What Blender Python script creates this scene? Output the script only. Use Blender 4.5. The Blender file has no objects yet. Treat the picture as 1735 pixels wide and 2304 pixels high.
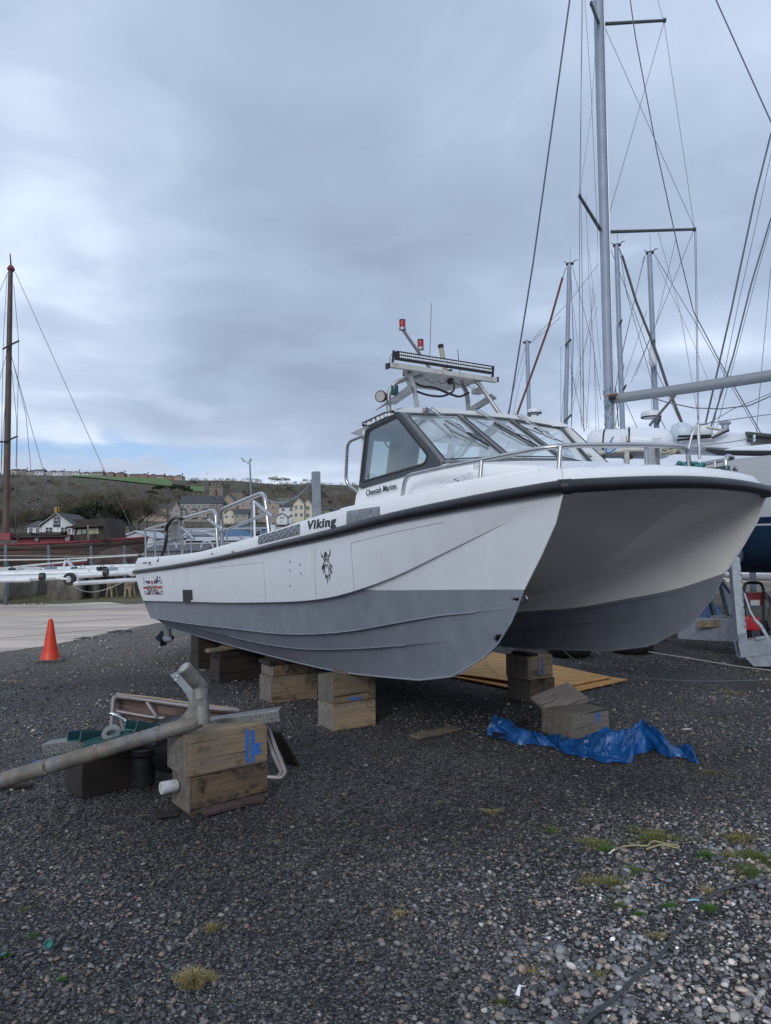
import bpy, bmesh, math, random
import numpy as np
from mathutils import Vector, Matrix, Euler
R = math.radians
random.seed(7); rng = np.random.default_rng(11)
scene = bpy.context.scene
col = scene.collection

# ------------------------------------------------------------------ camera
PITCH, ROLL, FPX, CAMH = R(2.85), R(0.5), 1665.0, 1.6
cam = bpy.data.cameras.new('camera'); camo = bpy.data.objects.new('camera', cam); col.objects.link(camo)
cam.sensor_fit = 'VERTICAL'; cam.sensor_height = 24.0; cam.lens = 24.0*FPX/2304.0
cam.clip_start = 0.05; cam.clip_end = 9000
camo.location = (0, 0, CAMH)
camo.rotation_euler = (Matrix.Rotation(math.pi/2+PITCH, 3, 'X') @ Matrix.Rotation(-ROLL, 3, 'Z')).to_euler()
scene.camera = camo
_fw = Vector((0, math.cos(PITCH), math.sin(PITCH))); _r0 = Vector((1, 0, 0)); _u0 = _r0.cross(_fw)
_rt = _r0*math.cos(ROLL)-_u0*math.sin(ROLL); _up = _u0*math.cos(ROLL)+_r0*math.sin(ROLL)
_C = Vector((0, 0, CAMH))
def ray(x, y): return _fw + _rt*((x-867.5)/FPX) + _up*((1152.0-y)/FPX)
def at(x, y, Y):                 # survey helper: point seen at (x, y) that stands Y metres away
    d = ray(x, y); return _C + d*(Y/d.y)
def atz(x, y, Z):                # the same for a known height
    d = ray(x, y); return _C + d*((Z-CAMH)/d.z)

# ------------------------------------------------------------------ world, sun, exposure
world = bpy.data.worlds.new('World'); scene.world = world; world.use_nodes = True
SUN_EL, SUN_AZ = R(26), math.atan2(-0.28, -0.95)      # veiled sun behind the camera
def build_world():
    nt = world.node_tree; nt.nodes.clear(); N = nt.nodes.new; L = nt.links.new
    out = N('ShaderNodeOutputWorld'); bg = N('ShaderNodeBackground'); bg.inputs['Strength'].default_value = 0.1
    L(bg.outputs[0], out.inputs[0])
    sky = N('ShaderNodeTexSky'); sky.sky_type = 'NISHITA'; sky.sun_disc = False
    sky.sun_elevation = SUN_EL; sky.sun_rotation = SUN_AZ; sky.air_density = 1.0; sky.dust_density = 1.0
    tc = N('ShaderNodeTexCoord'); sep = N('ShaderNodeSeparateXYZ'); L(tc.outputs['Generated'], sep.inputs[0])
    def M(op, a, b=None, c=None, clamp=False):
        n = N('ShaderNodeMath'); n.operation = op; n.use_clamp = clamp
        for i, v in enumerate((a, b, c)):
            if v is None: continue
            if isinstance(v, (int, float)): n.inputs[i].default_value = v
            else: L(v, n.inputs[i])
        return n.outputs[0]
    def SS(x, a, b):
        n = N('ShaderNodeMapRange'); n.interpolation_type = 'SMOOTHSTEP'
        n.inputs[1].default_value = a; n.inputs[2].default_value = b; L(x, n.inputs[0]); return n.outputs[0]
    z = sep.outputs[2]; zc = M('MAXIMUM', z, 0.0)
    den = M('ADD', zc, 0.16)
    cmb = N('ShaderNodeCombineXYZ'); L(M('DIVIDE', sep.outputs[0], den), cmb.inputs[0]); L(M('DIVIDE', sep.outputs[1], den), cmb.inputs[1])
    def noise(vec, sc, det, rough, off, dist=0.0):
        mp = N('ShaderNodeMapping'); mp.inputs['Location'].default_value = off; L(vec, mp.inputs[0])
        n = N('ShaderNodeTexNoise'); n.inputs['Scale'].default_value = sc; n.inputs['Detail'].default_value = det
        n.inputs['Roughness'].default_value = rough; n.inputs['Distortion'].default_value = dist; L(mp.outputs[0], n.inputs[0]); return n.outputs[0]
    n1 = noise(cmb.outputs[0], 0.85, 3, 0.42, (3.1, 1.7, 0.3))
    n2 = noise(cmb.outputs[0], 2.4, 4, 0.5, (7.7, 2.1, 4.0), 0.4)
    mixn = M('ADD', M('ADD', M('MULTIPLY', n1, 0.72), M('MULTIPLY', n2, 0.28)), M('MULTIPLY', SS(z, 0.36, 0.60), 0.07))
    ramp = N('ShaderNodeValToRGB'); L(mixn, ramp.inputs[0]); r = ramp.color_ramp
    r.elements[0].position = 0.36; r.elements[0].color = (3.0, 3.7, 5.1, 1)
    r.elements[1].position = 0.65; r.elements[1].color = (7.8, 8.9, 10.4, 1)
    e = r.elements.new(0.47); e.color = (3.8, 4.7, 6.3, 1)
    e = r.elements.new(0.56); e.color = (5.2, 6.2, 7.9, 1)
    # a thin break in the cloud low over the hills
    wob = M('MULTIPLY', M('SUBTRACT', n2, 0.5), 0.10)
    zz = M('ADD', z, wob)
    gap = M('MULTIPLY', SS(zz, 0.100, 0.116), M('SUBTRACT', 1.0, SS(zz, 0.128, 0.150)))
    gap = M('MULTIPLY', gap, M('SUBTRACT', 1.0, SS(sep.outputs[0], -0.34, -0.08)))
    gap = M('MULTIPLY', M('MULTIPLY', gap, 0.9), SS(sep.outputs[1], 0.1, 0.5))
    tint = N('ShaderNodeMix'); tint.data_type = 'RGBA'; tint.blend_type = 'MIX'
    mixs = N('ShaderNodeMix'); mixs.data_type = 'RGBA'
    # low cloud near the horizon is paler and warmer
    low = M('SUBTRACT', 1.0, SS(z, 0.02, 0.24))
    L(M('MULTIPLY', low, 0.45), tint.inputs[0]); L(ramp.outputs[0], tint.inputs[6]); tint.inputs[7].default_value = (5.6, 6.2, 7.4, 1)
    L(gap, mixs.inputs[0]); L(tint.outputs[2], mixs.inputs[6])
    skm = N('ShaderNodeMix'); skm.data_type = 'RGBA'; skm.inputs[0].default_value = 0.45
    L(sky.outputs[0], skm.inputs[6]); skm.inputs[7].default_value = (2.8, 4.9, 9.6, 1); L(skm.outputs[2], mixs.inputs[7])
    L(mixs.outputs[2], bg.inputs[0])
build_world()
sun = bpy.data.lights.new('sun', 'SUN'); sun.energy = 1.1; sun.angle = R(22); sun.color = (1.0, 0.975, 0.94)
suno = bpy.data.objects.new('sun', sun); col.objects.link(suno)
sd = Vector((math.sin(SUN_AZ)*math.cos(SUN_EL), math.cos(SUN_AZ)*math.cos(SUN_EL), math.sin(SUN_EL)))
suno.rotation_euler = sd.to_track_quat('Z', 'Y').to_euler(); suno.location = sd*50
vs = scene.view_settings
vs.view_transform = 'Standard'; vs.look = 'None'; vs.exposure = 0.16; vs.gamma = 1.0; vs.use_curve_mapping = False
scene.cycles.max_bounces = 6; scene.cycles.transparent_max_bounces = 24

# ------------------------------------------------------------------ materials
MATS = {}
def mat(name, base, rough=0.6, metal=0.0, var=0.0, vscale=4.0, bump=0.0, bscale=30.0, col2=None, c2=(0.45, 0.65), stretch=None,
        dirt=0.0, dirtcol=(0.05, 0.045, 0.04), dscale=2.0, spec=0.5, objrand=0.0, detail=6, attr=None, coat=0.0):
    if name in MATS: return MATS[name]
    m = bpy.data.materials.new(name); m.use_nodes = True; nt = m.node_tree; N = nt.nodes.new; L = nt.links.new
    b = nt.nodes['Principled BSDF']; b.inputs['Roughness'].default_value = rough; b.inputs['Metallic'].default_value = metal
    b.inputs['Specular IOR Level'].default_value = spec; b.inputs['Coat Weight'].default_value = coat
    tc = N('ShaderNodeTexCoord'); mp = N('ShaderNodeMapping'); L(tc.outputs['Object'], mp.inputs[0])
    if stretch: mp.inputs['Scale'].default_value = stretch
    oi = N('ShaderNodeObjectInfo')
    ad = N('ShaderNodeVectorMath'); ad.operation = 'ADD'; L(mp.outputs[0], ad.inputs[0])
    sc = N('ShaderNodeMath'); sc.operation = 'MULTIPLY'; sc.inputs[1].default_value = 37.0; L(oi.outputs['Random'], sc.inputs[0]); L(sc.outputs[0], ad.inputs[1])
    vec = ad.outputs[0]
    def noise(s, det=detail, rg=0.6):
        n = N('ShaderNodeTexNoise'); n.inputs['Scale'].default_value = s; n.inputs['Detail'].default_value = det
        n.inputs['Roughness'].default_value = rg; L(vec, n.inputs[0]); return n.outputs[0]
    def mixc(f, a, bb, mode='MIX'):
        n = N('ShaderNodeMix'); n.data_type = 'RGBA'; n.blend_type = mode
        for i, v in ((0, f), (6, a), (7, bb)):
            if isinstance(v, (int, float)): n.inputs[i].default_value = v
            elif isinstance(v, tuple): n.inputs[i].default_value = (*v[:3], 1)
            else: L(v, n.inputs[i])
        return n.outputs[2]
    def ss(x, a, c):
        n = N('ShaderNodeMapRange'); n.interpolation_type = 'SMOOTHSTEP'
        n.inputs[1].default_value = a; n.inputs[2].default_value = c; L(x, n.inputs[0]); return n.outputs[0]
    c = tuple(base)
    if attr:
        an = N('ShaderNodeAttribute'); an.attribute_name = attr; c = an.outputs['Color']
    if col2: c = mixc(ss(noise(vscale), *c2), c, tuple(col2))
    if var:
        n = ss(noise(vscale*1.7+0.3), 0.25, 0.75)
        v = N('ShaderNodeMapRange'); v.inputs[3].default_value = 1-var; v.inputs[4].default_value = 1+var; L(n, v.inputs[0])
        cc = N('ShaderNodeCombineColor'); [L(v.outputs[0], cc.inputs[i]) for i in range(3)]
        c = mixc(1.0, c, cc.outputs[0], 'MULTIPLY')
    if objrand:
        v = N('ShaderNodeMapRange'); v.inputs[3].default_value = 1-objrand; v.inputs[4].default_value = 1+objrand; L(oi.outputs['Random'], v.inputs[0])
        cc = N('ShaderNodeCombineColor'); [L(v.outputs[0], cc.inputs[i]) for i in range(3)]
        c = mixc(1.0, c, cc.outputs[0], 'MULTIPLY')
    if dirt: 
        dn = ss(noise(dscale, 8, 0.7), 0.5, 0.72); mm = N('ShaderNodeMath'); mm.operation = 'MULTIPLY'; L(dn, mm.inputs[0]); mm.inputs[1].default_value = dirt
        c = mixc(mm.outputs[0], c, tuple(dirtcol))
    if isinstance(c, tuple): b.inputs['Base Color'].default_value = (*c[:3], 1)
    else: L(c, b.inputs['Base Color'])
    if bump:
        bp = N('ShaderNodeBump'); bp.inputs['Strength'].default_value = min(1, bump*2); bp.inputs['Distance'].default_value = 0.01*bump*2
        L(noise(bscale, 5), bp.inputs['Height']); L(bp.outputs[0], b.inputs['Normal'])
    if rough and (var or dirt):
        v = N('ShaderNodeMapRange'); v.inputs[3].default_value = max(0.02, rough-0.1); v.inputs[4].default_value = min(1, rough+0.12)
        L(noise(vscale*3), v.inputs[0]); L(v.outputs[0], b.inputs['Roughness'])
    m['p'] = 1; MATS[name] = m; return m
def glassmat(name, tint=(0.75, 0.86, 0.86), refl=0.25, film=0.1):
    m = bpy.data.materials.new(name); m.use_nodes = True; nt = m.node_tree; nt.nodes.clear(); N = nt.nodes.new; L = nt.links.new
    o = N('ShaderNodeOutputMaterial'); t = N('ShaderNodeBsdfTransparent'); t.inputs[0].default_value = (*tint, 1)
    g = N('ShaderNodeBsdfGlossy'); g.inputs['Roughness'].default_value = 0.03; g.inputs['Color'].default_value = (0.95, 0.97, 1, 1)
    d = N('ShaderNodeBsdfDiffuse'); d.inputs[0].default_value = (0.6, 0.66, 0.66, 1)
    ge = N('ShaderNodeNewGeometry'); dt = N('ShaderNodeVectorMath'); dt.operation = 'DOT_PRODUCT'; L(ge.outputs['Normal'], dt.inputs[0]); L(ge.outputs['Incoming'], dt.inputs[1])
    ab = N('ShaderNodeMath'); ab.operation = 'ABSOLUTE'; L(dt.outputs['Value'], ab.inputs[0]); om = N('ShaderNodeMath'); om.operation = 'SUBTRACT'; om.inputs[0].default_value = 1.0; L(ab.outputs[0], om.inputs[1])
    pw = N('ShaderNodeMath'); pw.operation = 'POWER'; L(om.outputs[0], pw.inputs[0]); pw.inputs[1].default_value = 4.0
    fr = N('ShaderNodeMath'); fr.operation = 'MULTIPLY_ADD'; L(pw.outputs[0], fr.inputs[0]); fr.inputs[1].default_value = 0.95; fr.inputs[2].default_value = 0.04
    ad = N('ShaderNodeMath'); ad.operation = 'MULTIPLY_ADD'; ad.use_clamp = True; L(fr.outputs[0], ad.inputs[0]); ad.inputs[1].default_value = 1.4; ad.inputs[2].default_value = refl
    tc = N('ShaderNodeTexCoord'); n = N('ShaderNodeTexNoise'); n.inputs['Scale'].default_value = 5; n.inputs['Detail'].default_value = 6; L(tc.outputs['Object'], n.inputs[0])
    mr = N('ShaderNodeMapRange'); mr.inputs[1].default_value = 0.3; mr.inputs[2].default_value = 0.8; mr.inputs[3].default_value = film*0.5; mr.inputs[4].default_value = film*1.8; L(n.outputs[0], mr.inputs[0])
    x1 = N('ShaderNodeMixShader'); L(mr.outputs[0], x1.inputs[0]); L(t.outputs[0], x1.inputs[1]); L(d.outputs[0], x1.inputs[2])
    x2 = N('ShaderNodeMixShader'); L(ad.outputs[0], x2.inputs[0]); L(x1.outputs[0], x2.inputs[1]); L(g.outputs[0], x2.inputs[2])
    L(x2.outputs[0], o.inputs[0]); MATS[name] = m; return m

# ------------------------------------------------------------------ mesh helpers
class MB:
    def __init__(s): s.v = []; s.f = []; s.mi = []
    def add(s, vs_, fs, mi=0):
        o = len(s.v); s.v += [tuple(p) for p in vs_]; s.f += [tuple(i+o for i in f) for f in fs]; s.mi += [mi]*len(fs); return s
    def box(s, c, size, rot=None, mi=0):
        x, y, z = [q/2 for q in size]
        P = [Vector((a*x, b*y, d*z)) for a in (-1, 1) for b in (-1, 1) for d in (-1, 1)]
        M = rot if rot is not None else Matrix.Identity(3)
        if isinstance(M, (int, float)): M = Matrix.Rotation(M, 3, 'Z')
        c = Vector(c)
        return s.add([c+M@p for p in P], [(0,1,3,2),(4,6,7,5),(0,4,5,1),(2,3,7,6),(0,2,6,4),(1,5,7,3)], mi)
    def beam(s, a, b, w, h, mi=0, upv=(0,0,1)):
        a = Vector(a); b = Vector(b); d = (b-a).normalized(); u = Vector(upv); sx = d.cross(u)
        if sx.length < 1e-4: sx = Vector((1,0,0))
        sx.normalize(); u = sx.cross(d).normalized()
        V = [p+sx*(i*w/2)+u*(j*h/2) for p in (a, b) for i, j in ((-1,-1),(1,-1),(1,1),(-1,1))]
        return s.add(V, [(3,2,1,0),(4,5,6,7),(0,1,5,4),(1,2,6,5),(2,3,7,6),(3,0,4,7)], mi)
    def tube(s, pts, r, n=8, mi=0, caps=True, closed=False):
        pts = [Vector(p) for p in pts]; m = len(pts); rs = r if hasattr(r, '__len__') else [r]*m
        T = []
        for i in range(m):
            a = pts[(i-1) % m] if closed else pts[max(0, i-1)]; b = pts[(i+1) % m] if closed else pts[min(m-1, i+1)]
            T.append((b-a).normalized())
        ref = Vector((0,0,1)) if abs(T[0].z) < 0.9 else Vector((1,0,0))
        u = T[0].cross(ref).normalized(); V = []; prev = T[0]
        for i in range(m):
            q = prev.rotation_difference(T[i]); u = (q @ u); u = (u - T[i]*u.dot(T[i])).normalized(); prev = T[i]
            w = T[i].cross(u)
            for k in range(n):
                a = 2*math.pi*k/n; V.append(pts[i]+(u*math.cos(a)+w*math.sin(a))*rs[i])
        Fs = []
        for i in range(m if closed else m-1):
            j = (i+1) % m
            for k in range(n):
                k2 = (k+1) % n; Fs.append((i*n+k, i*n+k2, j*n+k2, j*n+k))
        if caps and not closed:
            Fs.append(tuple(range(n))[::-1]); Fs.append(tuple((m-1)*n+k for k in range(n)))
        return s.add(V, Fs, mi)
    def lathe(s, prof, n=16, c=(0,0,0), rot=None, mi=0):
        c = Vector(c); M = rot if rot is not None else Matrix.Identity(3); V = []; Fs = []
        for (r, z) in prof:
            for k in range(n):
                a = 2*math.pi*k/n; V.append(c+M@Vector((r*math.cos(a), r*math.sin(a), z)))
        m = len(prof)
        for i in range(m-1):
            for k in range(n):
                k2 = (k+1) % n; Fs.append((i*n+k, i*n+k2, (i+1)*n+k2, (i+1)*n+k))
        Fs.append(tuple(range(n))[::-1]); Fs.append(tuple((m-1)*n+k for k in range(n)))
        return s.add(V, Fs, mi)
    def cyl(s, a, b, r, n=12, mi=0): return s.tube([a, b], r, n, mi)
    def prism(s, poly, f0, f1, mi=0):      # poly of 2-D points, f0/f1 map (a,b)->3-D on both faces
        n = len(poly); V = [f0(*p) for p in poly]+[f1(*p) for p in poly]
        return s.add(V, [tuple(range(n))[::-1], tuple(range(n, 2*n))]+[(i, (i+1) % n, (i+1) % n+n, i+n) for i in range(n)], mi)
    def grid(s, P, mi=0, flip=False):      # P[i][j] 3-D points
        a = len(P); b = len(P[0]); V = [p for row in P for p in row]
        Fs = [(i*b+j, i*b+j+1, (i+1)*b+j+1, (i+1)*b+j) for i in range(a-1) for j in range(b-1)]
        if flip: Fs = [f[::-1] for f in Fs]
        return s.add(V, Fs, mi)
    def build(s, name, mats, parent=None, smooth=False, bevel=0.0, angle=40):
        me = bpy.data.meshes.new(name); me.from_pydata(s.v, [], s.f)
        mats = mats if isinstance(mats, (list, tuple)) else [mats]
        for m in mats: me.materials.append(m)
        if len(mats) > 1: me.polygons.foreach_set('material_index', s.mi)
        if bevel:
            bm = bmesh.new(); bm.from_mesh(me); bmesh.ops.remove_doubles(bm, verts=bm.verts, dist=1e-5)
            ed = [e for e in bm.edges if len(e.link_faces) == 2 and e.calc_face_angle(0) > 0.6]
            bmesh.ops.bevel(bm, geom=ed, offset=bevel, segments=2, affect='EDGES', clamp_overlap=True, profile=0.6)
            bm.to_mesh(me); bm.free()
        if smooth:
            bm = bmesh.new(); bm.from_mesh(me)
            for f in bm.faces: f.smooth = True
            for e in bm.edges:
                if len(e.link_faces) == 2 and e.calc_face_angle(0) > R(angle): e.smooth = False
            bm.to_mesh(me); bm.free()
        me.update()
        o = bpy.data.objects.new(name, me); col.objects.link(o)
        if parent is not None: o.parent = parent
        return o
def tag(o, label, cat, group=None, kind=None):
    if label: o['label'] = label
    if cat: o['category'] = cat
    if group: o['group'] = group
    if kind: o['kind'] = kind
    return o
def thing(name, label, cat, loc=(0,0,0), rz=0.0, group=None):
    o = bpy.data.objects.new(name, None); col.objects.link(o); o.location = loc; o.rotation_euler = (0,0,rz)
    o.empty_display_size = 0.2
    return tag(o, label, cat, group)
def children(o): return [c for c in bpy.data.objects if c.parent == o]
def copy_tree(o, parent=None):
    c = o.copy(); col.objects.link(c); c.parent = parent
    for ch in children(o): copy_tree(ch, c)
    return c
def textmesh(body, size, extr=0.0015, bold=0.0, shear=0.0, space=1.0):
    cu = bpy.data.curves.new('lettering', 'FONT'); cu.body = body; cu.size = size; cu.extrude = extr; cu.offset = bold; cu.shear = shear
    cu.space_character = space; cu.resolution_u = 3
    o = bpy.data.objects.new('tmp_text', cu); col.objects.link(o)
    bpy.context.view_layer.update()
    me = bpy.data.meshes.new_from_object(o.evaluated_get(bpy.context.evaluated_depsgraph_get()))
    bpy.data.objects.remove(o); me.name = 'lettering'; return me
def sm(a, b, x): x = min(1.0, max(0.0, (x-a)/(b-a))); return x*x*(3-2*x)
def lin(xs, ys, x): return float(np.interp(x, xs, ys))
def pchip(xs, ys, x):
    xs = np.asarray(xs, float); ys = np.asarray(ys, float); h = np.diff(xs); d = np.diff(ys)/h
    m = np.zeros(len(xs)); m[1:-1] = np.where(d[:-1]*d[1:] > 0, 2*d[:-1]*d[1:]/(d[:-1]+d[1:]+1e-12), 0); m[0] = d[0]; m[-1] = d[-1]
    x = np.clip(x, xs[0], xs[-1]); i = np.clip(np.searchsorted(xs, x)-1, 0, len(h)-1); t = (x-xs[i])/h[i]
    return (2*t**3-3*t**2+1)*ys[i]+(t**3-2*t**2+t)*h[i]*m[i]+(-2*t**3+3*t**2)*ys[i+1]+(t**3-t**2)*h[i]*m[i+1]
def arc(pts, rad, n=5):           # round the corners of a polyline
    pts = [Vector(p) for p in pts]; out = [pts[0]]
    for i in range(1, len(pts)-1):
        a, b, c = pts[i-1], pts[i], pts[i+1]; r = min(rad, (a-b).length*0.49, (c-b).length*0.49)
        p = b+(a-b).normalized()*r; q = b+(c-b).normalized()*r
        for k in range(n+1):
            t = k/n; out.append((1-t)**2*p+2*t*(1-t)*b+t*t*q)
    out.append(pts[-1]); return out
def rpoly(poly, rad, n=4):
    m = len(poly); out = []
    for i in range(m):
        a, b, c = Vector(poly[i-1]), Vector(poly[i]), Vector(poly[(i+1) % m]); r = min(rad, (a-b).length*0.45, (c-b).length*0.45)
        p = b+(a-b).normalized()*r; q = b+(c-b).normalized()*r
        out += [tuple((1-t)**2*p+2*t*(1-t)*b+t*t*q) for t in [k/n for k in range(n+1)]]
    return out

M_white = mat('gelcoat_white', (0.78, 0.79, 0.80), 0.28, var=0.03, vscale=1.5, dirt=0.10, dirtcol=(0.5, 0.47, 0.4), dscale=3, bump=0.05, bscale=6)
M_hullw = mat('hull_white', (0.70, 0.725, 0.765), 0.36, var=0.03, vscale=1.2, dirt=0.22, dirtcol=(0.52, 0.49, 0.42), dscale=2.0, bump=0.06, bscale=5, stretch=(2.2, 1, 0.7))
M_tunnel_bright = mat('tunnel_white_brightened', (0.82, 0.805, 0.775), 0.35, var=0.04, vscale=1.5, dirt=0.18, dirtcol=(0.55, 0.50, 0.42), dscale=2.0, bump=0.05, bscale=5)  # topside paint made brighter, standing in for light inside the tunnel
M_grey = mat('antifouling_grey', (0.205, 0.225, 0.265), 0.5, var=0.10, vscale=2.2, bump=0.18, bscale=22, dirt=0.4, dirtcol=(0.26, 0.28, 0.31), dscale=4, stretch=(1.6, 1, 1.0))
M_greyl = mat('antifouling_edge', (0.26, 0.29, 0.335), 0.5, var=0.1)
M_rub = mat('black_rubber', (0.012, 0.014, 0.018), 0.38, var=0.3, vscale=8, dirt=0.25, dirtcol=(0.05, 0.05, 0.055), dscale=6, bump=0.1, bscale=40)
M_steel = mat('stainless_steel', (0.50, 0.50, 0.50), 0.24, 1.0, var=0.08, vscale=10, dirt=0.3, dirtcol=(0.22, 0.18, 0.14), dscale=14)
M_galv = mat('galvanised_steel', (0.30, 0.33, 0.37), 0.5, 0.35, var=0.18, vscale=9, dirt=0.35, dirtcol=(0.16, 0.17, 0.18), dscale=6, bump=0.06, bscale=60)
M_alu = mat('dull_aluminium', (0.36, 0.36, 0.36), 0.42, 0.7, var=0.15, vscale=8, dirt=0.3, dirtcol=(0.16, 0.15, 0.13), dscale=7, bump=0.08, bscale=50)
M_mast = mat('mast_aluminium', (0.27, 0.32, 0.40), 0.5, 0.1, var=0.10, vscale=2, dirt=0.3, dirtcol=(0.22, 0.24, 0.24), dscale=2)
M_black = mat('black_plastic', (0.015, 0.015, 0.017), 0.45, var=0.2)
M_frame = mat('window_frame_grey', (0.06, 0.065, 0.075), 0.5, var=0.1)
M_frame2 = mat('windscreen_frame', (0.14, 0.14, 0.145), 0.45, var=0.1)
def woodmat(name, c1, c2, c3, stain, s0=.54, s1=.74):
    m = bpy.data.materials.new(name); m.use_nodes = True; nt = m.node_tree; N = nt.nodes.new; L = nt.links.new; b = nt.nodes['Principled BSDF']; b.inputs['Roughness'].default_value = .88; b.inputs['Specular IOR Level'].default_value = .25
    tc = N('ShaderNodeTexCoord'); oi = N('ShaderNodeObjectInfo'); sc = N('ShaderNodeMath'); sc.operation = 'MULTIPLY'; sc.inputs[1].default_value = 41.0; L(oi.outputs['Random'], sc.inputs[0])
    ad = N('ShaderNodeVectorMath'); ad.operation = 'ADD'; L(tc.outputs['Object'], ad.inputs[0]); L(sc.outputs[0], ad.inputs[1])
    def noise(scale, s, det, rg=.6, dist=0.0):
        mp = N('ShaderNodeMapping'); mp.inputs['Scale'].default_value = scale; L(ad.outputs[0], mp.inputs[0]); n = N('ShaderNodeTexNoise'); n.inputs['Scale'].default_value = s; n.inputs['Detail'].default_value = det; n.inputs['Roughness'].default_value = rg; n.inputs['Distortion'].default_value = dist; L(mp.outputs[0], n.inputs[0]); return n.outputs[0]
    def ss(x, a, c, hi=1.0):
        n = N('ShaderNodeMapRange'); n.interpolation_type = 'SMOOTHSTEP'; n.inputs[1].default_value = a; n.inputs[2].default_value = c; n.inputs[4].default_value = hi; L(x, n.inputs[0]); return n.outputs[0]
    def mixc(f, a, bb):
        n = N('ShaderNodeMix'); n.data_type = 'RGBA'; L(f, n.inputs[0])
        for i, v in ((6, a), (7, bb)):
            if isinstance(v, tuple): n.inputs[i].default_value = (*v, 1)
            else: L(v, n.inputs[i])
        return n.outputs[2]
    grain = noise((.35, 14, 14), 5, 4, .7, .6); broad = noise((.8, 1.6, 1.6), 2.6, 4, .6); blot = noise((1, 1.3, 1.3), 6.5, 7, .75); crack = noise((.25, 9, 9), 4.0, 2, .5)
    c = mixc(ss(broad, .38, .62), c1, c2); c = mixc(ss(grain, .35, .75, .75), c, c3); c = mixc(ss(blot, s0, s1, .85), c, stain); c = mixc(ss(crack, .66, .72, .9), c, tuple(q*.25 for q in c3))
    v = N('ShaderNodeMapRange'); v.inputs[3].default_value = .72; v.inputs[4].default_value = 1.2; L(oi.outputs['Random'], v.inputs[0]); cc = N('ShaderNodeCombineColor'); [L(v.outputs[0], cc.inputs[i]) for i in range(3)]
    mu = N('ShaderNodeMix'); mu.data_type = 'RGBA'; mu.blend_type = 'MULTIPLY'; mu.inputs[0].default_value = 1; L(c, mu.inputs[6]); L(cc.outputs[0], mu.inputs[7]); L(mu.outputs[2], b.inputs['Base Color'])
    bp = N('ShaderNodeBump'); bp.inputs['Strength'].default_value = .8; bp.inputs['Distance'].default_value = .006; L(grain, bp.inputs['Height']); bp2 = N('ShaderNodeBump'); bp2.invert = True; bp2.inputs['Strength'].default_value = 1; bp2.inputs['Distance'].default_value = .008; L(ss(crack, .64, .70), bp2.inputs['Height']); L(bp.outputs[0], bp2.inputs['Normal']); L(bp2.outputs[0], b.inputs['Normal'])
    MATS[name] = m; return m
M_wood = woodmat('weathered_timber', (.30,.215,.135), (.21,.175,.14), (.15,.105,.065), (.055,.048,.042), .51, .68)
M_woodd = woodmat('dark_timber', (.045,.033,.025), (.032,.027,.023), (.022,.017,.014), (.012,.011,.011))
M_woodc = woodmat('charred_timber', (.20,.135,.085), (.14,.10,.07), (.08,.055,.038), (.018,.016,.015), .46, .60)
M_woodg = woodmat('grey_timber', (.27,.245,.21), (.22,.20,.175), (.13,.115,.10), (.06,.055,.05))
M_woodend = mat('timber_end', (0.16, 0.14, 0.12), 0.9, var=0.3, vscale=14, bump=0.3, bscale=25, objrand=0.2)
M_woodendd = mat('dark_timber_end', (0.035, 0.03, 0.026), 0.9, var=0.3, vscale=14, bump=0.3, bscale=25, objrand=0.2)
M_ply = mat('plywood', (0.52, 0.22, 0.055), 0.7, var=0.25, vscale=2.2, col2=(0.60, 0.32, 0.11), c2=(0.42, 0.6), stretch=(1, 7, 7), dirt=0.25, dirtcol=(0.2, 0.12, 0.06), dscale=2)
M_rope = mat('pale_rope', (0.42, 0.41, 0.38), 0.9, var=0.2, vscale=30)
M_wire = mat('rigging_wire', (0.14, 0.16, 0.19), 0.45, 0.5)
M_blue = mat('blue_paint', (0.03, 0.14, 0.45), 0.5, var=0.2, vscale=20)
M_glass = glassmat('cabin_glass', (0.72, 0.82, 0.82), 0.05, 0.10)
M_wshield = glassmat('windscreen_glass', (0.72, 0.86, 0.85), 0.16, 0.42)
M_darkglass = mat('dark_window_glass', (0.02, 0.025, 0.03), 0.08, var=0.1)
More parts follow.
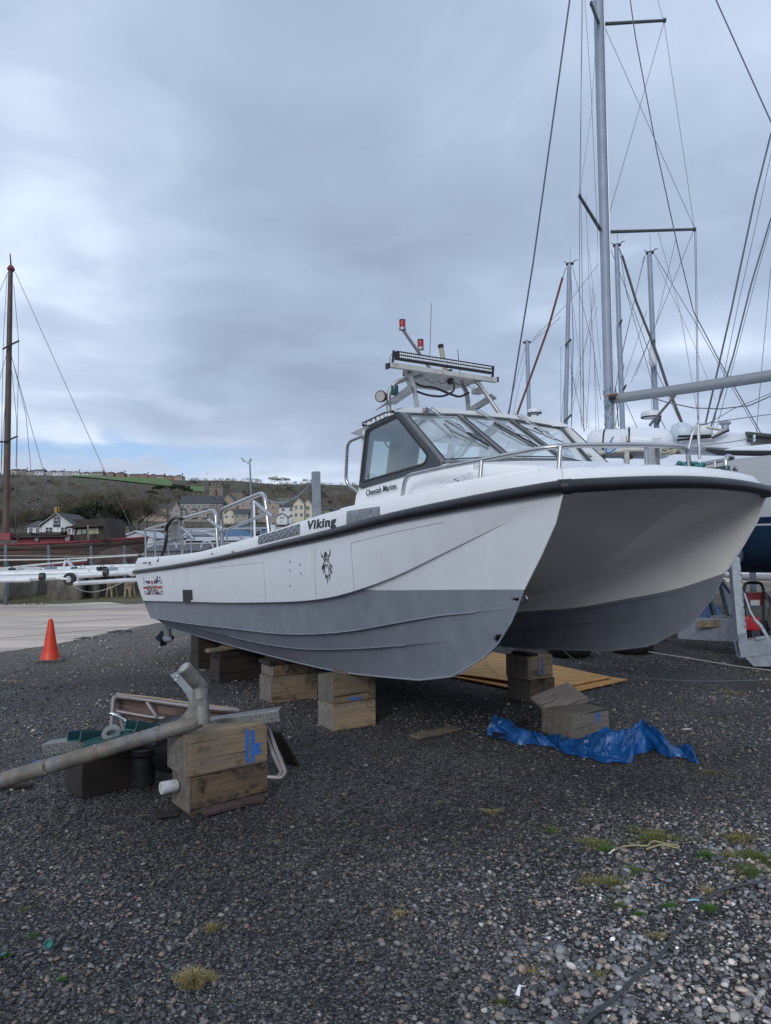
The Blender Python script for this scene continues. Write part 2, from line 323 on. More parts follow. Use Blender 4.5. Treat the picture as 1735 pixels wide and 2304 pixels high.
# ------------------------------------------------------------------ ground, road, hill
def ground_mat():
    m = bpy.data.materials.new('gravel_ground'); m.use_nodes = True; nt = m.node_tree; N = nt.nodes.new; L = nt.links.new
    b = nt.nodes['Principled BSDF']; b.inputs['Roughness'].default_value = 0.85; b.inputs['Specular IOR Level'].default_value = 0.3
    tc = N('ShaderNodeTexCoord'); P = tc.outputs['Object']
    def noise(s, det=5, rg=0.6):
        n = N('ShaderNodeTexNoise'); n.inputs['Scale'].default_value = s; n.inputs['Detail'].default_value = det; n.inputs['Roughness'].default_value = rg; L(P, n.inputs[0]); return n.outputs[0]
    def ss(x, a, c, lo=0.0, hi=1.0):
        n = N('ShaderNodeMapRange'); n.interpolation_type = 'SMOOTHSTEP'; n.inputs[1].default_value = a; n.inputs[2].default_value = c
        n.inputs[3].default_value = lo; n.inputs[4].default_value = hi; L(x, n.inputs[0]); return n.outputs[0]
    def mixc(f, a, bb, mode='MIX'):
        n = N('ShaderNodeMix'); n.data_type = 'RGBA'; n.blend_type = mode
        for i, v in ((0, f), (6, a), (7, bb)):
            if isinstance(v, (int, float)): n.inputs[i].default_value = v
            elif isinstance(v, tuple): n.inputs[i].default_value = (*v[:3], 1)
            else: L(v, n.inputs[i])
        return n.outputs[2]
    def vor(s):
        v = N('ShaderNodeTexVoronoi'); v.inputs['Scale'].default_value = s; L(P, v.inputs['Vector']); return v
    v1 = vor(95); v2 = vor(38)
    sepc = N('ShaderNodeSeparateColor'); L(v1.outputs['Color'], sepc.inputs[0])
    r = N('ShaderNodeValToRGB'); L(sepc.outputs[0], r.inputs[0]); cr = r.color_ramp
    cr.elements[0].position = 0; cr.elements[0].color = (0.012, 0.013, 0.015, 1); cr.elements[1].position = 1; cr.elements[1].color = (0.24, 0.235, 0.23, 1)
    e = cr.elements.new(0.5); e.color = (0.042, 0.043, 0.047, 1); e = cr.elements.new(0.82); e.color = (0.10, 0.095, 0.09, 1)
    big = noise(0.5, 4)
    c = mixc(1.0, r.outputs[0], mixc(ss(big, 0.35, 0.65), (0.7, 0.7, 0.72), (1.35, 1.32, 1.28)), 'MULTIPLY')
    # paler, dustier gravel towards the road
    sx = N('ShaderNodeSeparateXYZ'); L(P, sx.inputs[0])
    far = ss(sx.outputs[1], 8.6, 12.0); le = ss(sx.outputs[0], -0.5, -3.5)
    mm = N('ShaderNodeMath'); mm.operation = 'MULTIPLY'; L(far, mm.inputs[0]); L(le, mm.inputs[1])
    m2 = N('ShaderNodeMath'); m2.operation = 'MULTIPLY'; L(mm.outputs[0], m2.inputs[0]); m2.inputs[1].default_value = 0.85
    c = mixc(m2.outputs[0], c, mixc(sepc.outputs[1], (0.075, 0.07, 0.062), (0.26, 0.24, 0.21)))
    # yard far off: beige hard standing
    far2 = ss(sx.outputs[1], 13.0, 20.0)
    c = mixc(far2, c, mixc(ss(noise(0.8), 0.35, 0.65), (0.13, 0.12, 0.10), (0.24, 0.21, 0.175)))
    # moss and brown stains
    c = mixc(ss(noise(1.3, 8, 0.7), 0.62, 0.78, 0, 0.35), c, (0.05, 0.042, 0.025))
    L(c, b.inputs['Base Color'])
    bp = N('ShaderNodeBump'); bp.inputs['Strength'].default_value = 1.0; bp.inputs['Distance'].default_value = 0.012
    mh = N('ShaderNodeMath'); mh.operation = 'ADD'; L(v1.outputs['Distance'], mh.inputs[0]); L(v2.outputs['Distance'], mh.inputs[1])
    inv = N('ShaderNodeMath'); inv.operation = 'MULTIPLY'; inv.inputs[1].default_value = -1.0; L(mh.outputs[0], inv.inputs[0])
    L(inv.outputs[0], bp.inputs['Height']); L(bp.outputs[0], b.inputs['Normal'])
    return m
M_ground = ground_mat()
g = MB(); g.add([(-900,-60,0),(900,-60,0),(900,1200,0),(-900,1200,0)], [(0,1,2,3)])
tag(g.build('ground', M_ground), None, None, kind='structure')

M_road = mat('pale_concrete', (0.55, 0.46, 0.385), 0.85, var=0.2, vscale=0.6, col2=(0.43, 0.365, 0.31), c2=(0.4, 0.62), stretch=(0.3, 1.4, 1), dirt=0.35, dirtcol=(0.2, 0.17, 0.145), dscale=0.5, bump=0.25, bscale=40)
re = [atz(x, y, 0) for x, y in ((-900,1640),(-250,1512),(0,1468),(90,1456),(170,1441),(240,1425),(300,1413),(345,1404),(420,1393),(560,1380),(800,1372))]
rf = [atz(x, y, 0) for x, y in ((-900,1350),(-250,1352),(0,1360),(90,1357),(170,1350),(240,1346),(300,1341),(345,1339),(420,1336),(560,1334),(800,1330))]
P = []
for k in range(len(re)-1):
    for j in range(6):
        t = j/6; a = re[k].lerp(re[k+1], t); b_ = rf[k].lerp(rf[k+1], t)
        jig = random.uniform(-0.10, 0.10)
        P.append([(a.x, a.y+jig, 0.004), (b_.x, b_.y, 0.004)])
tag(MB().grid(P).build('concrete_road', M_road), None, None, kind='structure')
# expansion joints and dark water stains of the road are thin strips of their own
M_joint = mat('road_joint', (0.12, 0.105, 0.09), 0.9)
J = MB()
for (x0,y0,x1,y1) in ((0,1437,330,1408),(0,1412,330,1388),(0,1385,330,1364)):
    a = atz(x0,y0,0); b_ = atz(x1,y1,0); d = (b_-a).normalized(); n_ = Vector((-d.y,d.x,0))*0.02
    J.add([(p.x, p.y, 0.008) for p in (a-n_, b_-n_, b_+n_, a+n_)], [(0,1,2,3)])
o = J.build('road_joint', M_joint); tag(o, None, None, kind='structure')
M_puddle = mat('puddle_water', (0.10, 0.11, 0.12), 0.06)
pd = MB()
for (cx, cy, rx, ry) in ((270,1421,26,2.4),(195,1436,24,1.6)):
    pts = []
    for k in range(22):
        a = 2*math.pi*k/22; rr = 1+0.3*math.sin(3*a+cx)+random.uniform(-.08,.08)
        q = atz(cx+rx*math.cos(a)*rr, cy+ry*math.sin(a)*rr-0.04*(rx*math.cos(a))*1.2, 0); pts.append((q.x, q.y, 0.012))
    pd.add(pts, [tuple(range(22))])
tag(pd.build('puddle', M_puddle), None, None, kind='structure')

# hill
HY = [0,100,130,180,300,400,500,600,640,760,1100]; HZ = [0,-0.5,3.2,5.0,13.5,26,42,57,57.5,50,20]
RPX = [-900,0,200,300,400,530,617,703,778,900,1200,2600]; RPY = [1075,1067,1071,1076,1080,1081,1089,1089,1091,1095,1110,1170]
def hillz(x, y):
    r_ = y + 0.0*abs(x); z = float(pchip(HY, HZ, r_)) if r_ > 100 else -0.5
    w = 1.0 + 0.05*math.sin(x*0.013+1)+0.03*math.sin(x*0.031)
    # ridge sinks slowly to the right
    w *= 1.06 - 0.10*sm(-330, 60, x*600/max(y,60)) - 0.45*sm(150, 700, x)
    z = z*w if z > 4 else z
    if y > 260:
        pr = x/max(y, 1)*FPX+867.5; tz = at(pr, float(np.interp(pr, RPX, RPY)), 592).z if -900 < pr < 2600 else 40.0
        f = sm(260, 520, y); z = z*(1-f)+(float(pchip(HY, HZ, y))/57.0*tz)*f
        return z+0.4*math.sin(x*0.05+y*0.021)*(1-sm(500, 590, y))
    return z + (1.2*math.sin(x*0.05+y*0.021)+0.8*math.sin(y*0.06-x*0.03))*sm(200, 400, y)
M_hill = mat('hillside_scrub', (0.085, 0.070, 0.052), 0.95, var=0.35, vscale=0.02, col2=(0.062, 0.062, 0.035), c2=(0.4, 0.6), bump=0.6, bscale=0.5)
xs = np.linspace(-900, 900, 200); ys = np.concatenate([np.linspace(98, 200, 16), np.linspace(215, 680, 50), np.linspace(720, 1100, 8)])
P = [[(x, y, hillz(x, y)) for y in ys] for x in xs]
tag(MB().grid(P, flip=True).build('hill', M_hill, smooth=True, angle=80), None, None, kind='structure')
M_field = mat('pasture_green', (0.085, 0.155, 0.042), 0.9, var=0.2, vscale=0.03)
def field(corners, n=14):
    (a, b_, c, d) = corners; P = []
    for i in range(n+1):
        row = []
        for j in range(n+1):
            u, v = i/n, j/n
            x = (1-u)*((1-v)*a[0]+v*d[0])+u*((1-v)*b_[0]+v*c[0]); y = (1-u)*((1-v)*a[1]+v*d[1])+u*((1-v)*b_[1]+v*c[1])
            row.append((x, y, hillz(x, y)+0.8))
        P.append(row)
    return MB().grid(P)
def hx(px, Y): return (px-867.5)/FPX*Y*1.0
tag(field([(hx(165,560),560),(hx(395,515),515),(hx(372,590),590),(hx(160,592),592)]).build('pasture', M_field), None, None, kind='structure')
tag(field([(hx(425,480),480),(hx(462,480),480),(hx(458,520),520),(hx(425,520),520)]).build('pasture', M_field), None, None, kind='structure')
# grass verge under the concrete blocks
M_verge = mat('verge_grass', (0.085, 0.09, 0.035), 0.95, var=0.4, vscale=3, col2=(0.13, 0.11, 0.06), c2=(0.4,0.6), bump=0.8, bscale=15)
P = [[atz(x, y, 0) for x in np.linspace(-300, 330, 20)] for y in (1357, 1340, 1318)]
for row in P:
    for i, q in enumerate(row): row[i] = (q.x, q.y + (0.5*math.sin(i*1.3) if row is P[0] else 0), 0.014)
tag(MB().grid(P).build('verge', M_verge), None, None, kind='structure')

# ------------------------------------------------------------------ loose gravel (real stones, nobody could count them)
def stones():
    phi = (1+5**.5)/2
    ico = np.array([(-1,phi,0),(1,phi,0),(-1,-phi,0),(1,-phi,0),(0,-1,phi),(0,1,phi),(0,-1,-phi),(0,1,-phi),(phi,0,-1),(phi,0,1),(-phi,0,-1),(-phi,0,1)], float)
    ico /= np.linalg.norm(ico[0])
    fc = np.array([(0,11,5),(0,5,1),(0,1,7),(0,7,10),(0,10,11),(1,5,9),(5,11,4),(11,10,2),(10,7,6),(7,1,8),(3,9,4),(3,4,2),(3,2,6),(3,6,8),(3,8,9),(4,9,5),(2,4,11),(6,2,10),(8,6,7),(9,8,1)])
    def scat(n, y0, y1, smin, smax, k=1.0, pred=None):
        # area-uniform in the wedge the camera sees
        u = rng.random(n); y = np.sqrt(y0*y0+u*(y1*y1-y0*y0)); x = (rng.random(n)*1.6-0.80)*y
        s = smin*(smax/smin)**(rng.random(n)**1.8)
        if pred is not None:
            kk = pred(x, y); return x[kk], y[kk], s[kk]
        return x, y, s
    sets = [scat(37000, 2.2, 4.6, 0.0042, 0.017), scat(29000, 4.6, 8.2, 0.006, 0.019), scat(18000, 8.2, 15.5, 0.010, 0.026),
            scat(12000, 2.2, 4.0, 0.010, 0.026, pred=lambda x, y: (x/y > 0.10+0.17*(y-2.3)+0.08*np.sin(9*x)) & (rng.random(len(x)) < 0.9))]
    x = np.concatenate([s[0] for s in sets]); y = np.concatenate([s[1] for s in sets]); s = np.concatenate([q[2] for q in sets])
    ex = np.array([q.x for q in re]); ey = np.array([q.y for q in re]); kk = y < np.interp(x, ex, ey)-.04+.12*rng.random(len(x))**3; x, y, s = x[kk], y[kk], s[kk]
    pn = np.sin(x*1.9+1.3*np.sin(y*1.4+.5))*np.sin(y*2.3+1.1*np.sin(x*2.2))+.5*np.sin(x*5.1+y*3.3)*np.sin(y*4.7-x*2.9)
    rut = np.exp(-((y-6.1-.35*x)/.16)**2)+np.exp(-((y-7.3-.35*x)/.18)**2)
    kk = rng.random(len(x)) > np.clip(.28*pn+.05, 0, .42)+.45*np.clip(rut, 0, 1)*(s > .009); x, y, s = x[kk], y[kk], s[kk]
    s = s*(1-.25*np.clip(pn[kk], 0, 1))
    n = len(x)
    V = np.repeat(ico[None], n, 0)*(1+rng.uniform(-0.36, 0.30, (n, 12, 1)))
    V *= np.stack([rng.uniform(0.75, 1.35, n), rng.uniform(0.65, 1.1, n), rng.uniform(0.32, 0.7, n)], 1)[:, None, :]
    a = rng.uniform(0, 2*np.pi, n); t = rng.uniform(-0.5, 0.5, n)
    ca, sa, ct, st = np.cos(a), np.sin(a), np.cos(t), np.sin(t)
    X, Y, Z = V[..., 0].copy(), V[..., 1].copy(), V[..., 2].copy()
    Y, Z = Y*ct[:, None]-Z*st[:, None], Y*st[:, None]+Z*ct[:, None]
    X, Y = X*ca[:, None]-Y*sa[:, None], X*sa[:, None]+Y*ca[:, None]
    V = np.stack([X, Y, Z], 2)*s[:, None, None]; V[..., 0] += x[:, None]; V[..., 1] += y[:, None]; V[..., 2] += (s*rng.uniform(0.12, 0.55, n))[:, None]
    Fs = (fc[None]+(np.arange(n)*12)[:, None, None]).reshape(-1, 3)
    me = bpy.data.meshes.new('gravel'); nv = n*12; nf = len(Fs)
    me.vertices.add(nv); me.vertices.foreach_set('co', V.reshape(-1).astype(np.float32))
    me.loops.add(nf*3); me.loops.foreach_set('vertex_index', Fs.reshape(-1).astype(np.int32))
    me.polygons.add(nf); me.polygons.foreach_set('loop_start', np.arange(0, nf*3, 3, dtype=np.int32)); me.polygons.foreach_set('loop_total', np.full(nf, 3, np.int32))
    me.update(calc_edges=True)
    pal = np.array([(0.035,0.037,0.042),(0.05,0.053,0.06),(0.07,0.075,0.085),(0.10,0.10,0.10),(0.14,0.145,0.155),(0.24,0.235,0.23),(0.11,0.092,0.08),(0.14,0.115,0.10),(0.33,0.32,0.31),(0.17,0.13,0.11)])
    pr = np.array([.23,.21,.17,.13,.08,.018,.085,.05,.004,.023])
    c = pal[rng.choice(len(pal), n, p=pr)]*rng.uniform(0.75, 1.25, (n, 1))
    # large-scale tone of the yard: tarry band round the timber pile, darkened partly by painted boat shade, paler to the right front
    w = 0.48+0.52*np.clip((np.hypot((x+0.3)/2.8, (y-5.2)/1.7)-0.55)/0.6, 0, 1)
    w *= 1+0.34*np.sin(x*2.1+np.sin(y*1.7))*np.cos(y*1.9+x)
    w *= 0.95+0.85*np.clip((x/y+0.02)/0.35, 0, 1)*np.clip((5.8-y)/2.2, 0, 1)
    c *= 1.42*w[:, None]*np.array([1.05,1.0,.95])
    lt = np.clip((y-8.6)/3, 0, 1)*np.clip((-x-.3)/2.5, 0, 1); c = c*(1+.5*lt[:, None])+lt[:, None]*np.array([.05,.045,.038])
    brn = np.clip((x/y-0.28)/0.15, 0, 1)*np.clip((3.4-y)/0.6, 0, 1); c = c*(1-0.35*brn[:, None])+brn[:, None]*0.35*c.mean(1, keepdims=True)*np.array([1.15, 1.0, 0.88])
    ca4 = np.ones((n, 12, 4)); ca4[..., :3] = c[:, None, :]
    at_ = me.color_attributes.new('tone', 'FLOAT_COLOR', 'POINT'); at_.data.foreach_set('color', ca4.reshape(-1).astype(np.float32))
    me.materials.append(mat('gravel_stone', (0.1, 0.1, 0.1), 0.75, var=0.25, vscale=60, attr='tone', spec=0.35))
    o = bpy.data.objects.new('gravel', me); col.objects.link(o)
    tag(o, 'loose grey and brown gravel strewn over the boatyard ground', 'gravel', kind='stuff')
stones()
# grass tufts and weeds
def tuft(cx, cy, rad, n, h, cols, mb):
    for _ in range(n):
        a = random.uniform(0, 6.28); r_ = rad*random.random()**.75*(.65+.35*math.sin(3*a+cx*40)+.3*math.sin(5*a+cy*31))*(1.0 if rad > .07 else 1.2)
        x, y = cx+r_*math.cos(a), cy+r_*math.sin(a)*0.8; hh = h*random.uniform(0.4, 1.0)*(1-0.5*r_/rad)
        dx, dy = random.uniform(-1,1)*hh*0.8+math.cos(a)*hh*0.5, random.uniform(-1,1)*hh*0.8+math.sin(a)*hh*0.5; w = random.uniform(0.0009, 0.002)
        b_ = random.uniform(0, 6.28); wx, wy = w*math.cos(b_), w*math.sin(b_)
        z0 = 0.006
        mb.add([(x-wx,y-wy,z0),(x+wx,y+wy,z0),(x+dx*0.5+wx*.7,y+dy*0.5+wy*.7,z0+hh*0.65),(x+dx*0.5-wx*.7,y+dy*0.5-wy*.7,z0+hh*0.65),(x+dx,y+dy,z0+hh*0.8)], [(0,1,2,3),(3,2,4)], random.choice(cols))
M_straw = mat('dry_grass', (0.32, 0.25, 0.12), 0.9, var=0.3, vscale=30)
M_green = mat('green_weed', (0.06, 0.15, 0.03), 0.8, var=0.3, vscale=30)
M_olive = mat('olive_moss', (0.12, 0.12, 0.035), 0.9, var=0.3, vscale=30)
def tuftobj(px, py, rad, n, h, cols, label, group=None, cat='grass'):
    q = atz(px, py, 0); mb = MB(); tuft(0, 0, rad, n, h, cols, mb)
    o = mb.build('grass_tuft', [M_straw, M_green, M_olive]); o.location = (q.x, q.y, 0); tag(o, label, cat, group); return o
tuftobj(438, 2215, 0.068, 1500, 0.055, [0,0,0,0,2], 'round straw coloured grass tussock at the front left of the gravel')
tuftobj(480, 2095, 0.045, 220, 0.035, [0,0,2], 'sparse brown grass wisps just behind the straw tussock')
mb = MB()
for (px, py, rad, n, h, cs) in ((1475,1885,.20,2600,.024,[2,2,0,1]),(1340,1900,.16,1400,.02,[1,2,0]),(1710,1935,.22,2600,.022,[2,2,1]),(1660,1890,.2,1500,.018,[2,2,0]),(1380,1990,.16,1500,.018,[2,0,1,2]),(1365,1915,.06,500,.03,[1,1,2]),(1590,1928,.05,450,.03,[1]),(1690,1965,.17,1200,.024,[1,2,2]),(1640,1930,.12,500,.02,[2,0]),
        (1420,1960,.10,600,.02,[1,2]),(1340,1985,.14,600,.016,[0,2]),(1440,2065,.03,260,.03,[1]),(1510,2045,.035,300,.03,[1]),(1595,2050,.04,350,.03,[1]),(1240,1870,.10,300,.018,[2,1]),
        (1110,1830,.09,500,.02,[0,2]),(1390,2040,.09,350,.015,[2,1]),(1480,2110,.10,350,.015,[0,2]),(1350,2200,.08,200,.015,[0,2]),(1600,2010,.1,300,.02,[0]),(1200,2190,.12,250,.015,[0,0]),(900,2060,.08,220,.02,[0]),
        (75,2110,.03,120,.02,[1]),(15,2155,.02,120,.02,[1]),(138,2210,.014,100,.02,[1]),(60,2050,.05,100,.015,[2]),(1640,1560,.3,500,.02,[2,0]),(1600,1740,.2,400,.015,[2]),(30,1535,.2,200,.03,[0]),(1130,2260,.05,100,.02,[1,2])):
    q = atz(px, py, 0); tuft(q.x, q.y, rad, n, h, cs, mb)
tag(mb.build('weeds', [M_straw, M_green, M_olive]), 'low green weeds, moss and dry stalks growing in the gravel', 'weeds', kind='stuff')
# twigs
mb = MB()
for _ in range(70):
    y = random.uniform(2.4, 7); x = random.uniform(-.6, .6)*y; a = random.uniform(0, 3.14); l = random.uniform(0.015, 0.05)
    p = [Vector((x, y, 0.02)), Vector((x+l*math.cos(a)+random.uniform(-.01,.01), y+l*math.sin(a), 0.028)), Vector((x+2*l*math.cos(a+.3), y+2*l*math.sin(a+.3), 0.02))]
    mb.tube(p, 0.001, 3)
tag(mb.build('twigs', M_straw), 'short dry twigs and straws scattered over the gravel', 'twigs', kind='stuff')
# ------------------------------------------------------------------ the catamaran: local axes x = forward, y = port, z = up
boat = thing('catamaran', 'white and grey twin hulled workboat with small wheelhouse, propped on timber blocks', 'boat', (-.355, 6.72, 0))
_F = Vector((.545, -.8384, 0)).normalized(); _S = Vector((.8384, .545, 0)).normalized(); br = R(1.2)
_S2 = _S*math.cos(br)+Vector((0,0,1))*math.sin(br); _U2 = Vector((0,0,1))*math.cos(br)-_S*math.sin(br)
BM = Matrix(((_F.x,_S2.x,_U2.x,-.355),(_F.y,_S2.y,_U2.y,6.72),(_F.z,_S2.z,_U2.z,0),(0,0,0,1)))
boat.matrix_world = BM
BO = Vector((-.355, 6.72, 0))
def bw(t, v, h): return BM @ Vector((t, v, h))
def bpx(x, y, v):        # survey: point of the boat's plane y = v seen at pixel (x, y)
    d = ray(x, y); P0 = BO+_S2*v; k = (P0-_C).dot(_S2)/d.dot(_S2); q = _C+d*k-BO; return (q.dot(_F), q.dot(_U2))
def bpt(x, y, t):        # survey on a cross plane x = t -> (v, h)
    d = ray(x, y); P0 = BO+_F*t; k = (P0-_C).dot(_F)/d.dot(_F); q = _C+d*k-BO; return (q.dot(_S2), q.dot(_U2))
SP = 2.19; NS = 70
def line(T, V, H):
    T = np.array(T, float); s = (T-T[0])/(T[-1]-T[0]); u = np.linspace(0, 1, NS)
    tt = T[0]+(T[-1]-T[0])*u; return np.stack([tt, pchip(T, V, tt), pchip(T, H, tt)], 1)
GT = [-5.82,-4.0,-2.56,-1.42,-.51,.23,.85,1.33,1.83,2.24,2.55,2.69]; GV = [-.36,-.36,-.36,-.36,-.36,-.36,-.357,-.323,-.245,-.143,-.045,0]
GH = [1.286,1.39,1.486,1.574,1.653,1.718,1.78,1.835,1.885,1.927,1.955,1.965]
CT = [-5.5,-3.35,-2.06,-.88,-.2,.32,.7,1.22,1.74,2.28,2.66]; CV = [-.33,-.33,-.33,-.33,-.33,-.33,-.316,-.267,-.19,-.081,0]
CH = [.862,.965,1.026,1.096,1.145,1.203,1.271,1.4,1.575,1.77,1.90]
G_ = line(GT, GV, GH); Cu = line(CT, CV, CH)
Cl = Cu.copy(); w = np.clip((2.3-Cl[:,0])/2, 0, 1)**.7*np.clip((Cl[:,0]+7)/1.5, 0, 1); Cl[:,1] += .05*w; Cl[:,2] -= .004*w
R2 = line([-5.42,-3.6,-2.29,-.87,0,.6,1.08,1.62,2.0,2.235], [-.25,-.25,-.25,-.25,-.245,-.225,-.185,-.11,-.045,0], [.61,.665,.72,.783,.862,.945,1.035,1.13,1.175,1.20])
R2l = R2.copy(); w = np.clip((2.2-R2[:,0])/1.2, 0, 1); R2l[:,1] += .032*w; R2l[:,2] -= .003*w
R3 = line([-5.38,-2.4,-1.47,-.6,.13,.71,1.33,1.75,2.07], [-.15,-.15,-.15,-.15,-.145,-.125,-.08,-.035,0], [.57,.598,.612,.655,.73,.805,.895,.955,1.0])
R3l = R3.copy(); w = np.clip((1.6-R3[:,0])/.8, 0, 1); R3l[:,1] += .026*w
KE = line([-5.35,-4,-3,-1.2,-.1,.5,1.2,1.64], [0]*8, [.45,.447,.445,.46,.487,.535,.60,.70])
# paint edge: follows the lower chine aft, runs level to the stem forward of t = 0.85
PT = np.linspace(0.80, 2.31, NS); PA = np.zeros((NS, 3)); PA[:,0] = PT
def onsurf(A, B, t, h):      # v where height h lies between lines A (upper) and B (lower)
    va, ha = np.interp(t, A[:,0], A[:,1]), np.interp(t, A[:,0], A[:,2]); vb, hb = np.interp(t, B[:,0], B[:,1]), np.interp(t, B[:,0], B[:,2])
    k = min(1, max(0, (ha-h)/(ha-hb))) if ha > hb else 0; return va+(vb-va)*k, ha+(hb-ha)*k
def band(A, B, n, bulge=0.0, endfix=None):
    rows = []
    for k in range(n+1):
        u = k/n; r_ = A*(1-u)+B*u
        if bulge: r_ = r_.copy(); r_[:,1] -= bulge*math.sin(math.pi*u)*np.clip((A[:,0].max()-r_[:,0])/1.5, 0, 1)
        if endfix is not None:
            e = np.array(endfix(u)); wgt = (np.linspace(0, 1, NS)**7)[:,None]; r_ = r_+(e-r_[-1])*wgt
        rows.append(r_)
    return rows
stemcurve = np.array([(1.64,0,.70),(1.9,0,.85),(2.05,0,.966),(2.184,0,1.12),(2.235,0,1.20),(2.31,0,1.335),(2.476,0,1.558),(2.602,0,1.751),(2.66,0,1.90),(2.69,0,1.965)])
def stem_at(h): return (float(np.interp(h, stemcurve[:,2], stemcurve[:,0])), 0.0, h)
def ef(h0, h1): return lambda u: stem_at(h0+(h1-h0)*u)
def mirror(rows): return [np.stack([r[:,0], SP-r[:,1], r[:,2]], 1) for r in rows]
hullW = MB(); hullG = MB()
def addrows(rows, dst, mi, side, flip=False):
    if side: rows = mirror(rows)
    dst.grid([[tuple(p) for p in r] for r in rows], mi, flip=bool(side) ^ flip)
def cutpaint(A, B):
    # band between lower chine and rail 2, split at the paint edge: returns white rows and grey rows
    edge = []
    for i in range(NS):
        t = A[i,0]*.5+B[i,0]*.5; hp = 1.285+0.03*max(0, t-.85)
        ha, hb = A[i,2], B[i,2]; k = 0 if hp >= ha else min(1, (ha-hp)/(ha-hb)); edge.append(A[i]*(1-k)+B[i]*k)
    E_ = np.array(edge); E_[-1] = (2.31, 0, 1.33); return E_
PE = cutpaint(Cl, R2)
for side in (0, 1):
    addrows(band(G_, Cu, 8, 0.012, ef(1.965, 1.90)), hullW, 0, side)
    addrows(band(Cu, Cl, 1), hullW, 0, side)
    addrows(band(Cl, PE, 5, 0, ef(1.90, 1.33)), hullW, 0, side)
    addrows(band(PE, R2, 6, 0, ef(1.33, 1.20)), hullG, 0, side)
    addrows(band(R2, R2l, 1), hullG, 0, side)
    addrows(band(R2l, R3, 4, 0, ef(1.20, 1.0)), hullG, 0, side)
    addrows(band(R3, R3l, 1), hullG, 0, side)
    addrows(band(R3l, KE, 5, 0, ef(1.0, .70)), hullG, 0, side)
# inner (tunnel) sides
I3 = line([-5.38,-2,0,.7,1.3,1.75,2.07], [.13,.13,.12,.11,.075,.035,0], [.57,.60,.70,.80,.89,.95,1.0])
I3l = I3.copy(); w = np.clip((1.5-I3[:,0])/.9, 0, 1); I3l[:,1] -= .022*w
I2 = line([-5.42,-2,0,.45,.85,1.4,1.9,2.27], [.20,.20,.19,.185,.17,.125,.06,0], [.72,.77,.85,.90,.95,1.055,1.165,1.265])
I2l = I2.copy(); w = np.clip((2.2-I2[:,0])/1.2, 0, 1); I2l[:,1] -= .022*w
PI_ = line([-5.45,-2,0,.21,.85,1.41,1.9,2.31], [.215,.215,.205,.20,.18,.13,.065,0], [.75,.80,.875,.905,.98,1.088,1.195,1.335])
CR = line([-5.55,-2,0,.47,1.08,1.5,1.9,2.2,2.5,2.78], [.30,.30,.31,.33,.345,.37,.41,.47,.58,.74], [1.0,1.03,1.09,1.142,1.314,1.475,1.70,1.85,1.925,1.965])
def rim(v):  # front edge of the deck between the stems
    q = math.sin(math.pi*min(1, max(0, v/SP))); return (2.69+.15*q**.8, v, 1.965+.035*q)
def ef_cr(u):    # from the paint end up the stem and along the rim to the crease end
    if u < .6: return stem_at(1.335+(1.965-1.335)*u/.6)
    return rim(.74*(u-.6)/.4)
for side in (0, 1):
    addrows(band(KE, I3l, 4, 0, ef(.70, 1.0)), hullG, 0, side, False)
    addrows(band(I3l, I3, 1), hullG, 0, side)
    addrows(band(I3, I2l, 4, 0, ef(1.0, 1.265)), hullG, 0, side)
    addrows(band(I2l, I2, 1), hullG, 0, side)
    addrows(band(I2, PI_, 2, 0, ef(1.265, 1.335)), hullG, 0, side)
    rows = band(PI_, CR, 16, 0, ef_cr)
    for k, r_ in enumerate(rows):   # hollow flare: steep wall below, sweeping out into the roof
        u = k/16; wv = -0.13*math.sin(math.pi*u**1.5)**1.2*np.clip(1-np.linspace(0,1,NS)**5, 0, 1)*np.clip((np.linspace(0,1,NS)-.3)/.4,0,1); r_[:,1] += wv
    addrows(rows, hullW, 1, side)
CRm = mirror([CR])[0]
rows = []
for k in range(17):
    u = k/16; r_ = CR*(1-u)+CRm*u; b_ = math.sin(math.pi*u)**.7
    prof = np.array([0.06+0.17*sm(.0, 1.4, t)*(1-sm(1.7, 2.75, t)) for t in r_[:,0]]); r_[:,2] += b_*prof
    e = np.array(rim(.74+(SP-1.48)*u)); r_ = r_+(e-r_[-1])*(np.linspace(0,1,NS)**6)[:,None]; rows.append(r_)
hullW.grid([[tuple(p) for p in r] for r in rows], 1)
def clean(m, name, mt, angle=28):
    o = m.build(name, mt, boat, smooth=True, angle=angle)
    bm = bmesh.new(); bm.from_mesh(o.data); bmesh.ops.remove_doubles(bm, verts=bm.verts, dist=2e-4); bmesh.ops.recalc_face_normals(bm, faces=bm.faces)
    for e in bm.edges: e.smooth = not (len(e.link_faces) == 2 and e.calc_face_angle(0) > R(angle))
    bm.to_mesh(o.data); bm.free(); return o
# bulwark top line T and cockpit
TT = [-5.85,-5.72,-4.6,-3.03,-2.08,-1.2,-.25,.315,.82,1.35,2.04,2.3,2.62]; TH = [1.42,1.50,1.528,1.583,1.666,1.745,1.85,1.912,1.95,1.99,2.05,2.07,2.085]
TV = [-.345,-.34,-.34,-.34,-.34,-.34,-.34,-.34,-.335,-.29,-.165,-.09,.055]
T_ = line(TT, TV, TH)
deck = MB()
def rim2(v):
    q = math.sin(math.pi*min(1, max(0, (v-.05)/(SP-.10)))); return (2.62+.13*q**.8, v, 2.085+.035*q)
for side in (0, 1):
    rows = []
    for k in range(7):
        u = k/6; r_ = G_*(1-u)+T_*u; r_ = r_.copy(); r_[:,1] -= .010*math.sin(math.pi*u)**.8*np.clip((2.66-r_[:,0])/.4, 0, 1); rows.append(r_)
    addrows(rows, deck, 0, side, True)
rows = []
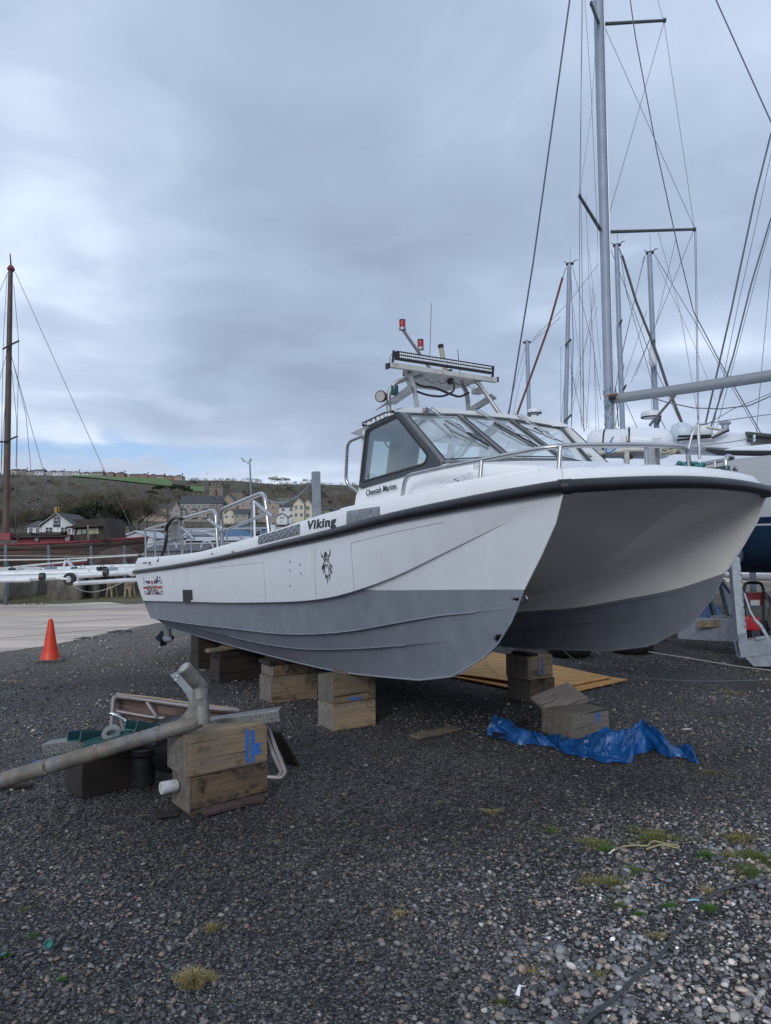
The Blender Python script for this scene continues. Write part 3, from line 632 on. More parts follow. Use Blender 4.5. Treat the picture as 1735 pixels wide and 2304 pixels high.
for k in range(7):
    u = k/6; rr = []
    for j in range(41):
        v = SP*j/40; a = np.array(rim(v)); b_ = np.array(rim2(.055+(SP-.11)*j/40)); p = a*(1-u)+b_*u; ee = min(1, j/5, (40-j)/5); p[0] += .035*ee*math.sin(math.pi*u)**.8; p[2] += .008*math.sin(math.pi*u); rr.append(tuple(p))
    rows.append(rr)
deck.grid(rows, 0, True)
# side deck / foredeck sheet from t = .1 forward
nd = 44; P = []
tv_ = lambda t: float(np.interp(t, T_[:,0], T_[:,1])); th_ = lambda t: float(np.interp(t, T_[:,0], T_[:,2]))
for i in range(nd+1):
    s = i/nd; ti = .1+(2.62-.1)*s; vl = tv_(ti); row = []
    for j in range(31):
        v = vl+(SP-2*vl)*j/30; c_ = 1-((v-SP/2)/(SP/2-vl))**2
        t = ti+(rim2(v)[0]-2.62)*s**8; h = th_(ti)+.05*c_*sm(.8, 2.3, ti)*1.0
        if i == nd: q = rim2(v); t, h = q[0], q[2]+0*c_
        row.append((t, v, h-(.022 if 3 > j or j > 27 else 0)*0))
    P.append(row)
deck.grid(P, 0)
# bulwark cap, inner wall, cockpit floor
Ti = T_.copy(); kk = T_[:,0] < .12; capw = .17
A = T_[kk]; B = A.copy(); B[:,1] += capw; Cc = B.copy(); Cc[:,2] = 1.25
for side in (0, 1):
    rr = [A, B, Cc]
    if side: rr = mirror(rr)
    deck.grid([[tuple(p) for p in r] for r in rr], 0, flip=not side)
deck.add([(-5.7,-.2,1.25),(.12,-.2,1.25),(.12,SP+.2,1.25),(-5.7,SP+.2,1.25)], [(0,1,2,3)])
deck.box((-5.72, SP/2, 1.33), (.2, SP+.62, .32)); deck.box((-5.76, SP/2, 1.35), (.12, SP+.66, .15))
# transom
def st(L): return tuple(L[0])
tp = [st(KE), st(R3), st(R2), st(Cu), st(G_), st(T_)]; tpm = [(t, SP-v, h) for t, v, h in tp]
inn = [st(I3), st(PI_), st(CR)]; innm = [(t, SP-v, h) for t, v, h in inn]
tr = MB(); loop = tp + tpm[::-1] + innm + inn[::-1]
up_ = [st(Cu), st(G_), st(T_)]; upm = [(t, SP-v, h) for t, v, h in up_]
tr.add(up_+upm[::-1]+[innm[1], innm[2], inn[2], inn[1]], [tuple(range(10))])
for leg in ([st(KE), st(R3), st(R2), st(Cu), inn[1], inn[0]], [(t, SP-v, h) for t, v, h in (st(KE), st(R3), st(R2), st(Cu), inn[1], inn[0])]): tr.add(leg, [tuple(range(6))], 1)
for v_, h_, t_ in ((.35,1.08,-5.7),(1.84,1.08,-5.7)): tr.box((t_, v_, h_), (.12,.22,.18))
o = hull_o = clean(hullW, 'hull', [M_hullw, M_tunnel_bright], 20); o['label'] = 'white painted topsides and tunnel of the twin hulls'
o = clean(hullG, 'hull_bottom', [M_grey]); o['label'] = 'grey antifouled lower hulls with spray rails'
tr.build('transom', [M_hullw, M_grey], boat)
deck_o = clean(deck, 'deck', M_white, 40)
# rub rail
def railpath():
    pts = [tuple(p) for p in G_[::2]]+[tuple(G_[-1])]; pts = [(t, v-.012, h) for t, v, h in pts]
    return pts
for side in (0, 1):
    pts = railpath(); n = len(pts); rs = [.030+.012*sm(-3, 2, p[0]) for p in pts]
    if side: pts = [(t, SP-v, h) for t, v, h in pts]
    o = MB().tube(pts, rs, 10).build('rub_rail', M_rub, boat, smooth=True)
    rvm = None
    for k, t in enumerate(np.arange(-5.4, 2.5, .30)):
        v = float(np.interp(t, G_[:,0], G_[:,1]))-.012; h = float(np.interp(t, G_[:,0], G_[:,2])); r_ = .030+.012*sm(-3, 2, t)
        y = (v-r_) if not side else SP-v+r_
        if rvm is None: rv = MB().tube([(0,-.003,0),(0,.003,0)], .007, 8).build('rivet', M_black, o); rvm = rv
        else: rv = rvm.copy(); col.objects.link(rv); rv.parent = o
        rv.location = (t, y, h)
fr = [rim(v) for v in np.linspace(0.0, SP, 37)]; fr = [(t+.012, v, h) for t, v, h in fr]
o = MB().tube(fr, .043, 12).build('rub_rail', M_rub, boat, smooth=True)
for v in (0.0, SP): 
    q = rim(v); MB().tube([(q[0]-.035, v-.012 if v == 0 else v+.012, q[2]-.0), (q[0]+.03, v+(.03 if v == 0 else -.03), q[2])], .047, 12).build('rail_collar', M_black, boat, smooth=True)
# stem and keel bands
for side in (0, 1):
    pts = [(p[0], 0, p[2]-.004) for p in KE[::4]] + [(p[0]+.004, 0, p[2]) for p in stemcurve[1:6]]
    if side: pts = [(a, SP, c) for a, b, c in pts]
    MB().tube(pts, .007, 6).build('keel_band', M_greyl, boat, smooth=True)
    pts = [(p[0]+.004, SP*side, p[2]) for p in stemcurve[5:]]
    MB().tube(pts, .008, 6).build('stem_band', M_white, boat, smooth=True)
    for L_, e in ((R2, 2.1), (R3, 1.35)):     # light bead on the lower edges of the spray rails
        pts = [tuple(p) for p in L_[::3] if p[0] < e and (L_ is R2 or p[0] > -2.5)]
        if side: pts = [(a, SP-b, c) for a, b, c in pts]
        MB().tube(pts, .0045, 5).build('spray_rail', M_greyl, boat, smooth=True)
# bow eye in the tunnel mouth
q = stem_at(1.30); MB().tube([(q[0]-.03+.05*math.cos(a), .03, 1.27+.035*math.sin(a)) for a in np.linspace(0, 6.28, 13)], .006, 6).build('bow_eye', M_steel, boat, smooth=True)

# --- side surface helpers for things fixed to the starboard side
from mathutils.bvhtree import BVHTree
def _tree(o):
    me = o.data; return BVHTree.FromPolygons([v.co.copy() for v in me.vertices], [tuple(p.vertices) for p in me.polygons])
_hullT = _tree(hull_o); _deckT = _tree(deck_o)
def _cast(tr_, t, h, dflt):
    r_ = tr_.ray_cast(Vector((t, -1.5, h)), Vector((0, 1, 0)), 1.5); return r_[0].y if r_[0] is not None else dflt
def sidev(t, h): return _cast(_hullT, t, h, -.33)
def bandv(t, h): return _cast(_deckT, t, h, -.31)
def decal(polys, name, mt, fn, off=.003, parent=boat, sub=1):
    mb = MB()
    for poly in polys:
        mb.add([(t, fn(t, h)-off, h) for t, h in poly], [tuple(range(len(poly)))])
    return mb.build(name, mt, parent)
def px(fn, pts, v0=-.34):
    out = []
    for x, y in pts:
        v = v0
        for _ in range(5): t, h = bpx(x, y, v); v = fn(t, h)
        out.append((t, h))
    return out
def plate(pts, fn, th, name, mt, parent=boat, n=14, m=5):    # a thin plate of 4 corners following the side, standing th proud
    p = [Vector(q) for q in pts]; G2 = []; G1 = []
    for i in range(n+1):
        a = p[0].lerp(p[1], i/n); b = p[3].lerp(p[2], i/n); r2 = []; r1 = []
        for j in range(m+1):
            q = a.lerp(b, j/m); v = fn(q.x, q.y); r2.append((q.x, v-th, q.y)); r1.append((q.x, v+.002, q.y))
        G2.append(r2); G1.append(r1)
    mb = MB(); mb.grid(G2, 0, True)
    for a, b in ((G2[0], G1[0]), (G1[-1], G2[-1]), ([r[0] for r in G1], [r[0] for r in G2]), ([r[-1] for r in G2], [r[-1] for r in G1])): mb.grid([a, b])
    return mb.build(name, mt, parent)
def lettering(body, name, mt, p0, p1, caph, fn, bold=0.0, shear=0.0, parent=boat, space=1.0, off=.004):
    me = textmesh(body, 1.0, .002, bold, shear, space); n = len(me.vertices); co = np.zeros(n*3); me.vertices.foreach_get('co', co); co = co.reshape(-1, 3)
    x0, x1 = co[:,0].min(), co[:,0].max(); cap = 0.70; a = Vector(p0); b_ = Vector(p1); d = (b_-a)
    for i in range(n):
        k = (co[i,0]-x0)/(x1-x0); t = a.x+d.x*k; h = a.y+d.y*k+co[i,1]/cap*caph
        co[i] = (t, fn(t, h)-off+co[i,2], h)
    me.vertices.foreach_set('co', co.reshape(-1)); me.materials.append(mt); me.update()
    o = bpy.data.objects.new(name, me); col.objects.link(o); o.parent = parent; return o
M_ink = mat('black_vinyl', (0.008, 0.008, 0.012), 0.4)
a, b_ = px(bandv, [(690,1194),(758,1184)])
z7 = lambda x, y: (640+x*.1561, 1090+y*.1561)
a, b_ = px(bandv, [z7(320,670), z7(745,605)], -.33)
lettering('Viking', 'name_lettering', M_ink, (a[0], a[1]+.012), (b_[0], b_[1]+.012), .074, bandv, bold=.032, space=1.14)
# steel plates on the bulwark
p = px(bandv, [z7(912,385), z7(1380,315), z7(1388,480), z7(905,615)], -.33); M_plate = mat('worn_steel_plate', (0.30,0.30,0.31), 0.38, 0.8, var=.25, vscale=14, dirt=.4, dirtcol=(.14,.13,.12), dscale=12)
pl = plate(p, bandv, .006, 'side_plate', M_plate)
for x, y in ((1005,505),(1240,465),(1130,400),(1240,370),(1360,355),(1355,455),(960,430)):
    (t, h), = px(bandv, [z7(x, y)], -.33); v = bandv(t, h); MB().tube([(t, v-.005, h), (t, v-.012, h)], .009, 10).build('bolt', M_steel, pl)
p = px(bandv, [(583,1206),(676,1178),(676,1202),(583,1225)], -.34)
pl = plate(p, bandv, .006, 'tread_plate', M_plate)
tr_ = MB(); (t0, h0), (t1, h1), (t2, h2), (t3, h3) = p
for i in range(14):
    for j in range(3):
        u = (i+.5)/14; w_ = (j+.5)/3; t = t0+(t1-t0)*u; h = (h0+(h1-h0)*u)*(1-w_)+(h3+(h2-h3)*u)*w_; v = bandv(t, h)-.007; s = 1 if (i+j) % 2 else -1
        tr_.beam((t-.018, v, h-.012*s), (t+.018, v, h+.012*s), .008, .004)
tr_.build('tread', M_steel, pl)['kind'] = 'stuff'
# little fittings on the bulwark band
z2 = lambda x, y: (300+x*.3001, 1000+y*.3001)
for x, y in ((588,820),(600,820),(745,804),(757,804)):
    (t, h), = px(bandv, [z2(x, y)], -.34); v = bandv(t, h); MB().tube([(t, v, h), (t, v-.008, h)], .012, 8).build('bolt', M_steel, boat)
for x, y in ((1177,878),(1250,900),(1176,943),(1258,965),(1176,1060)):
    (t, h), = px(sidev, [z2(x, y)], -.34); v = sidev(t, h); MB().tube([(t, v, h), (t, v-.006, h)], .010, 8).build('bolt', M_greyl, boat)
p = px(sidev, [z2(375,1090), z2(443,1090), z2(447,1182), z2(378,1182)], -.34)
plate(p, sidev, .01, 'dark_patch', mat('dark_patch_grey', (.03,.032,.035), .6, var=.3, vscale=30))
# panel seams
def seam(pts, v0=-.34, w=.0028, mt=None):
    q = px(sidev, pts, v0); mb = MB()
    for a, b_ in zip(q[:-1], q[1:]):
        for k in range(6):
            s0, s1 = k/6, (k+1)/6
            A_ = (a[0]+(b_[0]-a[0])*s0, a[1]+(b_[1]-a[1])*s0); B_ = (a[0]+(b_[0]-a[0])*s1, a[1]+(b_[1]-a[1])*s1)
            mb.beam((A_[0], sidev(*A_)-.001, A_[1]), (B_[0], sidev(*B_)-.001, B_[1]), w, w)
    return mb.build('panel_seam', mt or mat('seam_grey', (.30,.29,.28), .7), boat)
s2 = lambda x, y: (300+x*.4202, 1100+y*.4202)
seam([s2(400,425), s2(700,392), s2(712,600)]); seam([s2(1185,540), s2(1168,290), s2(1400,232), s2(1660,178)]); seam([s2(975,318), s2(980,585)])
# union flag with lettering
z8 = lambda x, y: (300+x*.09604, 1220+y*.09604)
fl = px(sidev, [z8(235,910), z8(670,885), z8(705,1225), z8(265,1230)], -.345)
def fuv(u, w_): 
    A_ = Vector(fl[0]).lerp(Vector(fl[1]), u); B_ = Vector(fl[3]).lerp(Vector(fl[2]), u); return tuple(A_.lerp(B_, w_))
flag = decal([[fuv(0,0), fuv(.5,0), fuv(1,0), fuv(1,1), fuv(.5,1), fuv(0,1)]], 'flag_sticker', mat('flag_blue', (.02,.035,.16), .5), sidev, .002)
Mfw, Mfr = mat('flag_white', (.75,.75,.75), .5), mat('flag_red', (.42,.03,.04), .5)
def diag(w_, u0, v0, u1, v1, sh=0):
    d = Vector((u1-u0, (v1-v0)*.6)).normalized(); n_ = Vector((-d.y, d.x/.6))*w_; o_ = n_*sh
    return [fuv(*p) for p in ((max(0,min(1,u0+n_.x+o_.x)), max(0,min(1,v0+n_.y+o_.y))), (max(0,min(1,u1+n_.x+o_.x)), max(0,min(1,v1+n_.y+o_.y))), (max(0,min(1,u1-n_.x+o_.x)), max(0,min(1,v1-n_.y+o_.y))), (max(0,min(1,u0-n_.x+o_.x)), max(0,min(1,v0-n_.y+o_.y))))]
decal([diag(.085,0,0,1,1), diag(.085,0,1,1,0)], 'flag_saltire', Mfw, sidev, .003, flag)
decal([diag(.022,0,0,1,1), diag(.022,0,1,1,0)], 'flag_red_saltire', Mfr, sidev, .004, flag)
decal([[fuv(*q) for q in r_] for r_ in (((.40,0),(.60,0),(.60,1),(.40,1)), ((0,.34),(1,.34),(1,.66),(0,.66)))], 'flag_cross', Mfw, sidev, .005, flag)
decal([[fuv(*q) for q in r_] for r_ in (((.45,0),(.55,0),(.55,1),(.45,1)), ((0,.41),(1,.41),(1,.59),(0,.59)))], 'flag_red_cross', Mfr, sidev, .006, flag)
a, b_ = px(sidev, [z8(345,1160), z8(580,1150)], -.345)
lettering('VOLVO', 'flag_lettering', Mfw, (a[0]-.01, a[1]-.004), (b_[0]+.01, b_[1]-.004), .10, sidev, bold=.055, off=.008, parent=flag)
lettering('VOLVO', 'flag_lettering', M_ink, a, b_, .088, sidev, bold=.015, off=.011, parent=flag)
a, b_ = px(bandv, [z8(225,500), z8(325,495)], -.34); lettering('CHEETAH', 'maker_lettering', M_ink, a, b_, .017, bandv)
def sketch(fn, f, polys, name, off=.004, v0=-.34, split=False):
    if split:
        for q in polys: sketch(fn, f, [q], name, off, v0)
        return
    pp = []
    for poly in polys:
        pp.append(px(fn, [f(*q) for q in poly], v0))
    return decal(pp, name, M_ink, fn, off)
sketch(bandv, z8, [[(362,470),(372,458),(385,470),(398,455),(415,455),(410,480),(400,495),(425,535),(415,535),(392,505),(378,505),(360,538),(352,532),(370,500)]], 'animal_emblem')
sketch(sidev, z8, [[(530,880),(545,850),(560,830),(555,800),(572,790),(582,825),(570,860),(575,885),(550,892)], [(620,800),(632,795),(636,860),(625,868),(615,850)], [(472,800),(478,798),(500,860),(494,864)], [(228,800),(234,800),(238,880),(230,882)], [(548,795),(560,782),(575,790),(560,795)]], 'scratch_mark', split=True)
# bearded norseman emblem
def tri(*a): return list(a)
V = [[(530,930),(528,975),(540,1010),(560,1035),(556,1060),(538,1030),(526,985)], [(528,990),(545,1025),(562,1030),(556,1062),(540,1045)],
     [(652,925),(668,960),(664,1010),(648,1045),(644,1025),(656,1000),(658,960)], [(646,1005),(664,1005),(655,1035),(640,1055)],
     [(596,960),(612,985),(625,1020),(606,1015),(583,1020),(578,1000)], [(575,1015),(590,1000),(586,1070),(570,1078)], [(600,1010),(612,1010),(610,1072),(596,1074)], [(622,1005),(634,1030),(642,1075),(630,1070)],
     [(568,1080),(645,1078),(650,1092),(572,1098)], [(575,1104),(604,1110),(604,1122),(580,1118)], [(614,1110),(645,1102),(642,1116),(616,1122)],
     [(572,1115),(580,1125),(574,1160),(560,1200),(548,1235),(545,1190),(562,1155)], [(650,1110),(664,1145),(690,1170),(700,1225),(688,1195),(668,1180),(652,1150)],
     [(558,1170),(572,1180),(566,1240),(572,1300),(562,1270),(556,1220)], [(578,1150),(592,1165),(586,1210),(590,1260),(598,1300),(586,1275),(574,1215)],
     [(590,1160),(612,1145),(640,1160),(634,1172),(612,1158),(596,1172)], [(598,1180),(612,1172),(628,1184),(612,1190)], [(604,1192),(622,1192),(616,1200)],
     [(640,1170),(654,1180),(650,1240),(655,1290),(642,1250)], [(660,1185),(676,1200),(678,1250),(690,1240),(688,1290),(672,1270),(664,1230)],
     [(590,1290),(604,1300),(612,1335),(606,1340),(600,1370),(594,1330)], [(612,1300),(630,1310),(626,1350),(632,1420),(624,1428),(620,1370)], [(640,1290),(656,1285),(650,1330),(658,1360),(648,1390),(645,1340)], [(660,1275),(668,1290),(664,1345),(658,1320)]]
sketch(sidev, z7, V, 'norseman_emblem')
# side dots trailing: leaping cat of speckles on the cabin is added with the cabin
# ------------------------------------------------------------------ wheelhouse
z3 = lambda x, y: (780+x*.3001, 680+y*.3001)
VC, VP = .10, SP-.10          # cabin side planes
M_cab = M_white
cab = MB()
# lower side walls (both sides) from deck to the window line and on along the trunk
topl = [(.10,2.13),(.16,2.148),(1.34,2.247),(1.87,2.195),(2.3,2.135),(2.48,2.10)]
def sidewall(v, s):
    low = [(t, float(np.interp(t, T_[:,0], T_[:,2]))+.0) for t in np.linspace(.10, 2.48, 14)]
    up = [(t, float(np.interp(t, [a for a, b in topl], [b for a, b in topl]))) for t, _ in low]
    out = lambda t: (v - s*(.05 if t < 1.3 else .05*(1-0.0)))     # foot of the wall stands a little proud
    P = []
    for (t, h0), (_, h1) in zip(low, up):
        inn_ = s*.30*sm(1.35, 2.45, t)
        P.append([(t, v-s*.06+inn_, h0-.01), (t, v-s*.045+inn_, h0+.012+.3*(h1-h0)*.2), (t, v-s*.012+inn_, h0+.8*(h1-h0)), (t, v+s*.004+inn_, h0+.97*(h1-h0)), (t, v+s*.03+inn_, h1)])
    cab.grid(P, 0, flip=(s < 0)); return P
Pa = sidewall(VC, 1); Pb = sidewall(VP, -1)
# trunk top forward of the windscreen
P = []
for ra, rb in zip(Pa, Pb):
    a, b_ = Vector(ra[-1]), Vector(rb[-1]); row = [tuple(a.lerp(b_, j/16)+Vector((0,0,.05*math.sin(math.pi*j/16)*sm(1.2,1.5,a.x)*(1-sm(2.2,2.48,a.x))+ -.03*(1-sm(1.2,1.5,a.x))))) for j in range(17)]; P.append(row)
cab.grid([r for r in P if r[0][0] > 1.1], 0)
# rear post of the side wall above the window line, aft edge
for s, v in ((1, VC), (-1, VP)):
    cab.add([(.095,v,1.98),(.165,v,2.0),(.30,v,2.66),(.22,v,2.66)], [(0,1,2,3)] if s > 0 else [(3,2,1,0)])
    cab.add([(.095,v,1.98),(.22,v,2.66),(.26,v+s*.07,2.66),(.13,v+s*.07,1.98)], [(0,1,2,3)])
cabin = clean(cab, 'cabin', M_cab, 30)
cabin['label'] = 'white wheelhouse sides and trunk deck'
# aft bulkhead with window openings
wins = [(.19,.36,2.17,2.56),(.70,1.02,2.12,2.58),(1.12,1.42,2.2,2.56),(1.66,1.95,2.2,2.56)]
vs_ = sorted({VC+.02, VP-.02, *[w[0] for w in wins], *[w[1] for w in wins]}); hs_ = sorted({1.25, 2.70, *[w[2] for w in wins], *[w[3] for w in wins]})
bk = MB()
for i in range(len(vs_)-1):
    for j in range(len(hs_)-1):
        vm, hm = (vs_[i]+vs_[i+1])/2, (hs_[j]+hs_[j+1])/2
        if any(a < vm < b_ and c_ < hm < d for a, b_, c_, d in wins): continue
        tl = lambda h: .10+.19*(h-1.98)/.68
        bk.add([(tl(hs_[j]),vs_[i],hs_[j]),(tl(hs_[j]),vs_[i+1],hs_[j]),(tl(hs_[j+1]),vs_[i+1],hs_[j+1]),(tl(hs_[j+1]),vs_[i],hs_[j+1])], [(0,1,2,3)])
o = bk.build('rear_bulkhead', mat('cabin_lining', (.42,.43,.44), .7, var=.05), cabin)
for (a, b_, c_, d) in wins: MB().add([(.17,a,c_),(.17,b_,c_),(.26,b_,d),(.26,a,d)], [(0,1,2,3)]).build('rear_window', M_glass, o)
q = bpt(*z3(335,1040), .24); MB().tube([(.25,q[0]+.075*math.cos(a), q[1]+.075*math.sin(a)) for a in np.linspace(0,6.2832,25)[:-1]], .008, 6, closed=True).build('porthole_ring', mat('lining_ring', (.30,.31,.32), .6), o, smooth=True)
# side windows
WO = [(.161,2.148),(.205,2.35),(.288,2.655),(.817,2.712),(1.17,2.335),(1.236,2.235),(1.345,2.243),(1.28,2.235)]
frame_out = rpoly([(.150,2.14),(.285,2.655),(.825,2.722),(1.365,2.245),(1.30,2.225)], .03, 3)
glass_in = rpoly([(.215,2.205),(.325,2.628),(.785,2.682),(1.195,2.318),(1.15,2.27)], .045, 5)
def side_window(v, s):
    w_ = MB()
    # frame as ring of quads between outer and inner outline sampled by angle
    c0 = Vector((.62, 2.43)); K = 56
    def hit(poly, a):
        d = Vector((math.cos(a), math.sin(a))); best = None; n = len(poly)
        for i in range(n):
            p, q = Vector(poly[i]), Vector(poly[(i+1) % n]); e = q-p; den = d.x*e.y-d.y*e.x
            if abs(den) < 1e-9: continue
            w0 = p-c0; t = (w0.x*e.y-w0.y*e.x)/den; u = (w0.x*d.y-w0.y*d.x)/den
            if t > 0 and -1e-6 <= u <= 1+1e-6 and (best is None or t < best): best = t
        return c0+d*(best or .3)
    angs = sorted({*[2*math.pi*k/K for k in range(K)], *[math.atan2(y-c0.y, x-c0.x) % (2*math.pi) for x, y in frame_out+glass_in]})
    O = [hit(frame_out, a) for a in angs]; I = [hit(glass_in, a) for a in angs]; n = len(angs)
    for i in range(n):
        j = (i+1) % n; v0, v1 = v-s*.016, v+s*.01
        w_.add([(O[i].x,v0,O[i].y),(O[j].x,v0,O[j].y),(I[j].x,v0,I[j].y),(I[i].x,v0,I[i].y),(I[i].x,v1,I[i].y),(I[j].x,v1,I[j].y),(O[i].x,v1,O[i].y),(O[j].x,v1,O[j].y)], [(0,1,2,3),(3,2,5,4),(6,7,1,0)]); w_.add([(I[i].x,v1+s*.001,I[i].y),(I[j].x,v1+s*.001,I[j].y),(O[j].x,v1+s*.001,O[j].y),(O[i].x,v1+s*.001,O[i].y)], [(0,1,2,3)], 1)
    f = w_.build('window_frame', [M_frame, M_white], boat)
    MB().add([(x, v-s*.004, y) for x, y in glass_in], [tuple(range(len(glass_in)))]).build('window_pane', M_glass, f)
    e = [(x, v-s*.02, y) for x, y in rpoly([(.20,2.19),(.315,2.64),(.79,2.697),(1.215,2.32),(1.16,2.255)], .045, 4)]
    MB().tube(e, .004, 5, closed=True).build('window_seal', M_black, f)
side_window(VC, 1); side_window(VP, -1)
# windscreen: three panes in a faceted frame
AB = [Vector(p) for p in ((1.365,.115,2.245),(1.405,.76,2.292),(1.36,1.42,2.318),(1.13,2.07,2.30))]
AT = [Vector(p) for p in ((.80,.145,2.712),(.715,.79,2.762),(.71,1.40,2.765),(.75,2.045,2.715))]
ws = MB()
for i in range(4): ws.beam(AB[i], AT[i], .045 if i in (1,2) else .05, .03)
for i in range(3): ws.beam(AB[i], AB[i+1], .04, .03); ws.beam(AT[i], AT[i+1], .035, .03)
wf = ws.build('windscreen_frame', M_frame2, boat, bevel=.004)
for i in range(3):
    a, b_, c_, d = AB[i], AB[i+1], AT[i+1], AT[i]; n_ = (b_-a).cross(d-a).normalized()*.006
    MB().add([a+n_, b_+n_, c_+n_, d+n_], [(0,1,2,3)]).build('windscreen_pane', M_wshield, wf)
    q = [a.lerp(b_, .045).lerp(d.lerp(c_, .045), .04), b_.lerp(a, .045).lerp(c_.lerp(d, .045), .04), c_.lerp(d, .045).lerp(b_.lerp(a, .045), .04), d.lerp(c_, .045).lerp(a.lerp(b_, .045), .04)]
    MB().tube([p+n_*2.6 for p in arc(q+[q[0]], .04, 3)], .005, 5).build('pane_seal', M_black, wf)
# roof: crowned, overhanging aft, drooping brow at the sides
rf = MB(); P = []
nu, nv = 18, 24
def roofpt(u, w):
    v = .085+(SP-.17)*w; e = 1-abs(2*w-1)**2.4; aft = .03-.22*e**.7; fwd = .80-.085*math.sin(math.pi*w)**.6
    t = aft+(fwd-aft)*u; side = 1-abs(2*w-1)**4
    base = 2.668+.075*min(1, (t-.02)/.7 if t > .02 else 0)
    top = base + 0.03*side**.6 + .085*e**.75*math.sin(math.pi*min(1, max(0, (u*.82+.05))))**.75
    return t, v, top
top = [[roofpt(u/nu, w/nv) for w in range(nv+1)] for u in range(nu+1)]
rf.grid(top, 0)
bot = [[(t, v, min(h-.012, 2.655+.075*max(0, min(1, (t-.02)/.7)))) for t, v, h in r] for r in top]
rf.grid(bot, 0, flip=True)
for seq in ((top[0], bot[0]), (bot[-1], top[-1]), ([r[0] for r in bot], [r[0] for r in top]), ([r[-1] for r in top], [r[-1] for r in bot])): rf.grid([seq[0], seq[1]], 0)
roof = clean(rf, 'roof', M_white, 50)
# side name strip under the roof brow
zb = lambda x, y: (780+x*.10804, 900+y*.10804)
vv = .082
st_ = [bpx(*zb(x, y), vv) for x, y in ((330,470),(800,250),(1000,225),(1010,290),(450,540),(350,540))]
sb = MB(); sb.prism(st_, lambda t, h: (t, vv, h), lambda t, h: (t, vv-.008, h)); strip = sb.build('brow_panel', M_frame, roof)
blobs = [((440,470),(500,440),(540,460),(540,500),(450,530)),((545,415),(610,385),(625,450),(550,495)),((640,365),(700,340),(720,400),(650,450)),((715,345),(790,300),(800,370),(735,405)),((805,300),(850,275),(870,330),(810,360)),((865,285),(930,262),(945,320),(880,345)),((945,275),(1010,262),(1005,300),(950,318)),((355,490),(430,480),(430,510),(370,515))]
for bl in blobs:
    pp = [bpx(*zb(*q), vv) for q in bl]; MB().add([(t, vv-.0105, h) for t, h in pp], [tuple(range(len(pp)))]).build('worn_letter', M_white, strip)
for x, y in ((380,525),(990,245)):
    t, h = bpx(*zb(x, y), vv); MB().tube([(t, vv-.006, h), (t, vv-.024, h)], .012, 10).build('knob', M_black, strip)
# roof front strip with lettering
me = textmesh('SILVER', .085, .001, .004)
co = np.zeros(len(me.vertices)*3); me.vertices.foreach_get('co', co); co = co.reshape(-1, 3)
def rh(t, v):
    w = (v-.085)/(SP-.17); e = 1-abs(2*w-1)**2.4; aft = .03-.22*e**.7; fwd = .80-.085*math.sin(math.pi*w)**.6; return roofpt((t-aft)/(fwd-aft), w)[2]
dk = MB(); P = [[(t, v, rh(t, v)+.004) for v in np.linspace(.50, 1.16, 14)] for t in np.linspace(.56, .655, 4)]; dk.grid(P, 0); strip2 = dk.build('roof_name_strip', M_frame, roof)
for i in range(len(co)): 
    v = .56+co[i,0]*1.75; t = .64-co[i,1]*.95; co[i] = (t, v, rh(t, v)+.007+co[i,2])
me.vertices.foreach_set('co', co.reshape(-1)); me.materials.append(M_white); o = bpy.data.objects.new('roof_lettering', me); col.objects.link(o); o.parent = strip2
MB().lathe([(.055,0),(.055,.012),(.045,.018)], 20, (.60,.27,rh(.60,.27)-.004)).build('roof_vent', M_frame2, roof)
# wipers
for i, (fx, lean, bl) in enumerate(((.42,.42,.30),(.33,.62,.40),(.12,.62,.40))):
    a, b_, c_, d = AB[i], AB[i+1], AT[i+1], AT[i]; n_ = (b_-a).cross(d-a).normalized()
    P_ = lambda u, w: (d.lerp(c_, u)).lerp(a.lerp(b_, u), w)
    base = P_(fx, -.06)+n_*.02; tip = P_(fx+.30, .48)+n_*.035
    wp = MB(); wp.tube([base, base+n_*.03, tip], .007, 6); wp.tube([base+Vector((.02,.045,-.005)), base+Vector((.02,.045,.0))+n_*.03, tip+Vector((0,.01,0))], .004, 5)
    wp.box(base, (.05,.07,.03)); w_ = wp.build('wiper_arm', M_steel, wf)
    b2 = P_(fx+.20, .16)+n_*.018; b3 = P_(fx+.46, .74)+n_*.018
    bb = MB(); bb.beam(b2, b3, .012, .016); bb.tube([b2.lerp(b3,.1), b2.lerp(b3,.3)+n_*.03, tip, b2.lerp(b3,.7)+n_*.03, b2.lerp(b3,.9)], .004, 5); bb.build('wiper_blade', M_black, w_)
# cabin lettering and speckled cat mark
cf = lambda t, h: VC-.035
a, b_ = [bpx(*z3(*q), VC-.04) for q in ((148,1452),(372,1396))]
lettering('Cheetah Marine', 'maker_lettering', M_ink, a, b_, .050, cf, bold=.004, shear=.15, off=.006, space=1.12)
zc = lambda x, y: (980+x*.2161, 1000+y*.2161)
sp = MB(); rnd = random.Random(5)
def cdot(x, y, s):
    t, h = bpx(*zc(x, y), VC-.045); sp.add([(t+s*math.cos(a+x), VC-.050, h+s*.8*math.sin(a+x)) for a in (0,1.3,2.5,3.8,5.1)], [(0,1,2,3,4)])
for _ in range(330):
    x = rnd.uniform(195, 455); yc = 375-(x-195)*.42; r_ = 52 if x < 400 else 30; y = yc+60+rnd.uniform(-r_-20, r_)
    if y > 385: continue
    if x > 400: y = rnd.uniform(205, 260)
    cdot(x, y, rnd.uniform(.0016,.0034))
for x in range(35, 200, 7): cdot(x+rnd.uniform(-3,3), 395+8*math.sin(x*.05)-(x-35)*.06+rnd.uniform(-12,12), .003)
for x in range(200, 250, 4): cdot(x, 360+(x-200)*.5, .005)
o = sp.build('speckled_cat_mark', M_ink, cabin); o['kind'] = 'stuff'
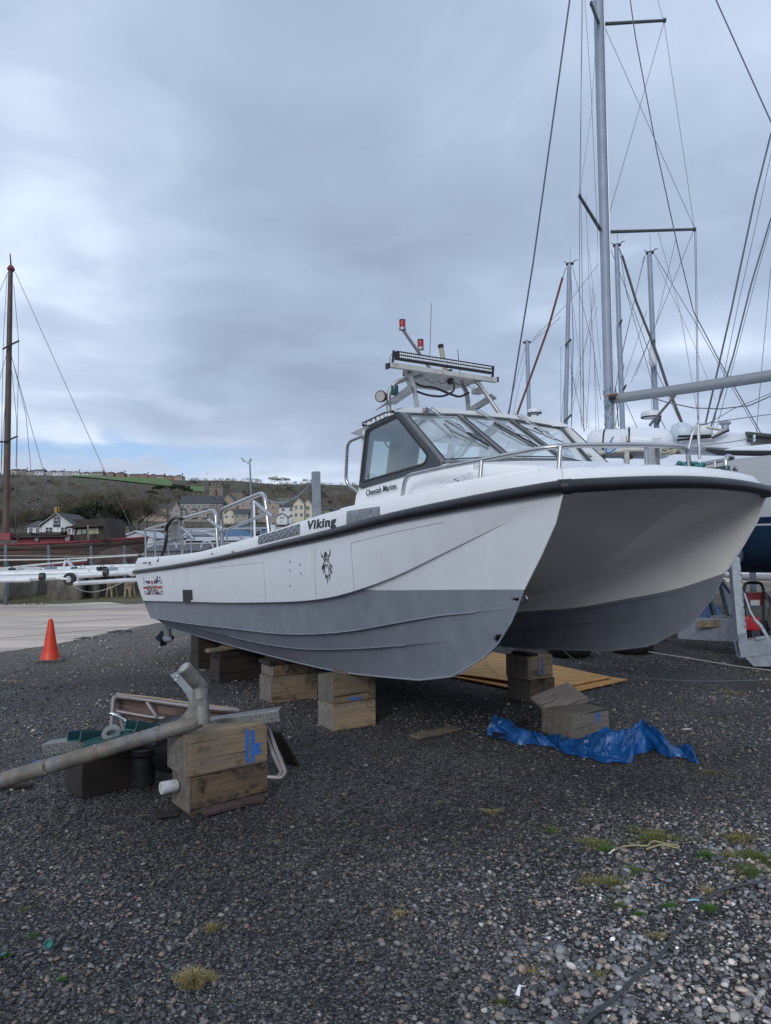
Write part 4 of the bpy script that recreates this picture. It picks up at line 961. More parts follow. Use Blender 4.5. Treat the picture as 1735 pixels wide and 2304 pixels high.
# interior: dash, wheel console, seat
it = MB(); it.box((1.02,1.1,2.08), (.38,1.8,.22)); it.box((.62,.5,1.74), (.35,.4,.5)); it.box((.62,1.6,1.74), (.35,.4,.5)); it.build('console', mat('console_grey', (.16,.165,.17), .7), cabin)
whl = MB(); whl.tube([Vector((.80,.62,2.25))+Matrix.Rotation(R(60),3,'Y')@Vector((.17*math.cos(a),.17*math.sin(a),0)) for a in np.linspace(0,6.2832,25)[:-1]], .012, 6, closed=True); whl.build('steering_wheel', M_black, cabin, smooth=True)
# deck moulding (raised toe line)
for side in (0, 1):
    for (t0, t1) in ((.47,1.10),(1.75,2.45)) :
        pts = [(t, tv_(t)+.06 if not side else SP-tv_(t)-.06, th_(t)+.008) for t in np.linspace(t0, t1, 10)]
        o = MB().tube(pts, .014, 8).build('deck_moulding', M_white, boat, smooth=True)

# ------------------------------------------------------------------ rails
def rail(pts, r=.016, name='handrail', rad=.08, mt=M_steel, parent=boat, n=10):
    return MB().tube(arc(pts, rad, 5), r, n).build(name, mt, parent, smooth=True)
dh = lambda t: th_(t)
bowr = rail([(1.05,-.06,1.99),(1.07,-.04,2.17),(1.50,-.03,2.19),(1.93,0,2.205),(2.40,.10,2.235),(2.52,.22,2.245),(2.56,.85,2.275),(2.50,1.45,2.30),(2.44,1.60,2.28),(2.42,1.62,2.12)], .017, 'bow_rail', .10)
for a, b_ in (((1.94,.0,2.20),(1.94,-.02,2.05)), ((2.50,.18,2.24),(2.50,.16,2.09)), ((2.52,1.0,2.275),(2.52,1.0,2.10))): rail([a, b_], .015, 'rail_post', parent=bowr)
br2 = rail([(2.42,2.10,2.09),(2.42,2.10,2.27),(2.34,2.36,2.27),(1.9,2.44,2.25),(1.9,2.44,2.06)], .017, 'bow_rail', .08); br2['label'] = 'short rail on the far bow'
rail([(2.15,2.38,2.26),(2.15,2.36,2.08)], .013, 'rail_post', parent=br2)
o = rail([(.25,.085,2.60),(.05,.04,2.57),(.0,.04,2.20),(.12,.085,2.12)], .015, 'door_grab_rail', .07)
p = MB(); p.lathe([(.045,0),(.045,.2),(.047,.205),(.047,.215),(.02,.222)], 14, (2.2,1.51,2.13)); p.build('mooring_post', M_steel, boat, smooth=True)
cl = MB(); cl.box((2.55,1.93,2.115), (.10,.12,.02)); cl.box((2.55,1.90,2.14), (.08,.03,.05)); cl.box((2.55,1.97,2.14), (.08,.03,.05)); cl.tube([(2.55,1.88,2.15),(2.55,1.99,2.15)], .014, 8); cl.build('bow_roller', M_steel, boat)
# teal rope heap and float line on the foredeck
def ropeheap(c, rad, n, r, name, mt, parent=None, seed=1, zh=.06):
    rr = random.Random(seed); pts = []
    for k in range(n):
        a = k*.9+rr.uniform(-.6,.6); q = rad*rr.uniform(.25, 1); pts.append(Vector(c)+Vector((q*math.cos(a), q*math.sin(a), zh*rr.random())))
    sp_ = []
    for k in range(len(pts)-1):
        for j in range(5):
            t = j/5; p0 = pts[max(0,k-1)]; p1 = pts[k]; p2 = pts[k+1]; p3 = pts[min(len(pts)-1,k+2)]
            sp_.append(.5*((2*p1)+(p2-p0)*t+(2*p0-5*p1+4*p2-p3)*t*t+(3*p1-p0-3*p2+p3)*t**3))
    return MB().tube(sp_, r, 5).build(name, mt, parent, smooth=True)
M_teal = mat('teal_rope', (.06,.22,.21), .8, var=.3, vscale=40)
o = ropeheap(tuple(bw(2.35,1.70,2.12)), .14, 70, .006, 'rope_heap', M_teal, seed=4, zh=.09); tag(o, 'tangled teal rope heaped on the foredeck beside the bow roller', 'rope')
o = MB().tube([bw(*q) for q in ((2.36,1.72,2.14),(2.4,1.8,2.16),(2.45,1.88,2.155),(2.52,1.93,2.165),(2.6,1.95,2.13),(2.45,2.0,2.13),(2.3,2.05,2.12))], .009, 6).build('mooring_line', mat('dark_rope', (.05,.06,.06), .9), None, smooth=True); tag(o, 'dark mooring line led through the bow roller of the workboat', 'rope')
# aft rails
bt = lambda t: float(np.interp(t, T_[:,0], T_[:,2]))
def arail(pts, r=.021, **k): return rail(pts, r, 'side_rail', .12, **k)
v0 = -.22
r1 = arail([(-3.95,v0,bt(-3.95)-.01),(-3.95,v0,2.03),(-2.66,v0,2.09),(-2.60,v0,bt(-2.6)-.01)])
rail([(-3.93,v0,1.80),(-2.62,v0,1.85)], .014, 'rail_bar', parent=r1)
r2_ = arail([(-2.46,v0,bt(-2.46)-.01),(-2.47,v0,2.08),(-1.22,v0,2.20),(-1.12,v0,bt(-1.12)-.01)], .023)
rail([(-2.45,v0,1.82),(-1.16,v0,1.98)], .014, 'rail_bar', parent=r2_)
r3_ = rail([(-5.72,v0,1.50),(-5.74,v0,1.93),(-3.97,v0,2.02)], .016, 'stern_rail', .02)
for t in (-5.22,-4.58): rail([(t,v0,bt(t)-.01),(t,v0,1.93+.09*(t+5.74)/1.77)], .015, 'rail_post', parent=r3_)
rail([(-5.73,v0,1.70),(-3.97,v0,1.79)], .012, 'rail_bar', parent=r3_)
# port rails
v1 = SP+.22
rp = arail([(-3.95,v1,bt(-3.95)-.01),(-3.95,v1,2.03),(-2.66,v1,2.09),(-2.60,v1,bt(-2.6)-.01)]); 
rp2 = arail([(-2.46,v1,bt(-2.46)-.01),(-2.47,v1,2.08),(-1.22,v1,2.20),(-1.12,v1,bt(-1.12)-.01)])
rp3 = rail([(-5.74,v0,1.93),(-5.76,1.1,1.93),(-5.74,v1,1.93),(-5.74,v1,1.5)], .016, 'stern_rail', .05)
for v in (.5,1.1,1.7): rail([(-5.75,v,1.5),(-5.75,v,1.93)], .014, 'rail_post', parent=rp3)
rail([(-5.75,v0,1.7),(-5.75,v1,1.7)], .012, 'rail_bar', parent=rp3)
# square control board on the stern rail, black hose over it
pb = MB(); pb.box((-4.35,v0+.03,1.86), (.42,.03,.28)); pb.build('control_board', M_alu, boat, bevel=.004)
hz = [z2(190,880), z2(215,830), z2(235,770), z2(238,700), z2(232,630), z2(262,570), z2(300,545), z2(335,560)]
pts = []
for i, q in enumerate(hz):
    t, h = bpx(*q, -.30 if i > 0 else -.35); pts.append((t, -.30+(-.06 if i == 0 else 0)+.02*i*.3, h))
MB().tube(arc(pts, .15, 4), .024, 8).build('bilge_hose', mat('black_hose', (.01,.01,.011), .35), boat, smooth=True)
# rod holders strapped to the rails
for (x0,y0,x1,y1) in ((365,620,455,710),(565,565,670,640),(920,440,1045,545)):
    a = bpx(*z2(x0,y0), v0-.03); b_ = bpx(*z2(x1,y1), v0-.03)
    mb = MB(); mb.tube([(a[0],v0-.03,a[1]), (b_[0],v0-.03,b_[1])], .022, 10); mb.build('rod_holder', M_steel, boat, smooth=True)
for (x0,y0,x1,y1) in ((1000,555,1055,640),(800,690,830,720)):
    a = bpx(*z2(x0,y0), .1); b_ = bpx(*z2(x1,y1), .1); MB().tube([(a[0],.1,a[1]), (b_[0],.1,b_[1])], .018, 8).build('rod_holder', M_alu, boat, smooth=True)
a = bpx(*z2(905,420), .9); b_ = bpx(*z2(912,695), .9); MB().tube([(a[0],.9,a[1]), (a[0],.9,1.0)], .016, 8).build('deck_pole', M_white, boat, smooth=True)
a = bpx(*z2(1050,600), -.05); MB().tube([(a[0],-.05,a[1]), (a[0],-.05,1.7)], .028, 10).build('bulwark_socket', M_white, boat, smooth=True)
# square steel mooring post and chain
po = MB(); po.box((-.12,-.20,2.04), (.062,.062,.54)); po.build('tall_post', M_galv, boat, bevel=.006)
a = Vector((-1.17,v0,2.12)); b_ = Vector((-.17,-.20,2.24)); n = 34; ch = None
chroot = thing('chain', None, None); chroot.parent = boat
for k in range(n):
    u = (k+.5)/n; p = a.lerp(b_, u); p.z -= .17*4*u*(1-u)*.62; u2 = u+.01; p2 = a.lerp(b_, u2); p2.z -= .17*4*u2*(1-u2)*.62; d = (p2-p).normalized()
    if ch is None:
        m_ = MB(); m_.tube([(.019*math.cos(q)*1.2, .0095*math.sin(q), 0) for q in np.linspace(0, 6.2832, 11)[:-1]],   .0034, 5, closed=True); o = m_.build('link', M_galv, chroot, smooth=True); ch = o
    else:
        o = ch.copy(); col.objects.link(o)
    o.parent = chroot; o.matrix_local = Matrix.Translation(p) @ d.to_track_quat('X', 'Z').to_matrix().to_4x4() @ Matrix.Rotation(R(90*(k % 2)+20), 4, 'X')
# outdrive and propeller at the stern, aft bottom
def prop(v):
    t, h = -5.35, .33
    dr = MB(); dr.tube([(t+.02,v,.62),(t-.05,v,.42),(t-.06,v,.30)], [.07,.06,.055], 10); dr.tube([(t+.12,v,.27),(t,v,.27),(t-.14,v,.27),(t-.2,v,.27)], [.015,.055,.055,.03], 12); dr.box((t,v,.60), (.34,.12,.03))
    dr.beam((t-.02,v,.27),(t+.0,v,.14),.015,.12); d_ = dr.build('stern_drive', mat('drive_grey', (.22,.23,.25), .5, var=.3, dirt=.5, dirtcol=(.03,.04,.05), dscale=12), boat, smooth=True)
    for kk, tt in ((0,t-.17),(1,t-.23)):
        for b in range(3):
            a0 = b*2.094+kk*1.0; P = []
            for i in range(6):
                r_ = .03+.10*i/5; wdt = .075*math.sin(math.pi*(.15+.8*i/5))+.01; row = []
                for j in range(5):
                    s_ = (j/4-.5)*2*wdt; ang = a0+s_/max(.05, r_)*.8; row.append((tt+s_*.45*(1 if kk else -1), v+r_*math.cos(ang), .27+r_*math.sin(ang)))
                P.append(row)
            mb = MB(); mb.grid(P); mb.grid([[(x+.006, y, z) for x, y, z in r] for r in P], 0, True); mb.build('propeller_blade', mat('prop_dark', (.02,.035,.045), .35, var=.3), d_, smooth=True)
prop(.0); prop(SP)

# ------------------------------------------------------------------ roof gantry
gz = lambda x, y: (860+x*.16807, 700+y*.16807)
gan = thing('gantry', None, None); gan.parent = boat
for s in (0, 1):
    f = (lambda v: v) if s == 0 else (lambda v: SP-v)
    rail([(-.10,f(.60),2.72),(-.10,f(.60),3.10),(-.06,f(.66),3.20),(.02,f(.78),3.235),(.12,f(.85),3.25)], .024, 'rear_leg', .16, M_alu, gan)
    rail([(.40,f(.58),2.84),(.24,f(.66),3.12),(.14,f(.68),3.25),(.05,f(.78),3.26)], .021, 'front_leg', .06, M_alu, gan)
    fp = MB(); fp.box((.40,f(.58),rh(.4,.58)+.012), (.10,.26,.012)); fp.build('foot_plate', M_steel, gan)
    sh = MB(); sh.prism([(-.30,2.955),(.30,3.10),(.30,3.02)], lambda t, h: (t, f(.60)-.03, h), lambda t, h: (t, f(.60)-.018, h))
    sh.add([(-.30,f(.60)-.03,2.955),(-.12,f(.60)-.03,2.99),(-.12,f(.60)+.09,2.99),(.25,f(.60)+.09,3.07),(.30,f(.60)-.03,3.095)], [(0,1,2,3,4)]); sh.build('lamp_shelf', M_alu, gan)
q = (.10,.555,3.125)
nl = MB(); nl.lathe([(.034,0),(.036,.01),(.036,.075),(.034,.085)], 12, (.06,.565,3.045)); nl.build('green_lamp', mat('green_lens', (.01,.06,.055), .2), gan, smooth=True)
sl = MB(); Mx = Matrix.Rotation(R(78),3,'Y') @ Matrix.Rotation(R(14),3,'X')
rot = Vector((.45,-.75,-.05)).to_track_quat('Z','X').to_matrix()
sl.lathe([(.02,-.05),(.052,-.035),(.058,0),(.058,.012),(.050,.012)], 18, (-.13,.53,3.06), rot); o = sl.build('spot_lamp', M_black, gan, smooth=True)
MB().lathe([(.050,.0),(.048,.004)], 18, Vector((-.13,.53,3.06))+rot@Vector((0,0,.012)), rot).build('spot_lens', mat('lamp_lens', (.45,.42,.38), .15, .3), o)
pm = MB(); P = [[(-.10,.80,3.20),(-.10,1.39,3.20)],[(.14,.62,3.245),(.14,1.57,3.235)]]
M_dirtw = mat('grubby_white_panel', (.50,.49,.46), .6, var=.2, vscale=6, dirt=.6, dirtcol=(.22,.20,.16), dscale=4)
pm.add([(-.14,.86,3.18),(-.14,1.33,3.18),(.15,1.60,3.255),(.15,.60,3.265),(-.14,.86,3.20),(-.14,1.33,3.20),(.15,1.60,3.275),(.15,.60,3.285)], [(0,3,2,1),(4,5,6,7),(0,1,5,4),(1,2,6,5),(2,3,7,6),(3,0,4,7)]); pm.build('equipment_plate', M_dirtw, gan)
bm_ = MB(); bm_.beam((.17,.43,3.292),(.17,1.74,3.272), .05, .045); bm_.build('cross_beam', M_dirtw, gan, bevel=.004)
for y in (.42,1.75): MB().box((.17,y,3.28), (.055,.018,.05)).build('end_cap', M_black, gan)
# light bar
lb = thing('light_bar', None, None); lb.parent = gan
c0, c1 = Vector((.19,.50,3.385)), Vector((.19,1.67,3.368)); tl = Matrix.Rotation(R(0),3,'X')
hb = MB(); hb.beam(c0, c1, .05, .078); 
for k in range(24): hb.beam(c0.lerp(c1,(k+.5)/24)+Vector((-.03,0,0)), c0.lerp(c1,(k+.5)/24)+Vector((-.045,0,0)), .004, .06)
LBH = hb.build('light_housing', M_black, gan, bevel=.003); bpy.data.objects.remove(lb)
Mlens = mat('led_lens', (.72,.76,.8), .2, 0, var=.3, vscale=60); Mrefl = mat('led_cell', (.25,.28,.32), .2, .6)
ln = MB()
for k in range(50):
    for j in (-1, 1):
        p = c0.lerp(c1, .02+(k+.5)/50*.96)+Vector((.027,0,.015*j)); ln.lathe([(.0112,0),(.0105,.003),(.004,.005)], 6, p, Matrix.Rotation(R(90),3,'Y'))
o = ln.build('led_lens', Mlens, LBH); o['kind'] = 'stuff'
for k in (0, 1):
    p = (c0, c1)[k]; s = -1 if k == 0 else 1; MB().beam(p+Vector((0,s*.022,.045)), p+Vector((-.02,s*.026,-.085)), .03, .008, upv=(0,1,0)).build('bracket', M_black, LBH)
MB().tube(arc([c0+Vector((0,-.03,.02)), c0+Vector((-.02,-.06,-.02)), c0+Vector((-.02,-.05,-.07)), (.15,.52,3.27)], .03), .003, 5).build('lamp_cable', M_black, LBH)
# mast lights, antennas
def seg(a, b, r, name, mt, parent=gan, n=10): return MB().tube([a, b], r, n).build(name, mt, parent, smooth=True)
pa, pb_ = (-.10,.785,3.745), (-.10,1.13,3.36); sg_ = seg(pa, pb_, .017, 'signal_mast', M_alu)
Mred = mat('red_lens', (.32,.015,.02), .3, var=.15)
def redlamp(t, v, h, par):
    o = MB().lathe([(.036,0),(.036,.022),(.030,.026)], 14, (t,v,h-.01)).build('lamp_base', M_alu, par, smooth=True)
    MB().lathe([(.030,0),(.031,.022),(.031,.060),(.030,.064)], 14, (t,v,h+.016)).build('red_lens', Mred, o, smooth=True); MB().lathe([(.031,0),(.031,.012),(.02,.016)], 14, (t,v,h+.080)).build('lamp_cap', M_black, o, smooth=True)
redlamp(-.10,.785,3.745, sg_); redlamp(-.10,1.00,3.575, sg_)
seg((-.10,1.102,3.40), (-.10,1.150,4.06), .0028, 'whip_antenna', M_black)
seg((-.10,1.505,3.25), (-.10,1.472,3.62), .004, 'whip_antenna', M_black)
seg((.02,1.21,3.33), (.02,1.16,3.60), .026, 'radome_tube', mat('ivory_plastic', (.42,.40,.30), .4, var=.1), n=14); seg((.02,1.165,3.575), (.02,1.158,3.61), .029, 'tube_cap', M_black, n=14)
seg((.10,1.21,3.20), (.10,1.195,3.34), .032, 'black_holder', M_black, n=14)
seg((-.08,1.41,3.25), (-.08,1.41,3.36), .017, 'short_stub', M_alu); seg((.0,.72,3.25), (.0,.72,3.36), .013, 'short_stub', M_black)
MB().tube(arc([(.16,1.20,3.20),(.17,1.20,3.12),(.12,1.10,3.06),(.02,.98,3.08),(-.08,.90,3.14)], .08), .011, 6).build('cable', M_black, gan, smooth=True)
MB().tube(arc([(.1,.72,3.19),(.1,.85,3.14),(.1,1.0,3.15),(.05,1.2,3.12),(0,1.4,3.10),(0,1.52,3.16)], .08), .012, 6).build('cable', M_black, gan, smooth=True)
for k in range(7):
    a = random.uniform(.7,1.5); MB().tube(arc([(.12,a,3.22),(.13,a+.05,3.20-random.random()*.05),(.1,a+.12,3.21)], .03, 3), .0035, 4).build('cable', M_black, gan)
MB().box((-.02,1.66,3.19), (.10,.10,.06)).build('horn', M_dirtw, gan, bevel=.01)
# ------------------------------------------------------------------ timber blocks under the hulls
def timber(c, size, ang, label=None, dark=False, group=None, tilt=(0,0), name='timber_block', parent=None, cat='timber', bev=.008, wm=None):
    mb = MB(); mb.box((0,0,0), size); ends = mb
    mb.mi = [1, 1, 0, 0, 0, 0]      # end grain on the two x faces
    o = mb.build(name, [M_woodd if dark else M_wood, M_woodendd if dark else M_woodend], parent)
    bm = bmesh.new(); bm.from_mesh(o.data); bmesh.ops.bevel(bm, geom=list(bm.edges), offset=bev, segments=2, affect='EDGES')
    bmesh.ops.subdivide_edges(bm, edges=[e for e in bm.edges if e.calc_length() > .12], cuts=3, use_grid_fill=True)
    rr = random.Random(hash((round(c[0],2), round(c[1],2), round(c[2],2))) & 0xffff)
    for v in bm.verts: v.co += Vector((rr.uniform(-1,1), rr.uniform(-1,1), rr.uniform(-1,1)))*.0016
    bm.to_mesh(o.data); bm.free()
    o.location = c; o.rotation_euler = (tilt[0], tilt[1], ang)
    if wm: o.data.materials[0] = wm
    if label: tag(o, label, cat, group)
    return o
AL = math.atan2(.545, .8384)     # cross-boat direction
ux, uy = Vector((.8384,.545,0)), Vector((-.545,.8384,0))
def corner(px_, py_): q = atz(px_, py_, 0); return Vector((q.x, q.y, 0))
def stack(c0, L, W, layers, labels, group='timber blocks propping the hulls', darks=None):
    z = 0; out = []
    for i, (h, dx, da, l_, w_) in enumerate(layers):
        c = c0 + ux*(L/2+dx) + uy*(W/2); l2, w2 = (l_ or L), (w_ or W)
        o = timber((c.x, c.y, z+h/2), (l2, w2, h-.002), AL+da, labels[i], darks[i] if darks else False, group); z += h; out.append(o)
    return out
def bluemark(o, xs_, h0, h1, w, y):      # brush marks on the front face of a block (local coordinates)
    rr = random.Random(len(bpy.data.objects))
    for x in xs_:
        mb = MB(); nb = max(3, int(w/.006))      # a stroke is a bundle of bristle streaks with ragged ends and gaps
        for i in range(nb):
            xi = x-w/2+w*(i+.5)/nb; z = h0+(h1-h0)*rr.uniform(0, .16); ze = h1-(h1-h0)*rr.uniform(0, .12)
            while z < ze:
                l = (h1-h0)*rr.uniform(.08, .4); z2 = min(ze, z+l); a = w/nb*rr.uniform(.35, .62); dx = rr.uniform(-.001, .001); mb.add([(xi-a+dx,y,z),(xi+a+dx,y,z),(xi+a,y,z2),(xi-a,y,z2)], [(0,1,2,3)]); z = z2+(h1-h0)*rr.choice((0,0,.01,.04))
        mb.build('paint_stroke', M_blue, o)['kind'] = 'stuff'
c = corner(751, 1647)
s4 = stack(c, .44, .30, [(.235,0,.0,None,None),(.235,.0,.015,None,None)], ['lower front timber block under the near hull, stained pink at its left end','upper front timber block of the near hull, its smeared blue mark on a lower edge'])
timber((c+ux*.20+uy*.15+Vector((0,0,.487))), (.13,.26,.03), AL, 'thin pinkish packing board on the front timber stack under the near hull', group='packing boards on the timber blocks')
bluemark(s4[1], [-.0], -.10,-.075,.12, -.1525)
c = corner(611, 1584)
s3 = stack(c, .54, .32, [(.27,0,0,None,None),(.12,.03,.02,.56,.30)], ['tall pale timber block with a dark smudge, second stack from the bow','darker thin timber on the second stack from the bow under the near hull'], darks=[False, True])
timber((c+ux*.12+uy*.15+Vector((0,0,.415))), (.28,.28,.045), AL+.03, 'short grey board topping the second stack from the bow', dark=True, group='packing boards on the timber blocks')
c = corner(494, 1537)
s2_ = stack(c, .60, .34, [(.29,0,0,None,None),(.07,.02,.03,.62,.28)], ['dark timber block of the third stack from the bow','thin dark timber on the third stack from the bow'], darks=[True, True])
timber((c+ux*.02+uy*.12+Vector((0,0,.385))), (.30,.10,.045), AL+.2, 'pale wooden stick jutting left from the third timber stack', group='packing boards on the timber blocks')
timber((c+ux*.24+uy*.14+Vector((0,0,.40))), (.30,.25,.03), AL, 'reddish packing board on the third timber stack', group='packing boards on the timber blocks')
c = corner(447, 1506)
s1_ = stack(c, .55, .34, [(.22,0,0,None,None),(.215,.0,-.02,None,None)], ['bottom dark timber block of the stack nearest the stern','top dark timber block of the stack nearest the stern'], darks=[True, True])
c = corner(1192, 1583)
s5 = stack(c, .37, .34, [(.235,0,0,None,None),(.235,-.02,-.02,.36,None)], ['lower timber block under the far hull beside the plywood','upper timber block under the far hull with two blue stripes'])
timber((c+ux*.10+uy*.17+Vector((0,0,.485))), (.14,.28,.03), AL, 'small red brown packing piece on the far hull stack', dark=True, group='packing boards on the timber blocks')
s5[0].data.materials[0] = M_woodc; s3[1].data.materials[0] = M_woodc; s3[1].data.materials[1] = M_woodend
bluemark(s5[1], [-.03,.03], -.10,.115,.016, -.173)
# far hull, further aft: stacks one can glimpse in the dark
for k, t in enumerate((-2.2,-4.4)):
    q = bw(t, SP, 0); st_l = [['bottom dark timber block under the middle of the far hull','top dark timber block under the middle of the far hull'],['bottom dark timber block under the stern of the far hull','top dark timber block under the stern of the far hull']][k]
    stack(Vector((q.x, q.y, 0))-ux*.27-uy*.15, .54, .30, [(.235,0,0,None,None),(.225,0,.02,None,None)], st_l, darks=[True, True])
timber(Vector((0.42,6.45,.02)), (.5,.14,.025), AL+.05, 'flat pale board on the gravel under the near forefoot')
# plywood sheets
def sheet(pts, name, label, th=.012, sag=.0, z=.03, mt=None, cat='plywood', zs=None):
    p = [atz(x, y, z) for x, y in pts]; zs = zs or [z]*4; P = []
    for i in range(11):
        row = []
        for j in range(9):
            a = p[0].lerp(p[1], i/10); b_ = p[3].lerp(p[2], i/10); q = a.lerp(b_, j/8); zz = (zs[0]*(1-i/10)+zs[1]*i/10)*(1-j/8)+(zs[3]*(1-i/10)+zs[2]*i/10)*j/8
            row.append((q.x, q.y, zz+sag*math.sin(math.pi*i/10)*math.sin(math.pi*(.2+.8*j/8))))
        P.append(row)
    mb = MB(); mb.grid([[(x, y, z_+th) for x, y, z_ in r] for r in P]); mb.grid(P, 0, True)
    up = lambda r: [(x, y, z_+th) for x, y, z_ in r]
    for r in (P[0], P[-1], [r[0] for r in P], [r[-1] for r in P]): mb.grid([r, up(r)])
    o = mb.build(name, mt or M_ply); tag(o, label, cat); return o
sheet([(1245,1568),(1000,1520),(1090,1478),(1412,1531)], 'plywood_sheet', 'lower sheet of orange brown plywood lying under the far hull, its corner sticking out right', .012, 0, .02)
sheet([(1240,1552),(1015,1516),(1110,1468),(1376,1525)], 'plywood_sheet', 'upper curling sheet of plywood under the far hull', .009, .03, .045, mat('plywood_light', (.52,.25,.07), .7, var=.3, vscale=2.0, col2=(.60,.36,.14), c2=(.42,.6), stretch=(1,6,6), dirt=.3, dirtcol=(.22,.13,.06), dscale=2))
# ropes on the ground
def groundrope(pts, r, name, label, mt, zs=None, cat='rope'):
    P = [atz(x, y, 0) for x, y in pts]; P = [Vector((p.x, p.y, r+.012+(zs[i] if zs else 0))) for i, p in enumerate(P)]
    o = MB().tube(arc(P, .4, 4), r, 6).build(name, mt, None, smooth=True); tag(o, label, cat); return o
groundrope([(1460,1479),(1560,1490),(1650,1503),(1760,1518),(1900,1540)], .006, 'rope', 'pale taut rope lying on the gravel towards the galvanised cradle', M_rope, [.06,.03,.01,.02,.02])
groundrope([(1262,1478),(1290,1500),(1340,1515),(1410,1532),(1560,1537),(1760,1532)], .004, 'rope', 'thin teal string over the plywood corner and across the gravel', mat('thin_teal_string', (.13,.19,.19), .8), [.12,.08,.07,.03,0,0])
groundrope([(1060,1498),(1090,1497),(1105,1520),(1120,1533)], .005, 'cable', 'short cream cable curled on the plywood', mat('cream_cable', (.5,.42,.3), .6), [.09,.09,.09,.08], 'cable')
M_cable = mat('grey_cable', (.055,.058,.065), .5, var=.2)
groundrope([(1290,2340),(1330,2300),(1390,2255),(1440,2200),(1485,2165),(1525,2105),(1545,2070),(1580,2037),(1620,2012),(1670,1999),(1760,1992),(1900,1990)], .008, 'cable', 'dark grey cable winding over the gravel in the front right corner', M_cable, None, 'cable')
groundrope([(1378,1922),(1400,1912),(1430,1908),(1455,1912),(1470,1898),(1490,1904),(1530,1910),(1525,1916),(1490,1906),(1455,1918)], .0045, 'rope', 'short yellowish rope end with a white taped tip by the moss', mat('yellow_rope', (.33,.29,.14), .8))
# white tape tip, blue plastic strips, caps and litter
def litter(px_, py_, shape, mt, label, cat, name):
    q = atz(px_, py_, 0); P = [(q.x+a, q.y+b_, .024+c_) for a, b_, c_ in shape]; mb = MB(); n = len(P)
    mb.add(P+[(x, y, z-.002) for x, y, z in P], [tuple(range(n)), tuple(range(n, 2*n))[::-1]]+[(i, n+i, n+(i+1) % n, (i+1) % n) for i in range(n)]); o = mb.build(name, mt); tag(o, label, cat); return o
M_cyan = mat('pale_blue_plastic', (.25,.55,.65), .4)
litter(1380,1925, [(-.035,-.03,0),(-.028,-.036,0),(.012,.006,.006),(.008,.012,.006)], M_white, 'white taped rope tip lying in the gravel at right front', 'tape', 'tape_end')
litter(1565,2040, [(-.03,.008,.004),(-.01,.002,.01),(.012,.004,.006),(.022,.01,.003),(.018,-.004,.004),(0,-.006,.008),(-.026,-.002,.004)], M_cyan, 'torn pale blue plastic strip beside the grey cable', 'litter', 'plastic_scrap')
litter(1563,2052, [(-.006,0,0),(.004,.012,.004),(.008,-.02,0),(-.002,-.022,0)], M_white, 'tiny white plastic shred below the blue strip', 'litter', 'plastic_scrap')
litter(1170,2245, [(-.02,-.02,0),(.0,.018,.012),(.028,.022,.004),(.006,.01,.01),(-.006,-.03,0)], M_white, 'bent white plastic scrap at the bottom of the picture', 'litter', 'plastic_scrap')
litter(1545,1648, [(-.05,.0,.005),(0,.012,.012),(.05,.0,.006),(.04,-.014,.004),(-.03,-.012,.004)], M_dirtw, 'pale broken shell like scrap on the gravel right of the tarpaulin', 'litter', 'plastic_scrap')
q = atz(112, 2138, 0); mb = MB(); mb.lathe([(.014,0),(.017,.004),(.017,.016),(.014,.018),(.012,.008)], 12, (q.x, q.y, .02), Matrix.Rotation(R(50),3,'X')); o = mb.build('bottle_cap', mat('cap_green', (.01,.16,.13), .4), None, smooth=True); tag(o, 'small dark green plastic ring lying in the gravel at left front', 'cap')
litter(8,2160, [(-.01,-.01,0),(.012,-.008,.004),(.01,.008,.002),(-.008,.01,0)], mat('cap_teal', (.01,.12,.14), .4), 'dark teal scrap at the left edge of the gravel', 'litter', 'plastic_scrap')

# ------------------------------------------------------------------ blue tarpaulin, loose block and board on it
def fbm(x, y, seed=0):
    v = 0
    for k, (f, a) in enumerate(((1,1),(2.1,.5),(4.3,.27),(8.7,.14))):
        v += a*math.sin(f*x*1.7+seed+k*1.3+1.4*math.sin(f*y*1.1+k+seed))*math.cos(f*y*1.9+seed*2-k+1.1*math.sin(f*x*.9+k))
    return v
def tarp(spine, name, label, mt, nseg=260, nw=80, amp=.07, seed=3):
    pts = [atz(x, y, 0) for x, y, *_ in spine]; W = [w for _, _, w, _ in spine]; H = [h for _, _, _, h in spine]
    n = len(pts); P = []
    for i in range(nseg+1):
        s = i/nseg*(n-1); k = min(n-2, int(s)); f = s-k; f2 = f*f*(3-2*f); c_ = pts[k].lerp(pts[k+1], f); w = W[k]*(1-f2)+W[k+1]*f2; hh = H[k]*(1-f2)+H[k+1]*f2
        d = (pts[k+1]-pts[k]).normalized(); row = []
        for j in range(nw+1):
            u = j/nw*2-1; prof = (1-abs(u)**2.6)
            a, b_ = s*1.0, u*w*5
            q1 = fbm(a*1.1, b_*.9, seed)*.5; q2 = fbm(a*2.3+.5*b_, b_*1.6, seed+5)*.5
            f1 = .5+.5*math.sin(1.25*a+1.7*b_+2.2*q1+.6); f2 = .5+.5*math.sin(2.6*a-3.6*b_+3.0*q2); f3 = .5+.5*math.sin(6.5*a+6.5*b_+4*q1+3*q2)
            cr_ = (1-abs(math.sin(1.9*a+3.1*b_+2.5*q2)))**3
            z = prof**.8*hh*(.15+1.45*f1**1.3)+prof**.6*(.030*f2**2+.011*f3**2+.026*cr_)+.010
            off = Vector((.0, 1, 0))*u*w*(1+.28*math.sin(s*3.1+seed)+.16*math.sin(s*7.3+seed))+Vector((1,0,0))*(.06*q1+.03*q2)
            row.append((c_.x+off.x, c_.y+off.y+.02*q2, max(.008, z)))
        P.append(row)
    o = MB().grid(P).build(name, mt, None, smooth=True, angle=28); tag(o, label, 'tarpaulin'); return o
